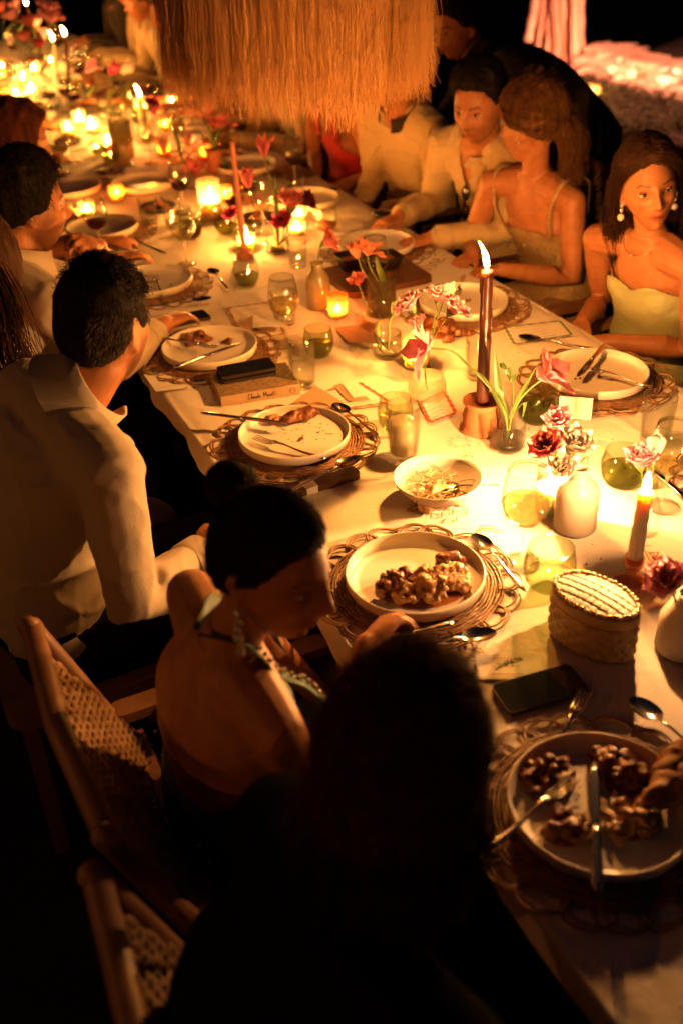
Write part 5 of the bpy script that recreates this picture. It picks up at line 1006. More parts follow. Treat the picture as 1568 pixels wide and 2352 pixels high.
fl('rose', 'dusty pink rose just above the white taper flame', v_stem, .03, [(1478, 1130), (1471, 1068)], 'rose', ROSEP, .034, FC(-.1, .8, .6)); fl('rosebud', 'cream rosebud in front of the tall clear tumbler', v_stem, .03, [(1490, 1140), (1505, 1045)], 'bud', CREAM, .034, FC(0, 1, .2)); fl('rose', 'magenta rose in the white vase at the table edge', v_r, .08, [(1555, 1395), (1540, 1338)], 'rose', ROSEP, .036, FC(-.6, .4, .7), m2=HOT)
for k, (px, py, m, kd, s_, lab) in enumerate(((945, 708, ROSEP, 'lisianthus', .034, 'pink lisianthus closest to the green tulip bud'), (1005, 690, PINK, 'carnation', .030, 'deep pink carnation in the middle of the bunch'), (1035, 715, ROSEP, 'carnation', .036, 'pale pink ruffled carnation nearest the dark taper'), (1022, 678, CREAM, 'bud', .026, 'closed white bud above the pink carnations'), (962, 745, PINK, 'rose', .018, 'small pink bloom low in the carnation bunch'))): fl('carnation' if kd == 'carnation' else 'lisianthus', lab, v_cut, .02, [(975, 850), (985, 800), ((px + 985)/2, (py + 790)/2), (px, py)], kd, m, s_, FC((px - 990)/60, .8, .5), [([(980, 790), (972, 760), (960, 735)], .009)] if k < 2 else (), .0018)
fl('tulip', 'orange tulip bending over the serving board, facing the lamp', v_sq, .03, [(880, 690), (872, 655), (850, 615), (842, 585)], 'open_tulip', ORNG, .034, FC(.2, .9, .5), [([(882, 700), (880, 650), (868, 610), (862, 585)], .012)], .0028); fl('tulip', 'lower orange tulip half closed beside the first', v_sq, .03, [(875, 690), (850, 650), (832, 620), (822, 592)], 'tulip', ORNG, .032, FC(-.4, .9, .3), (), .0026)
fl('rose', 'small coral rose resting low against the board', v_sm, .04, [(840, 700), (822, 650)], 'rose', CORAL, .024, FC(-.3, .6, .8)); fl('tulip', 'green tulip bud nodding above the low clear tumbler', v_low, .02, [(893, 780), (894, 740), (903, 722)], 'bud', mat('petal_green', (.40, .46, .16), rough=.5, var=.2, trans=.3), .030, FC(.3, .8, .1), [([(885, 800), (868, 770), (872, 740), (885, 730)], .010), ([(888, 800), (875, 790), (870, 800), (890, 822)], .009)], .003)
fl('ranunculus', 'coral ranunculus leaning from the frosted bottle vase', v_fr, .12, [(733, 575), (745, 560)], 'rose', CORAL, .036, FC(.8, .4, .4)); fl('ranunculus', 'large coral ranunculus above the burgundy flower', v_k2, .02, [(655, 545), (665, 505), (668, 478)], 'rose', CORAL, .042, FC(.1, .8, .6)); fl('anemone', 'burgundy anemone below the large coral ranunculus', v_k2, .02, [(650, 545), (652, 515)], 'rose', HOT, .030, FC(-.3, .4, .9), m2=BURG); fl('anemone', 'nearly black anemone beside the large coral ranunculus', v_k2, .02, [(665, 540), (700, 500), (698, 466)], 'rose', BURG, .028, FC(.8, .3, .5)); fl('tulip', 'coral tulip on a tall bare stem near the red dress', v_k2, .02, [(640, 530), (632, 450), (612, 380), (607, 358)], 'tulip', CORAL, .034, FC(0, 1, .2), [([(640, 560), (636, 500), (634, 440), (632, 400)], .010)], .0022); fl('tulip', 'coral tulip just beside the tall coral taper', v_k2, .02, [(630, 540), (600, 480), (572, 430)], 'tulip', CORAL, .032, FC(-.2, 1, .2), (), .0020); fl('rose', 'small pink rose low beside the coral taper', v_k2, .02, [(560, 530), (535, 500)], 'rose', HOT, .022, FC(-.3, .5, .8), stem_r=.0014)
fl('tulip', 'wide-open coral tulip above the wine glass by the pillar candle', v_t2, .08, [(490, 375), (470, 395), (448, 405)], 'open_tulip', PINK, .044, FC(-.5, .4, .8), [([(500, 340), (520, 390), (530, 430)], .016)], .0024); fl('lily', 'big coral bloom over the terracotta vase', v_t2, .08, [(495, 330), (500, 292)], 'open_tulip', CORAL, .042, FC(.1, .9, .5), [([(490, 340), (465, 310), (450, 290)], .014), ([(495, 350), (480, 300), (470, 270)], .012), ([(492, 345), (500, 310), (512, 290)], .013)]); fl('tulip', 'tall red tulip hanging before the lamp fringe', v_t2, .08, [(485, 320), (480, 262)], 'tulip', CORAL, .036, FC(0, 1, .3)); fl('tulip', 'pale pink closed tulip beside the coral blooms', v_f[3], .04, [(430, 350), (434, 335)], 'bud', BLUSH, .036, FC(.1, 1, .2), [([(420, 370), (405, 310), (385, 275)], .012), ([(425, 370), (440, 350), (455, 345)], .012)])
fl('tulip', 'blurred red tulip behind the pale pink one', v_f[7], .04, [(350, 300), (354, 262)], 'tulip', HOT, .040, FC(0, 1, .3)); fl('anemone', 'blurred burgundy anemone beside the red tulip', v_f[7], .04, [(345, 300), (345, 250)], 'rose', BURG, .032, FC(.3, .8, .5)); fl('tulip', 'blurred pink tulip low on the far cloth', v_f[3], .04, [(390, 370), (378, 352)], 'tulip', BLUSH, .036, FC(-.2, 1, .3)); fl('tulip', 'pink tulip seen against the edge of the lamp fringe', v_f[7], .04, [(395, 300), (398, 225), (395, 195)], 'bud', ROSEP, .034, FC(0, 1, .2))
for k, (vi, px, py, m, kd, s_) in enumerate(((1, 35, 45, ROSEP, 'rose', .045), (1, 70, 62, CORAL, 'rose', .045), (0, 112, 28, ROSEP, 'carnation', .045), (0, 116, 52, ROSEP, 'carnation', .05), (6, 85, 60, BLUSH, 'rose', .045), (5, 40, 20, ROSEP, 'rose', .04), (1, 60, 95, CORAL, 'rose', .04), (0, 92, 110, HOT, 'rose', .035), (2, 200, 165, ROSEP, 'tulip', .038), (2, 250, 168, HOT, 'tulip', .038), (2, 278, 165, CREAM, 'tulip', .040), (0, 195, 195, CORAL, 'rose', .04), (6, 105, 85, ROSEP, 'rose', .04), (5, 8, 28, CORAL, 'rose', .04))):
    fl('blurred_rose' if kd != 'tulip' else 'blurred_tulip', ('dusty rose at the top of the far arrangement', 'coral rose in the middle of the far arrangement', 'topmost pink snapdragon floret by the far dark taper', 'lower pink snapdragon floret by the far dark taper', 'blush rose beside the snapdragon', 'pink rose at the upper edge of the far arrangement', 'low coral rose of the far arrangement', 'magenta rose near the far white taper', 'pink tulip beyond the dark taper', 'magenta tulip leaning over the far cloth', 'cream and pink tulip at the guest arm', 'coral bloom at the foot of the dark taper', 'pink rose right under the snapdragon', 'coral rose at the very edge of the far arrangement')[k], v_f[vi], .06, [((px + 0), py + 45), (px, py)], kd, m, s_, FC((px - 90)/120, .8, .5), [([(px, py + 60), (px + 12, py + 40), (px + 22, py + 25)], .014)], .002)
# small dark things by the far table edge
q = at(895, 508); cs = thing('sunglasses_case', 'dark case lying near the elbow of the linen shirt', 'case', q, math.atan2(*(at(935, 518) - at(850, 500))[[1, 0]])); part('shell', MB().lathe([(.0, -.075), (.022, -.07), (.030, -.04), (.031, .04), (.022, .07), (0, .075)], 20).xf(np.array([[0, 0, 1], [1, 0, 0], [0, .6, 0]]), (0, 0, .02)), PHONE, cs)

fabric_n = mat('napkin_brown', (.16, .075, .035), rough=.9, var=.2)
# the crowded far half of the table
R = np.random.RandomState(77); placed = []
def free(x, y, r):
    for a, b, c in placed:
        if (a - x)**2 + (b - y)**2 < (r + c)**2: return False
    placed.append((x, y, r)); return True
for o in list(bpy.data.objects):
    if o.parent is None and o.get('category') and o.location.y > 3.3 and .5 < o.location.x < 1.8 and abs(o.location.z - T) < .05 and o.get('category') != 'placemat': placed.append((o.location.x, o.location.y, .14 if o['category'] == 'plate' else .045))
anchors = [(o.location.x, o.location.y, ' '.join(o['label'].split()[:8])) for o in bpy.data.objects if o.parent is None and o.get('category') in ('plate', 'candle', 'votive candle', 'vase', 'flower', 'board', 'glass', 'wine glass') and o.location.y > 3.0 and abs(o.location.z - T) < .2 and .4 < o.location.x < 1.9]
told = set()
def tell(what, x, y):
    for ax_, ay_, nm in sorted(anchors, key=lambda q: (q[0] - x)**2 + (q[1] - y)**2):
        dx, dy = x - ax_, y - ay_; rel = ('just beyond' if dy > 0 else 'just before') if abs(dy) > abs(dx) else ('on the lamp side of' if dx > 0 else 'on the bearded man side of')
        w = nm.split()
        while w and w[-1] in ('a', 'an', 'the', 'of', 'at', 'by', 'in', 'on', 'behind', 'holding', 'beside', 'before', 'under', 'with', 'near', 'beyond', 'right', 'far', 'left', 'over', 'left', 'crossed', 'heaped', 'hanging', 'and'): w.pop()
        k_ = (what, rel, ' '.join(w))
        if k_ not in told and len((what + rel).split()) + len(w) < 15: told.add(k_); return '%s %s the %s' % k_
    return what
n = 0
for i in range(700):
    x, y = R.uniform(.64, 1.70), 3.5 + 4.6*R.uniform()**1.2; k = R.choice(8); q = (x, y, T)
    if k <= 1 and free(x, y, .075): t = thing('small_dish', tell('small stoneware dish', x, y), 'dish', q, group='small dishes on the far half of the table'); part('dish', lambda: MB().lathe([(0, .001), (.045, .001), (.065, .008), (.074, .022), (.072, .022), (.06, .011), (0, .006)], 32), CERAMIC if R.rand() < .5 else BOWL_B, t, key='small_dish'); blobs('dish_food', tell('sauced food in the small dish', x, y), 'food', (x, y, T + .008), rlumps(9, .04, .03, .02, .012, i), MEAT if R.rand() < .6 else POTATO, voxel=.006, group='food in small dishes on the far table')
    elif k == 2 and free(x, y, .04): wine_glass(q, tell('stemmed wine glass', x, y), .20, .043, .3, REDW if R.rand() < .4 else WINE)
    elif k == 3 and free(x, y, .042): tumbler(q, tell('stemless tumbler', x, y), .043, .085, GLG if R.rand() < .5 else GL, .4, REDW if R.rand() < .3 else GREENW)
    elif k == 4 and free(x, y, .08): c_ = cut(R.choice(['knife', 'fork', 'spoon']), 'piece of cutlery lying on the far half of the table', (x, y, T + .004), R.uniform(-.6, .6)); c_['label'] = tell(c_['category'] + ' lying', x, y)
    elif k == 5 and n < 5 and free(x, y, .09): n += 1; phone_at((x, y, T + .0015), R.uniform(0, 3), tell('black smartphone', x, y))
    elif k == 6 and free(x, y, .10): t = thing('napkin', tell('crumpled brown napkin', x, y), 'napkin', q, R.uniform(0, 6), group='crumpled napkins on the far table'); u, v = np.meshgrid(np.linspace(-1, 1, 16), np.linspace(-1, 1, 16)); G = np.stack([.10*u, .085*v, .014 + .010*fbm(np.stack([u*2 + i, v*2, 0*u], -1).reshape(-1, 3), 1, i).reshape(u.shape)*1.0], -1); part('cloth', MB().grid(G), fabric_n, t)
    elif k == 7 and free(x, y, .036) and R.rand() < .5: votive(q, tell('little votive', x, y), .032, .06, AMBER if R.rand() < .5 else VOT, fl=.024, wax=.025, m=FLAME_F)
# ================================================================== chairs
def chair(P, face, label, arms=True, back=True):
    """oak frame, cord-woven seat and back; P is the seat centre on the ground, face points to the table"""
    f = nrm(V(face[0], face[1], 0)); rz = math.atan2(f[1], f[0]) - PI/2; t = thing('dining_chair', label, 'chair', (P[0], P[1], 0), rz, group='oak dining chairs with woven cord backs')
    w, d, sh = .245, .21, .44
    for sx in (-1, 1):
        part('leg', lambda: MB().bar((sx*w, d, 0), (sx*w, d, .62 if arms else sh), .034, .034), OAK, t, smooth=False, key='fleg%d%d' % (sx, arms))
        part('leg', lambda: MB().tube(curve([(sx*w, -d + .02, 0), (sx*w, -d, .44), (sx*w, -d - .07, .64), (sx*w, -d - .16, .88)], 12), .019, 8, round_=True), OAK, t, key='bleg%d' % sx)
        part('side_rail', lambda: MB().bar((sx*w, -d, sh - .03), (sx*w, d, sh - .03), .024, .04), OAK, t, smooth=False, key='srail%d' % sx)
        if arms: part('armrest', lambda: MB().slab(rr(.045, .50, .02), .62, .642).xf(loc=(sx*w, -.02, 0)), OAK, t, smooth=False, key='arm%d' % sx)
    part('front_rail', lambda: MB().bar((-w, d, sh - .03), (w, d, sh - .03), .024, .04), OAK, t, smooth=False, key='frail')
    part('top_rail', lambda: MB().tube([(-w - .005, -d - .155, .872), (0, -d - .170, .874), (w + .005, -d - .155, .872)], .019, 10, round_=True), OAK, t, key='trail')
    part('lower_rail', lambda: MB().bar((-w, -d - .02, .56), (w, -d - .02, .56), .024, .03), OAK, t, smooth=False, key='lrail')
    def weave(seat):
        mb = MB(); n = 26
        for i in range(n):
            u = (i + .5)/n; x = np.linspace(-w + .02, w - .02, 49); z = .0055*np.sin(np.arange(49)*PI/2 + i*PI/2) 
            if seat: P = np.stack([x, 0*x - d + 2*d*u, sh - .012 + z - .012*np.cos(x/w*PI/2)], -1)
            else: y0, z0 = np.interp(u, [0, .3, 1], [-d - .02, -d - .06, -d - .155]), .575 + (.85 - .575)*u; P = np.stack([x, y0 + z - .02*np.cos(x/w*PI/2), 0*x + z0 + .003*np.cos(np.arange(49)*PI/2 + i*PI/2)], -1)
            mb.tube(P, .0062 if not seat else .0095, 6)
        for i in range(13):
            x = -w + .03 + (2*w - .06)*i/12
            if not seat: u = np.linspace(0, 1, 20); mb.tube(np.stack([0*u + x, np.interp(u, [0, .3, 1], [-d - .02, -d - .06, -d - .155]) - .02*math.cos(x/w*PI/2), .57 + .29*u], -1), .0045, 5)
        return mb
    part('woven_seat', lambda: weave(True), CORD, t, kind='stuff', key='wseat'); part('woven_back', lambda: weave(False), CORD, t, kind='stuff', key='wback'); return t
chair((.425, 1.235), (1, .02), 'oak chair with woven cord back under the woman with the bun'); chair((.405, .69), (1, .02), 'oak chair in near darkness under the dark head of hair')
chair((2.17, 2.93), (-1, .05), 'oak chair with pale frame behind the sequinned dress'); chair((2.17, 2.27), (-1, .05), 'oak chair half cut by the picture edge behind the pale strapless dress')
chair((2.2, 3.42), (-1, 0), 'oak chair under the man in the open linen shirt'); chair((2.2, 4.05), (-1, 0), 'oak chair under the linen shirt beneath the lamp fringe'); chair((.05, 2.75), (1, .0), 'oak chair under the bearded man with his hand at his mouth')
st = thing('stool', 'dark wooden stool under the curly-haired man in the white shirt', 'stool', (.17, 1.95, 0)); part('seat', MB().slab(rr(.40, .40, .05), .41, .45), OAK, st, smooth=False)
for sx in (-1, 1):
    for sy in (-1, 1): part('leg', MB().bar((sx*.16, sy*.16, 0), (sx*.16, sy*.16, .41), .035, .035), OAK, st, smooth=False)

# ================================================================== cast
def fabric(n, c, rough=.8, var=.06, bump=.2, bs=300, sheen=.15, trans=0): return mat(n, c, rough=rough, var=var, vscale=12, bump=bump, bscale=bs, sheen=sheen, trans=trans, spec=.5 if sum(c) > .2 else .0)
SHIRT_W = fabric('shirt_white', (.42, .35, .25)); LINEN = fabric('linen_beige', (.50, .38, .20), bump=.35, bs=180); BLACK = fabric('black_cloth', (.008, .008, .009), sheen=0); DARK = fabric('dark_jacket', (.035, .026, .022), bump=.3, bs=120); NAVY = fabric('dark_trousers', (.010, .010, .013), sheen=0)
PALE = fabric('pale_green_silk', (.42, .45, .22), rough=.45, bump=.12, bs=90); SEQ = mat('sequin_gold', (.50, .36, .18), rough=.35, metal=.25, col2=(.30, .20, .10), vscale=120, bump=.8, bscale=260); TEAL = mat('sequin_teal', (.05, .125, .09), rough=.35, metal=.4, col2=(.03, .07, .055), vscale=160, bump=1.0, bscale=320)
RED = fabric('red_satin', (.52, .03, .035), rough=.4, bump=.1, bs=60); SAND = fabric('sand_cloth', (.42, .32, .18))
def hair_mat(n, c, c2): return mat(n, c, rough=.78, col2=c2, vscale=70, stretch=(1, 1, .12), bump=.6, bscale=220, spec=.12)
H_BLK = hair_mat('hair_black', (.016, .011, .009), (.007, .005, .004)); H_BRN = hair_mat('hair_brown', (.055, .024, .012), (.025, .011, .006)); H_DKB = hair_mat('hair_dark_brown', (.030, .014, .008), (.012, .006, .004)); H_BLD = hair_mat('hair_blond', (.20, .098, .040), (.085, .038, .014)); H_AUB = hair_mat('hair_auburn', (.10, .028, .012), (.05, .014, .006)); H_GRY = hair_mat('hair_grey', (.16, .12, .09), (.06, .045, .035))
PEARL = mat('pearl', (.75, .68, .58), rough=.2, coat=.5); GEM = mat('gem', (.75, .72, .6), rough=.08, metal=.6)
def tresses(root, off, m, locks, r=.0011, n=70, seed=0, spread=.018, name='lock', wave=.010):
    """locks of hair: each guide curve becomes a bundle of fine strands"""
    R = np.random.RandomState(seed); mb = MB()
    for gi, gd in enumerate(locks):
        P = curve(gd, 16); t = np.linspace(0, 1, 16); k = n; o = R.randn(k, 1, 3)*spread*np.array([1, 1, .6]); s_ = (.25 + .75*np.sin(np.clip(t*.9 + .1, 0, 1)*PI)**.8)[None, :, None]; ph = R.uniform(0, 6.28, (k, 1))
        Q = P[None] + o*s_ + wave*np.stack([np.sin(t[None]*9 + ph*.4 + gi), np.cos(t[None]*8 + ph*.4), 0*t[None] + 0*ph], -1)*t[None, :, None]
        add_tubes(mb, Q - off, r, 3, .3)
    return part(name, mb, m, root, kind='stuff')
def trousers(B, root, off, m=NAVY, low=.92):
    mb = MB(); B.torso(mb, .014, -1, .22); B.legs(mb, .016, False, low); return garment('trousers', mb, m, root, off, .012, 3)
def shirt(B, root, off, m, inf=.017, voxel=.007, t0=-.02, amp=.005, seed=0, upto=1.93, name='shirt', cuffs=True, hang=.0, keep=None):
    mb = MB(); B.torso(mb, inf, t0 if not hang else -.09, .985); B.arms(mb, inf*.85, upto, infw=inf*.7)
    for sd in 'LR': mb.ell((B.spine(.86) + getattr(B, 'sh' + sd))*.5 - V(0, 0, .05), (.07, .07, .08), 14, 10)
    mb.tube(curve([B.shL, B.spine(.95) - B.dep*.012, B.shR], 12), .056*B.k + inf, 14, round_=True); ar = nrm(B.elR - B.shR)
    o = garment(name, mb, m, root, off, voxel, 4, [dict(amp=amp, dirs=((.25, .1, 1), (.8, .6, .55), tuple(ar + .35*B.lat)), f=19, s=seed), dict(amp=amp*.5, dirs=((.6, -.5, .6), tuple(ar)), f=42, s=seed + 50)], keep=keep)
    if cuffs and upto > 1.5:
        for sd in 'LR':
            el, w = getattr(B, 'el' + sd), getattr(B, 'wr' + sd); d = nrm(w - el); c = el + (w - el)*min(1, upto - 1); r_ = (.028 if B.male else .0235)*B.k + inf*.85 + .003
            part('cuff', MB().tube([c - d*.05 - off, c - d*.045 - off, c + d*.004 - off, c + d*.006 - off, c + d*.003 - off], [r_*1.0, r_*1.04, r_*1.02, r_*.97, r_*.8], 20), m, root)
    return o

# ---- the man with curly dark hair and a white shirt, his back to us
B = Body(pel=(.115, 1.955, .53), neck=(.245, 1.94, 1.045), shL=(.19, 2.125, 1.0), shR=(.268, 1.735, .985), elL=(.22, 2.24, .74), elR=(.255, 1.665, .725), wrL=(.27, 1.98, .58), wrR=(.445, 1.80, .70), male=True, face=(1, .05, 0), bend=.05, k=1.02)
root, M, hc, off = person('man with curly dark hair in a white dress shirt, seen from behind', B, (.338, 1.935, 1.185), (.74, .66, -.10), hs=1.03, hands=dict(L=dict(d=(.6, -.6, -.3), n=(0, 0, -1), curl=.5), R=dict(d=(.8, .55, -.15), n=(-.3, .5, -.8), curl=.6)), beard=.95)
shirt(B, root, off, SHIRT_W, .016, amp=.005, seed=3); collar(B, hc, M, SHIRT_W, root, off, r=.075, h=.056, flare=.012, lift=.030, fall=.020); trousers(B, root, off)
hair_shell(M, hc, 1.03, True, lambda p: .006 + .010*sstep(.03, .10, p[:, 2]) + .012*sstep(.03, .08, p[:, 1])*sstep(.06, .09, p[:, 2]), lambda p: line_short(p, .062, -.078, -.006) - .040*g(p[:, 1] + .006, .017), H_BLK, root, 40, .45, 3).location = -V(*off)
mb = MB(); rt_, dr_, p_ = scalp(3000, M, hc, 1.03, True, lambda p: line_short(p, .062, -.072, -.008) - .004 - .040*g(p[:, 1] + .006, .017), 5, .006); strands(mb, rt_, dr_ + (M @ V(0, .25, -.2)), (.003 + .019*sstep(.03, .1, p_[:, 2]))*np.random.RandomState(1).uniform(.4, 1.3, len(rt_)), 6, .0006, curl=.5, seed=2, wob=.5)
k_ = (p_[:, 2] > .06) & (p_[:, 1] > -.02); strands(mb, rt_[k_] + dr_[k_]*.012, dr_[k_] + (M @ V(0, .5, .2)), .036, 9, .0008, curl=1.1, seed=4, wob=.5); o = part('hair_strands', mb, H_BLK, root, kind='stuff'); o.location = -V(*off)
mb = MB(); rt_, dr_, p_ = scalp(5200, M, hc, 1.03, True, lambda p: line_short(p, .062, -.060, .0) - .004, 6, .008); k_ = (p_[:, 2] < .05)*(p_[:, 0] > .03)*((np.abs(p_[:, 1] + .006) > .024) | (p_[:, 2] > .026)); strands(mb, rt_[k_], dr_[k_]*.5 + (M @ V(0, -.6, -.5)), .014, 4, .0006, seed=3, wob=.4); o = part('grey_temple_hair', mb, H_GRY, root, kind='stuff'); o.location = -V(*off)

# ---- the woman with the bun, backless teal dress
B = Body(pel=(.315, 1.225, .54), neck=(.300, 1.160, .985), shL=(.300, 1.332, .955), shR=(.325, 1.035, .905), elL=(.43, 1.46, .74), elR=(.395, 1.105, .665), wrL=(.52, 1.36, .62), wrR=(.58, 1.275, .785), male=False, face=(1, .0, 0), bend=.02, k=.95)
root, M, hc, off = person('woman with dark hair in a high bun and a backless teal sequinned dress', B, at(618, 1305, 1.128), (.60, -.80, -.10), hup=(.10, .05, 1), hs=.90, voxel=.0048, hands=dict(R=dict(d=(.80, .42, .12), n=(.35, -.35, -.8), curl=(.40, .50, .62, .75), thumb=.5), L=dict(d=(.6, -.5, -.4), n=(0, 0, -1), curl=.4)), makeup=1.0, iris=(.03, .018, .01))
hair_shell(M, hc, .90, False, lambda p: .005 + .004*sstep(.0, .1, p[:, 2]), lambda p: p[:, 2] - np.interp(p[:, 1], [-.11, -.07, -.015, .005, .035, .055, .075, .105], [-.06, -.058, -.02, -.004, .022, .048, .060, .064]), H_DKB, root, 60, .15, 5, stretch=(1, .2, 1)).location = -V(*off)
lb2 = lambda p: p[:, 2] - np.interp(p[:, 1], [-.11, -.07, -.015, .005, .035, .055, .075, .105], [-.06, -.058, -.02, -.004, .022, .048, .060, .064]); bl = ((at(532, 1112, 1.205) - hc) @ M)/.90; comb(root, off, M, hc, .90, False, lb2, lambda p: .005 + .004*sstep(.0, .1, p[:, 2]), H_DKB, 4200, .10, flow=lambda p: nrm_rows(bl - p), seed=3, wob=.06)
bc = at(532, 1112, 1.205); mb = MB(); mb.ell(bc - off, (.037, .037, .033), 24, 18); o = part('hair_bun', mb, H_DKB, root); mb = MB(); R = np.random.RandomState(8)
for i in range(260):
    a0 = R.uniform(0, 6.28); tl = R.normal(0, .5); t = np.linspace(0, 4.2, 14) + a0; q = np.stack([np.cos(t)*.0372, np.sin(t)*.0372*math.cos(tl), np.sin(t)*.0335*math.sin(tl) + R.normal(0, .012)], -1); q = q/np.maximum(1, np.linalg.norm(q/np.array([.038, .038, .034]), axis=1))[:, None]*R.uniform(1.0, 1.05); add_tubes(mb, (q + bc - off)[None], .0008, 3, .5)
part('bun_strands', mb, H_DKB, root, kind='stuff'); mb = MB(); rt_, dr_, p_ = scalp(260, M, hc, .90, False, lb2, 25, .010); strands(mb, rt_, dr_*.5 + nrm_rows(bc - rt_)*.8, .045, 8, .00045, seed=7, wob=.5); o = part('flyaway_hair', mb, H_DKB, root, kind='stuff'); o.location = -V(*off); R = np.random.RandomState(4)
for i in range(44): a, t_ = R.uniform(2.2, 5.6), R.uniform(.02, .42); part('sequin', lambda: MB().ell((0, 0, 0), (1, 1, 1), 8, 6), GEM, root, loc=B.spine(t_) + .165*math.cos(a)*B.lat + .135*math.sin(a)*B.dep - off, scale=R.uniform(.0015, .0032), key='seq')
mb = MB(); B.torso(mb, .015, -.3, .40); B.legs(mb, .03, False, .9); garment('dress', mb, TEAL, root, off, .009, 3, [dict(amp=.004, dirs=((.3, .2, 1),), f=20, s=2)])
mb = MB(); B.torso(mb, .008, .30, .78); fr = B.dep.copy(); o = garment('dress_bodice', mb, TEAL, root, off, .007, 3, keep=lambda v: ((v - B.spine(.5)) @ fr > .035 - .10*((v[:, 2] - B.spine(.5)[2]) < -.03)) & ((v - B.spine(.5)) @ fr + .0*v[:, 0] > -.2))
for sd in (-1, 1):                           # beaded halter straps from the nape down the chest
    nb = B.neck + (hc - B.neck)*.20; pts = [nb - B.dep*.055 + B.lat*sd*.006 + V(0, 0, .02), nb + B.lat*sd*.056 + V(0, 0, .012), B.neck + B.lat*sd*.058 + B.dep*.05 - B.up*.035, B.spine(.82) + B.dep*.108 + B.lat*sd*.075, B.spine(.68) + B.dep*.135 + B.lat*sd*.085]
    P = curve(pts, 26) - off; R3 = strip(P, np.linspace(.012, .056, 26), np.full(26, .006), ref=nrm(np.asarray(B.dep) + V(0, 0, .5))); part('halter_strap', MB().rings(R3), TEAL, root)
    for j in range(7, 24): part('bead', lambda: MB().ell((0, 0, 0), (.0042, .0042, .0042), 8, 6), GEM, root, loc=P[j] + V(0, 0, .004) + B.dep*.006 + B.lat*sd*.004*math.sin(j*2.1), key='gem')
eb = hc + M @ V(.074, -.008, -.045)*.90 - off
for j, (dz, s_) in enumerate(((0, .006), (-.014, .0075), (-.028, .006), (-.042, .008), (-.056, .006), (-.068, .007))): part('earring', lambda: MB().ell((0, 0, 0), (1, 1, 1.2), 8, 6), GEM, root, loc=eb + V(.002*math.sin(j*2), 0, dz), scale=s_, key='ear_gem')

# ---- the dark head closest to us
B = Body(pel=(.13, .66, .55), neck=(.262, .655, .985), shL=(.265, .845, .93), shR=(.30, .47, .93), elL=(.30, .90, .66), elR=(.38, .34, .70), wrL=(.42, .95, .60), wrR=(.50, .46, .63), male=False, face=(1, 0, 0), bend=.04, k=1.06)
root, M, hc, off = person('person with loose dark brown hair and black clothes, head from behind close to us', B, at(922, 1772, 1.14), (.72, .62, -.24), hs=1.05, hands=dict(R=dict(d=(.6, .6, -.3), n=(0, 0, -1), curl=.5), L=dict(d=(.7, .1, -.5), n=(0, 0, -1), curl=.5)), eyes=False)
shirt(B, root, off, BLACK, .016, .009, amp=.004, seed=8, name='black_top', cuffs=False); trousers(B, root, off, BLACK)
lb3 = lambda p: line_short(p, .060, -.085, -.03); hair_shell(M, hc, 1.05, False, lambda p: .008 + .006*sstep(.0, .1, p[:, 2]), lb3, H_DKB, root, 42, .30, 9, stretch=(1, .35, .5)).location = -V(*off)
comb(root, off, M, hc, 1.05, False, lb3, lambda p: .009 + .006*sstep(.0, .1, p[:, 2]), H_AUB, 6500, .06, flow=lambda p: np.stack([p[:, 0]*5, -.9 + 0*p[:, 0], .1 - 4*np.maximum(0, -p[:, 1])], -1), seed=13, wob=.20, lift=.002)  # auburn over dark brown, here and in the loose strands: rim highlight in colour
mb = MB(); rt_, dr_, p_ = scalp(2600, M, hc, 1.05, False, lb3, 26, .012); strands(mb, rt_, dr_*.55 + (M @ V(0, -.7, .1)), .035*np.random.RandomState(2).uniform(.4, 1.3, 2600), 7, .0007, seed=14, wob=.75, curl=.3); o = part('tousled_hair', mb, H_AUB, root, kind='stuff'); o.location = -V(*off)
tresses(root, off, H_DKB, [[hc + M @ V(x_, y_, z_), hc + M @ V(x_*1.0, y_ - .012, z_ - .06), hc + M @ V(x_*.9, y_ + .005, z_ - .13)] for x_, y_, z_ in ((-.072, -.01, -.02), (-.07, -.04, -.02), (-.05, -.07, -.03), (-.02, -.085, -.03), (.02, -.085, -.03), (.05, -.07, -.03), (.07, -.04, -.02), (.074, -.01, -.02), (.072, .02, -.02))], n=190, seed=12, spread=.014, name='nape_hair', r=.0013)

# ---- pale strapless dress, looking our way
B = Body(pel=(2.10, 2.37, .51), neck=(1.972, 2.305, .995), shL=(2.005, 2.135, .935), shR=(1.925, 2.475, .94), elL=(2.045, 2.150, .685), elR=(2.03, 2.56, .70), wrL=(1.86, 2.31, .685), wrR=(1.87, 2.44, .70), male=False, face=(-1, -.1, 0), bend=.03)
root, M, hc, off = person('woman in a pale green strapless dress with pearl drop earrings looking up from the table', B, (1.932, 2.285, 1.137), (-.42, -.90, .07), hup=(-.16, .07, 1), hs=1.0, voxel=.0042, hands=dict(L=dict(d=(-.75, .4, -.1), n=(0, .2, -1), curl=.4), R=dict(d=(-.7, -.4, -.2), n=(.2, 0, -1), curl=.4)), makeup=1.0)
mb = MB(); B.torso(mb, .011, -.05, .80)
nt = lambda v: B.pel[2] + .325 + .022*np.abs(np.sin(((v - B.neck) @ B.lat)/.066*PI/2 - 0))*(((v - B.spine(.6)) @ B.dep) > 0) - .03*(((v - B.spine(.6)) @ B.dep) < 0)
garment('dress', mb, PALE, root, off, .005, 9, [dict(amp=.0035, dirs=((.10, .12, 1), (-.15, .10, 1)), f=62, s=3, base=.2)], keep=lambda v: v[:, 2] < nt(v)); mb = MB(); B.torso(mb, .014, -1, .12); B.legs(mb, .035, False, .9); garment('skirt', mb, PALE, root, off, .010, 3, [dict(amp=.005, dirs=((.3, .9, .2),), f=22, s=5)])
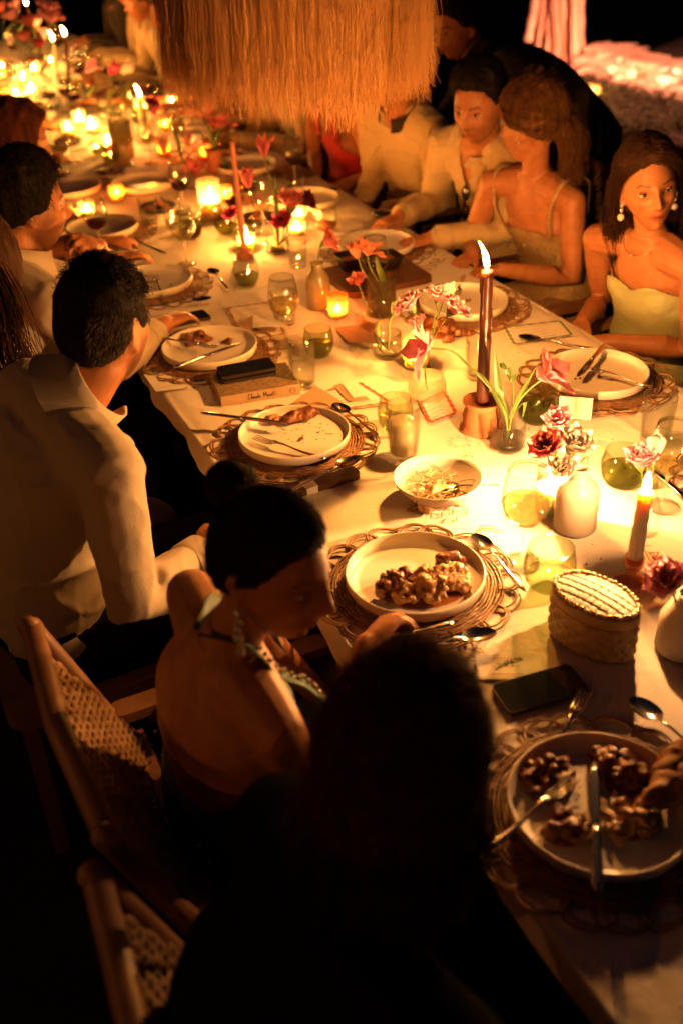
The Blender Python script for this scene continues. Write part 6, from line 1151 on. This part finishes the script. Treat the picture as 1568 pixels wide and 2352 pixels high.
hl = lambda p: p[:, 2] - np.interp(p[:, 1], [-.11, -.07, -.02, .0, .02, .05, .075, .105], [-.10, -.10, -.06, .012, .036, .058, .072, .078]) + .006*np.abs(p[:, 0])/.05
hair_shell(M, hc, 1.0, False, lambda p: .012 + .010*sstep(.0, .1, p[:, 2]) + .010*sstep(.0, -.08, p[:, 1]), hl, H_BRN, root, 55, .22, 14, stretch=(1, .25, .5)).location = -V(*off)
L_ = [[hc + M @ V(sx*(.060 + .01*j), -.03 - .02*j, .02), hc + M @ V(sx*(.078), -.055 - .02*j, -.06), hc + M @ V(sx*(.070 + .008*j), -.085 - .015*j, -.15), hc + M @ V(sx*(.07 + .01*j), -.110, -.25 - .03*j)] for sx in (-1, 1) for j in range(3)] + [[hc + M @ V(x, -.09, .02), hc + M @ V(x*1.2, -.105, -.09), hc + M @ V(x*1.3, -.10, -.24)] for x in (-.05, -.02, .02, .05)]
comb(root, off, M, hc, 1.0, False, hl, lambda p: .012 + .010*sstep(.0, .1, p[:, 2]) + .010*sstep(.0, -.08, p[:, 1]), H_BRN, 5200, .13, flow=lambda p: np.stack([np.sign(p[:, 0])*.9, -.55 + 0*p[:, 0], -.5 - 3*np.maximum(0, .06 - p[:, 2])], -1), seed=5, wob=.10)
tresses(root, off, H_BRN, L_, n=150, seed=3, spread=.014, name='long_hair')
for sx in (-1, 1):
    e = hc + M @ V(sx*.0735, -.004, -.034) - off; part('earring', MB().ell(e, (.006, .006, .009), 10, 8).ell(e + V(0, 0, -.016), (.005, .005, .008), 10, 8), GEM, root); part('pearl', MB().ell(e + V(0, 0, -.036), (.0095, .0095, .0105), 14, 10), PEARL, root)
nk = [B.neck + .064*math.cos(a)*B.lat*1.05 + (.064*math.sin(a))*B.dep*1.1 + V(0, 0, .010 - .038*max(0, math.sin(a))) - off for a in np.linspace(0, 2*PI, 40, endpoint=False)]; part('necklace', MB().tube(nk, .0012, 5, loop=True), GOLD, root); part('pendant', MB().ell(nk[10] + B.dep*.004, (.005, .005, .006), 10, 8), GEM, root)

# ---- the fair-haired woman in gold sequins, turned away
B = Body(pel=(2.13, 2.93, .52), neck=(2.005, 2.945, 1.02), shL=(2.045, 2.775, .955), shR=(1.93, 3.085, .96), elL=(2.055, 2.76, .70), elR=(1.90, 3.17, .72), wrL=(1.80, 2.80, .765), wrR=(1.80, 2.98, .765), male=False, face=(-1, -.1, 0), bend=.03)
root, M, hc, off = person('fair-haired woman in a gold sequinned dress turned away towards the linen-shirted man', B, (1.965, 2.925, 1.175), (-.40, .90, -.12), hs=1.0, hands=dict(L=dict(d=(-.8, .5, -.1), n=(0, 0, -1), curl=.4), R=dict(d=(-.8, -.4, -.1), n=(0, 0, -1), curl=.4)))
mb = MB(); B.torso(mb, .010, -.05, .80); nl = lambda v: B.pel[2] + .30 - .0*v[:, 0]
garment('dress', mb, SEQ, root, off, .006, 2, [dict(amp=.004, dirs=((.2, .3, 1),), f=34, s=4)], keep=lambda v: v[:, 2] < B.pel[2] + .315 - .02*(((v - B.spine(.6)) @ B.dep) < 0)); mb = MB(); B.torso(mb, .012, -1, .12); B.legs(mb, .03, False, .9); garment('skirt', mb, SEQ, root, off, .011, 3)
for sd in (-1, 1):
    s0 = (B.shL if sd < 0 else B.shR); P = curve([B.spine(.62) + B.dep*.105 + B.lat*sd*.085, B.spine(.82) + B.dep*.108 + B.lat*sd*.115, s0*.80 + B.neck*.20 + V(0, 0, .052), B.spine(.85) - B.dep*.105 + B.lat*sd*.115, B.spine(.6) - B.dep*.11 + B.lat*sd*.08], 24) - off; part('shoulder_strap', MB().rings(strip(P, np.full(24, .022), np.full(24, .009), ref=V(.3, -.3, .8))), SEQ, root)
R = np.random.RandomState(2)
for i in range(40): a = R.uniform(.1, 3.0); z = R.choice([.30, .27, .13, .10, .2]) + R.normal(0, .012); p = B.spine(z/.52) + .150*math.cos(a)*B.lat + .112*math.sin(a)*B.dep + B.dep*.03*(z > .2); part('sequin', lambda: MB().ell((0, 0, 0), (1, 1, 1), 8, 6), GEM, root, loc=p - off, scale=R.uniform(.0028, .0055), key='seq')
lb9 = lambda p: p[:, 2] - np.interp(p[:, 1], [-.11, -.07, -.03, .0, .03, .05, .075, .105], [-.052, -.045, -.022, .0, .022, .044, .056, .062]); T9 = lambda p: .015 + .012*sstep(.0, .1, p[:, 2]) + .022*sstep(.0, -.09, p[:, 1])*sstep(-.07, .03, p[:, 2]); k9 = np.array([.0, -.150, .035])
hair_shell(M, hc, 1.0, False, T9, lb9, H_BLD, root, 60, .16, 21, stretch=(1, .25, 1)).location = -V(*off)
comb(root, off, M, hc, 1.0, False, lb9, T9, H_BLD, 6500, .11, flow=lambda p: nrm_rows(k9 - p) + .35*np.stack([0*p[:, 0], 0*p[:, 0], -np.sin(np.clip((.06 - p[:, 1])*12, 0, 3))], -1), seed=8, wob=.13, r=.0007, lift=.0012)
tresses(root, off, H_BLD, [[hc + M @ V(x_, -.06, z_), hc + M @ V(x_*1.15, -.115, z_ - .05), hc + M @ V(x_*1.05, -.128, z_ - .11), hc + M @ V(x_ + .01, -.118, z_ - .17), hc + M @ V(x_ + .012, -.115, z_ - .215)] for x_, z_ in ((.0, .05), (.025, .05), (.045, .05), (.065, .03), (.015, .0), (.04, .0), (.06, .0))], n=110, seed=6, spread=.013, name='long_hair', wave=.014)
tresses(root, off, H_BLD, [[hc + M @ V(-.070, .045, .045), hc + M @ V(-.086, .01, .02), hc + M @ V(-.088, -.035, .005), hc + M @ V(-.07, -.085, .0)], [hc + M @ V(-.055, .06, .07), hc + M @ V(-.082, .02, .055), hc + M @ V(-.088, -.03, .04), hc + M @ V(-.065, -.09, .02)], [hc + M @ V(-.02, .05, .108), hc + M @ V(-.055, .0, .105), hc + M @ V(-.075, -.05, .08), hc + M @ V(-.05, -.10, .05)]], n=110, seed=7, spread=.008, name='swept_hair', wave=.005)
mb = MB(); rt_, dr_, p_ = scalp(420, M, hc, 1.0, False, lb9, 27, .022); strands(mb, rt_, dr_*.55 + (M @ V(0, -.6, -.3)), .06, 8, .0005, seed=15, wob=.55); o = part('flyaway_hair', mb, H_BLD, root, kind='stuff'); o.location = -V(*off)
e = hc + M @ V(-.074, -.004, -.040) - off; part('earring', MB().ell(e, (.005, .005, .008), 10, 8), GEM, root)

# ---- man in an open linen shirt
B = Body(pel=(2.16, 3.40, .53), neck=(2.02, 3.315, 1.055), shL=(2.06, 3.115, .985), shR=(1.985, 3.51, .995), elL=(1.985, 3.09, .775), elR=(1.97, 3.58, .77), wrL=(1.745, 3.17, .775), wrR=(1.745, 3.42, .785), male=True, face=(-1, -.1, 0), bend=.05)
root, M, hc, off = person('dark-haired man in an open beige linen shirt with sunglasses hooked on it', B, (1.945, 3.205, 1.195), (-.92, -.52, -.22), hs=1.04, voxel=.005, hands=dict(L=dict(d=(-.9, .1, -.05), n=(0, .1, -1), curl=.35), R=dict(d=(-.9, -.3, -.05), n=(0, 0, -1), curl=.35)), beard=.35)
zv = B.spine(.66)[2]; shirt(B, root, off, LINEN, .014, amp=.007, seed=13, hang=.05, keep=lambda v: ~((((v - B.spine(.7)) @ B.dep) > .03) & (v[:, 2] > zv) & (np.abs((v - B.neck) @ B.lat) < .006 + .26*(v[:, 2] - zv)))); collar(B, hc, M, LINEN, root, off, r=.070, h=.036, open_=1.25, flare=.02); trousers(B, root, off)
sg = thing('sunglasses', 'black sunglasses hooked on the open linen shirt', 'sunglasses', B.spine(.62) + B.dep*.155, math.atan2(B.dep[1], B.dep[0]) - PI/2); 
for s_ in (-1, 1): part('lens', MB().ell((0, 0, s_*.034), (.022, .006, .028), 16, 10), PHONE, sg)
part('bridge', MB().tube([(0, 0, -.008), (0, .006, 0), (0, 0, .008)], .0035, 6), PHONE, sg); part('temple_arm', MB().tube([(.004, -.004, .062), (.02, -.016, .03), (.014, -.014, -.06)], .003, 6), PHONE, sg)
hair_shell(M, hc, 1.04, True, lambda p: .010 + .022*sstep(.03, .1, p[:, 2]), lambda p: line_short(p, .076, -.06, .010) + .012*sstep(.02, .05, np.abs(p[:, 0]))*(p[:, 1] > .03)*-1, H_BLK, root, 46, .3, 23).location = -V(*off); comb(root, off, M, hc, 1.04, True, lambda p: line_short(p, .074, -.06, .008), lambda p: .010 + .022*sstep(.03, .1, p[:, 2]), H_BLK, 3200, .035, flow=lambda p: np.stack([p[:, 0]*6, .5 + 0*p[:, 0], .5 + 0*p[:, 0]], -1), seed=9, wob=.45, lift=.003)

# ---- linen shirt beneath the fringe, red dress, and guests beyond
B = Body(pel=(2.15, 4.03, .53), neck=(2.01, 3.90, 1.05), shL=(2.055, 3.71, .985), shR=(1.97, 4.10, .99), elL=(2.06, 3.70, .72), elR=(2.00, 4.16, .73), wrL=(1.88, 3.84, .665), wrR=(1.88, 4.04, .665), male=True, face=(-1, -.1, 0), bend=.06)
root, M, hc, off = person('man in a loose beige shirt whose head is hidden by the lamp fringe', B, (1.93, 3.87, 1.20), (-.95, .2, -.2), hs=1.03, voxel=.008, hands=dict(L=dict(d=(-.9, .3, 0), n=(0, 0, -1)), R=dict(d=(-.9, -.1, 0), n=(0, 0, -1))), eyes=False)
shirt(B, root, off, LINEN, .018, .008, amp=.008, seed=17, hang=.05); collar(B, hc, M, DARK, root, off, r=.07, h=.04); trousers(B, root, off); hair_shell(M, hc, 1.03, True, lambda p: .016 + 0*p[:, 0], lambda p: line_short(p), H_BLK, root, 46, .3, 24).location = -V(*off)
B = Body(pel=(2.05, 4.46, .53), neck=(1.94, 4.40, 1.02), shL=(1.96, 4.23, .96), shR=(1.91, 4.56, .96), elL=(2.02, 4.18, .72), elR=(1.93, 4.66, .74), wrL=(1.88, 4.32, .66), wrR=(1.88, 4.52, .66), male=False, face=(-1, -.1, 0), bend=.04)
root, M, hc, off = person('woman in a bright red halter dress half hidden by the lamp fringe', B, (1.87, 4.38, 1.165), (-.9, .3, -.2), voxel=.008, hands=dict(L=dict(d=(-.9, .3, 0), n=(0, 0, -1)), R=dict(d=(-.9, -.1, 0), n=(0, 0, -1))), eyes=False)
mb = MB(); B.torso(mb, .014, -.05, .84); garment('dress', mb, RED, root, off, .008, 2, [dict(amp=.006, dirs=((.4, .5, .7),), f=24, s=6)], keep=lambda v: v[:, 2] < B.pel[2] + .37 - .9*np.abs((v - B.spine(.6)) @ B.lat)*(v[:, 2] > B.pel[2] + .26)); mb = MB(); B.torso(mb, .014, -1, .12); B.legs(mb, .03, False, .9); garment('skirt', mb, RED, root, off, .012, 3)
for sd in (-1, 1): P = curve([B.spine(.70) + B.dep*.115 + B.lat*sd*.075, B.spine(.9) + B.dep*.09 + B.lat*sd*.06, B.neck + B.lat*sd*.052 + V(0, 0, .01), B.neck - B.dep*.05], 14) - off; part('halter_strap', MB().rings(strip(P, np.linspace(.05, .02, 14), np.full(14, .008), ref=nrm(B.dep + V(0, 0, .4)))), RED, root)
hair_shell(M, hc, 1.0, False, lambda p: .02 + 0*p[:, 0], lambda p: line_short(p, .066, -.1, -.03), H_DKB, root, 46, .3, 25).location = -V(*off)
def guest(label, x, y, side, male, top, hairm, arm=(0, 0), face=None, lean=0.0, hz=1.18, seed=0, long_=False, tz=0.0, eyes=False, beard=0.0, skin=None, tname='shirt', handn=None):
    """a seated guest: side +1 faces -X (right-hand side of the table), -1 faces +X"""
    f = V(-side, 0, 0); l = np.cross(f, V(0, 0, 1)); c = V(x, y, 0); nk_ = c + V(0, 0, hz - .145) + f*lean
    B = Body(pel=c - f*.12 + V(0, 0, .53), neck=nk_, shL=nk_ - l*.185 + V(0, 0, -.065), shR=nk_ + l*.185 + V(0, 0, -.065), elL=nk_ - l*.24 + f*.03 + V(0, 0, -.31), elR=nk_ + l*.24 + f*.03 + V(0, 0, -.31), wrL=nk_ + f*(.26 + arm[0]) - l*.10 + V(0, 0, .785 - nk_[2]), wrR=nk_ + f*(.26 + arm[1]) + l*.10 + V(0, 0, .785 - nk_[2]), male=male, face=f, bend=.04)
    hd = dict(d=f, n=(0, 0, -1)); root, M, hc, off = person(label, B, nk_ + f*.06 + V(0, 0, .15), face if face is not None else f + V(0, 0, -.2), voxel=.009, hands=dict(L=hd, R=hd), eyes=eyes, beard=beard, skin=skin)
    if tname == 'shirt': shirt(B, root, off, top, .019, .010, amp=.006, seed=seed, cuffs=False); collar(B, hc, M, top, root, off); trousers(B, root, off)
    else: mb = MB(); B.torso(mb, .012, -.05, .80); garment('dress', mb, top, root, off, .010, 2, keep=lambda v: v[:, 2] < B.pel[2] + .33); mb = MB(); B.torso(mb, .014, -1, .12); B.legs(mb, .03, False, .9); garment('skirt', mb, top, root, off, .012, 3)
    hair_shell(M, hc, 1.0, male, lambda p: (.016 if male else .024) + 0*p[:, 0], lambda p: line_short(p, .066, -.065 if not long_ else -.115, .0 if not long_ else -.06), hairm, root, 40, .35, seed).location = -V(*off)
    if long_: tresses(root, off, hairm, [[hc + M @ V(x_, -.06, .02), hc + M @ V(x_*1.4, -.075, -.09), hc + M @ V(x_*1.5, -.06, -.2), hc + M @ V(x_*1.3, -.05, -.28)] for x_ in (-.075, -.055, -.03, 0, .03, .055, .075)], n=110, seed=seed, spread=.016, name='long_hair', wave=.016)
    return root, M, hc, off, B
guest('guest in a sand-coloured shirt behind the lamp fringe with an arm on the table', 1.98, 5.05, 1, True, SAND, H_BLK, (.16, .05), seed=31); guest('guest in a sand-coloured top beyond the lamp, half in shadow', 1.98, 5.75, 1, False, SAND, H_DKB, (.1, .12), seed=32, tname='dress'); guest('guest stretching a bare arm over the far right of the table', 1.96, 6.35, 1, False, DARK, H_DKB, (.34, .2), seed=33, tname='dress', lean=.12)
guest('guest leaning elbows on the table at the top of the picture', 1.96, 7.0, 1, True, SAND, H_BRN, (.2, .1), seed=34, lean=.10); guest('guest in a green-brown shirt at the far end', 1.98, 7.7, 1, True, SAND, H_BLK, (.1, .1), seed=35); guest('guest in dark clothes at the very far end', 1.98, 8.4, 1, True, DARK, H_BLK, seed=36)
guest('red-haired woman behind the bearded man, reaching to the plates', .30, 3.62, -1, False, SAND, H_AUB, (.05, .05), seed=41, tname='dress', lean=.10, long_=True); guest('guest cropped by the picture edge beyond the red-haired woman', .20, 4.28, -1, False, DARK, H_DKB, (.05, .1), seed=42, tname='dress', lean=.05); guest('guest in a sheer sand top at the far left of the table', .24, 5.0, -1, False, SAND, H_BLD, (.2, .12), seed=43, lean=.06); guest('guest in dark clothes leaning over the far left table', .24, 5.7, -1, True, DARK, H_BLK, (.3, .1), seed=44, lean=.08)
guest('woman with long wavy brown hair cut by the left picture edge', .10, 2.34, -1, False, DARK, H_BRN, (-.20, -.20), face=V(.5, .8, -.1), hz=1.20, seed=45, long_=True, tname='dress')

# ---- bearded man in a white shirt, hand at his mouth
B = Body(pel=(.12, 2.82, .53), neck=(.30, 2.83, 1.045), shL=(.30, 3.02, .985), shR=(.345, 2.65, .975), elL=(.60, 3.10, .785), elR=(.50, 2.68, .775), wrL=(.545, 2.985, 1.01), wrR=(.68, 2.86, .785), male=True, face=(1, .0, 0), bend=.06)
root, M, hc, off = person('bearded man in a white shirt in profile with a hand raised to his mouth', B, (.350, 2.83, 1.195), (.99, .10, -.10), hs=1.02, voxel=.0055, hands=dict(L=dict(d=(-.35, -.55, .35), n=(-.6, -.1, -.5), curl=(.8, .9, 1.0, 1.1)), R=dict(d=(.8, .5, 0), n=(0, 0, -1), curl=.4)), beard=.9)
shirt(B, root, off, SHIRT_W, .018, .008, amp=.005, seed=19, upto=1.75); collar(B, hc, M, SHIRT_W, root, off, r=.068, h=.042); trousers(B, root, off)
hair_shell(M, hc, 1.04, True, lambda p: .010 + .018*sstep(.03, .1, p[:, 2]), lambda p: line_short(p, .066, -.062, -.004), H_BLK, root, 46, .3, 27).location = -V(*off); comb(root, off, M, hc, 1.04, True, lambda p: line_short(p, .066, -.062, -.004), lambda p: .010 + .018*sstep(.03, .1, p[:, 2]), H_BLK, 3600, .032, flow=lambda p: np.stack([p[:, 0]*6, .3 + 0*p[:, 0], -.2 + 6*(p[:, 2] - .04)], -1), seed=10, wob=.45, lift=.002)

# ---- man in a dark jacket bending over from behind
B = Body(pel=(2.70, 3.54, .82), neck=(2.44, 4.00, 1.16), shL=(2.28, 3.87, 1.07), shR=(2.60, 4.11, 1.06), elL=(2.14, 3.93, .87), elR=(2.52, 4.34, .88), wrL=(2.08, 4.12, .80), wrR=(2.28, 4.36, .82), male=True, face=(-.5, .75, 0), bend=.07, stand=True)
root, M, hc, off = person('man in a dark jacket bending over behind the seated guests', B, (2.35, 4.06, 1.31), (-.93, -.12, -.22), hs=1.06, voxel=.006, hands=dict(L=dict(d=(-.5, .5, -.5), n=(0, 0, -1)), R=dict(d=(-.6, .3, -.5), n=(0, 0, -1))), feet=True, beard=.4)
shirt(B, root, off, DARK, .024, .009, amp=.005, seed=29, name='jacket', hang=.05); collar(B, hc, M, DARK, root, off, r=.072, h=.04); trousers(B, root, off, BLACK, 1.0)
hair_shell(M, hc, 1.06, True, lambda p: .012 + .018*sstep(.03, .1, p[:, 2]), lambda p: line_short(p, .066, -.06, .002), H_BLK, root, 46, .3, 28).location = -V(*off); comb(root, off, M, hc, 1.06, True, lambda p: line_short(p, .066, -.06, .002), lambda p: .012 + .018*sstep(.03, .1, p[:, 2]), H_BLK, 2600, .04, flow=lambda p: np.stack([p[:, 0]*6, -.5 + 0*p[:, 0], .3 + 0*p[:, 0]], -1), seed=11, wob=.4, lift=.002)
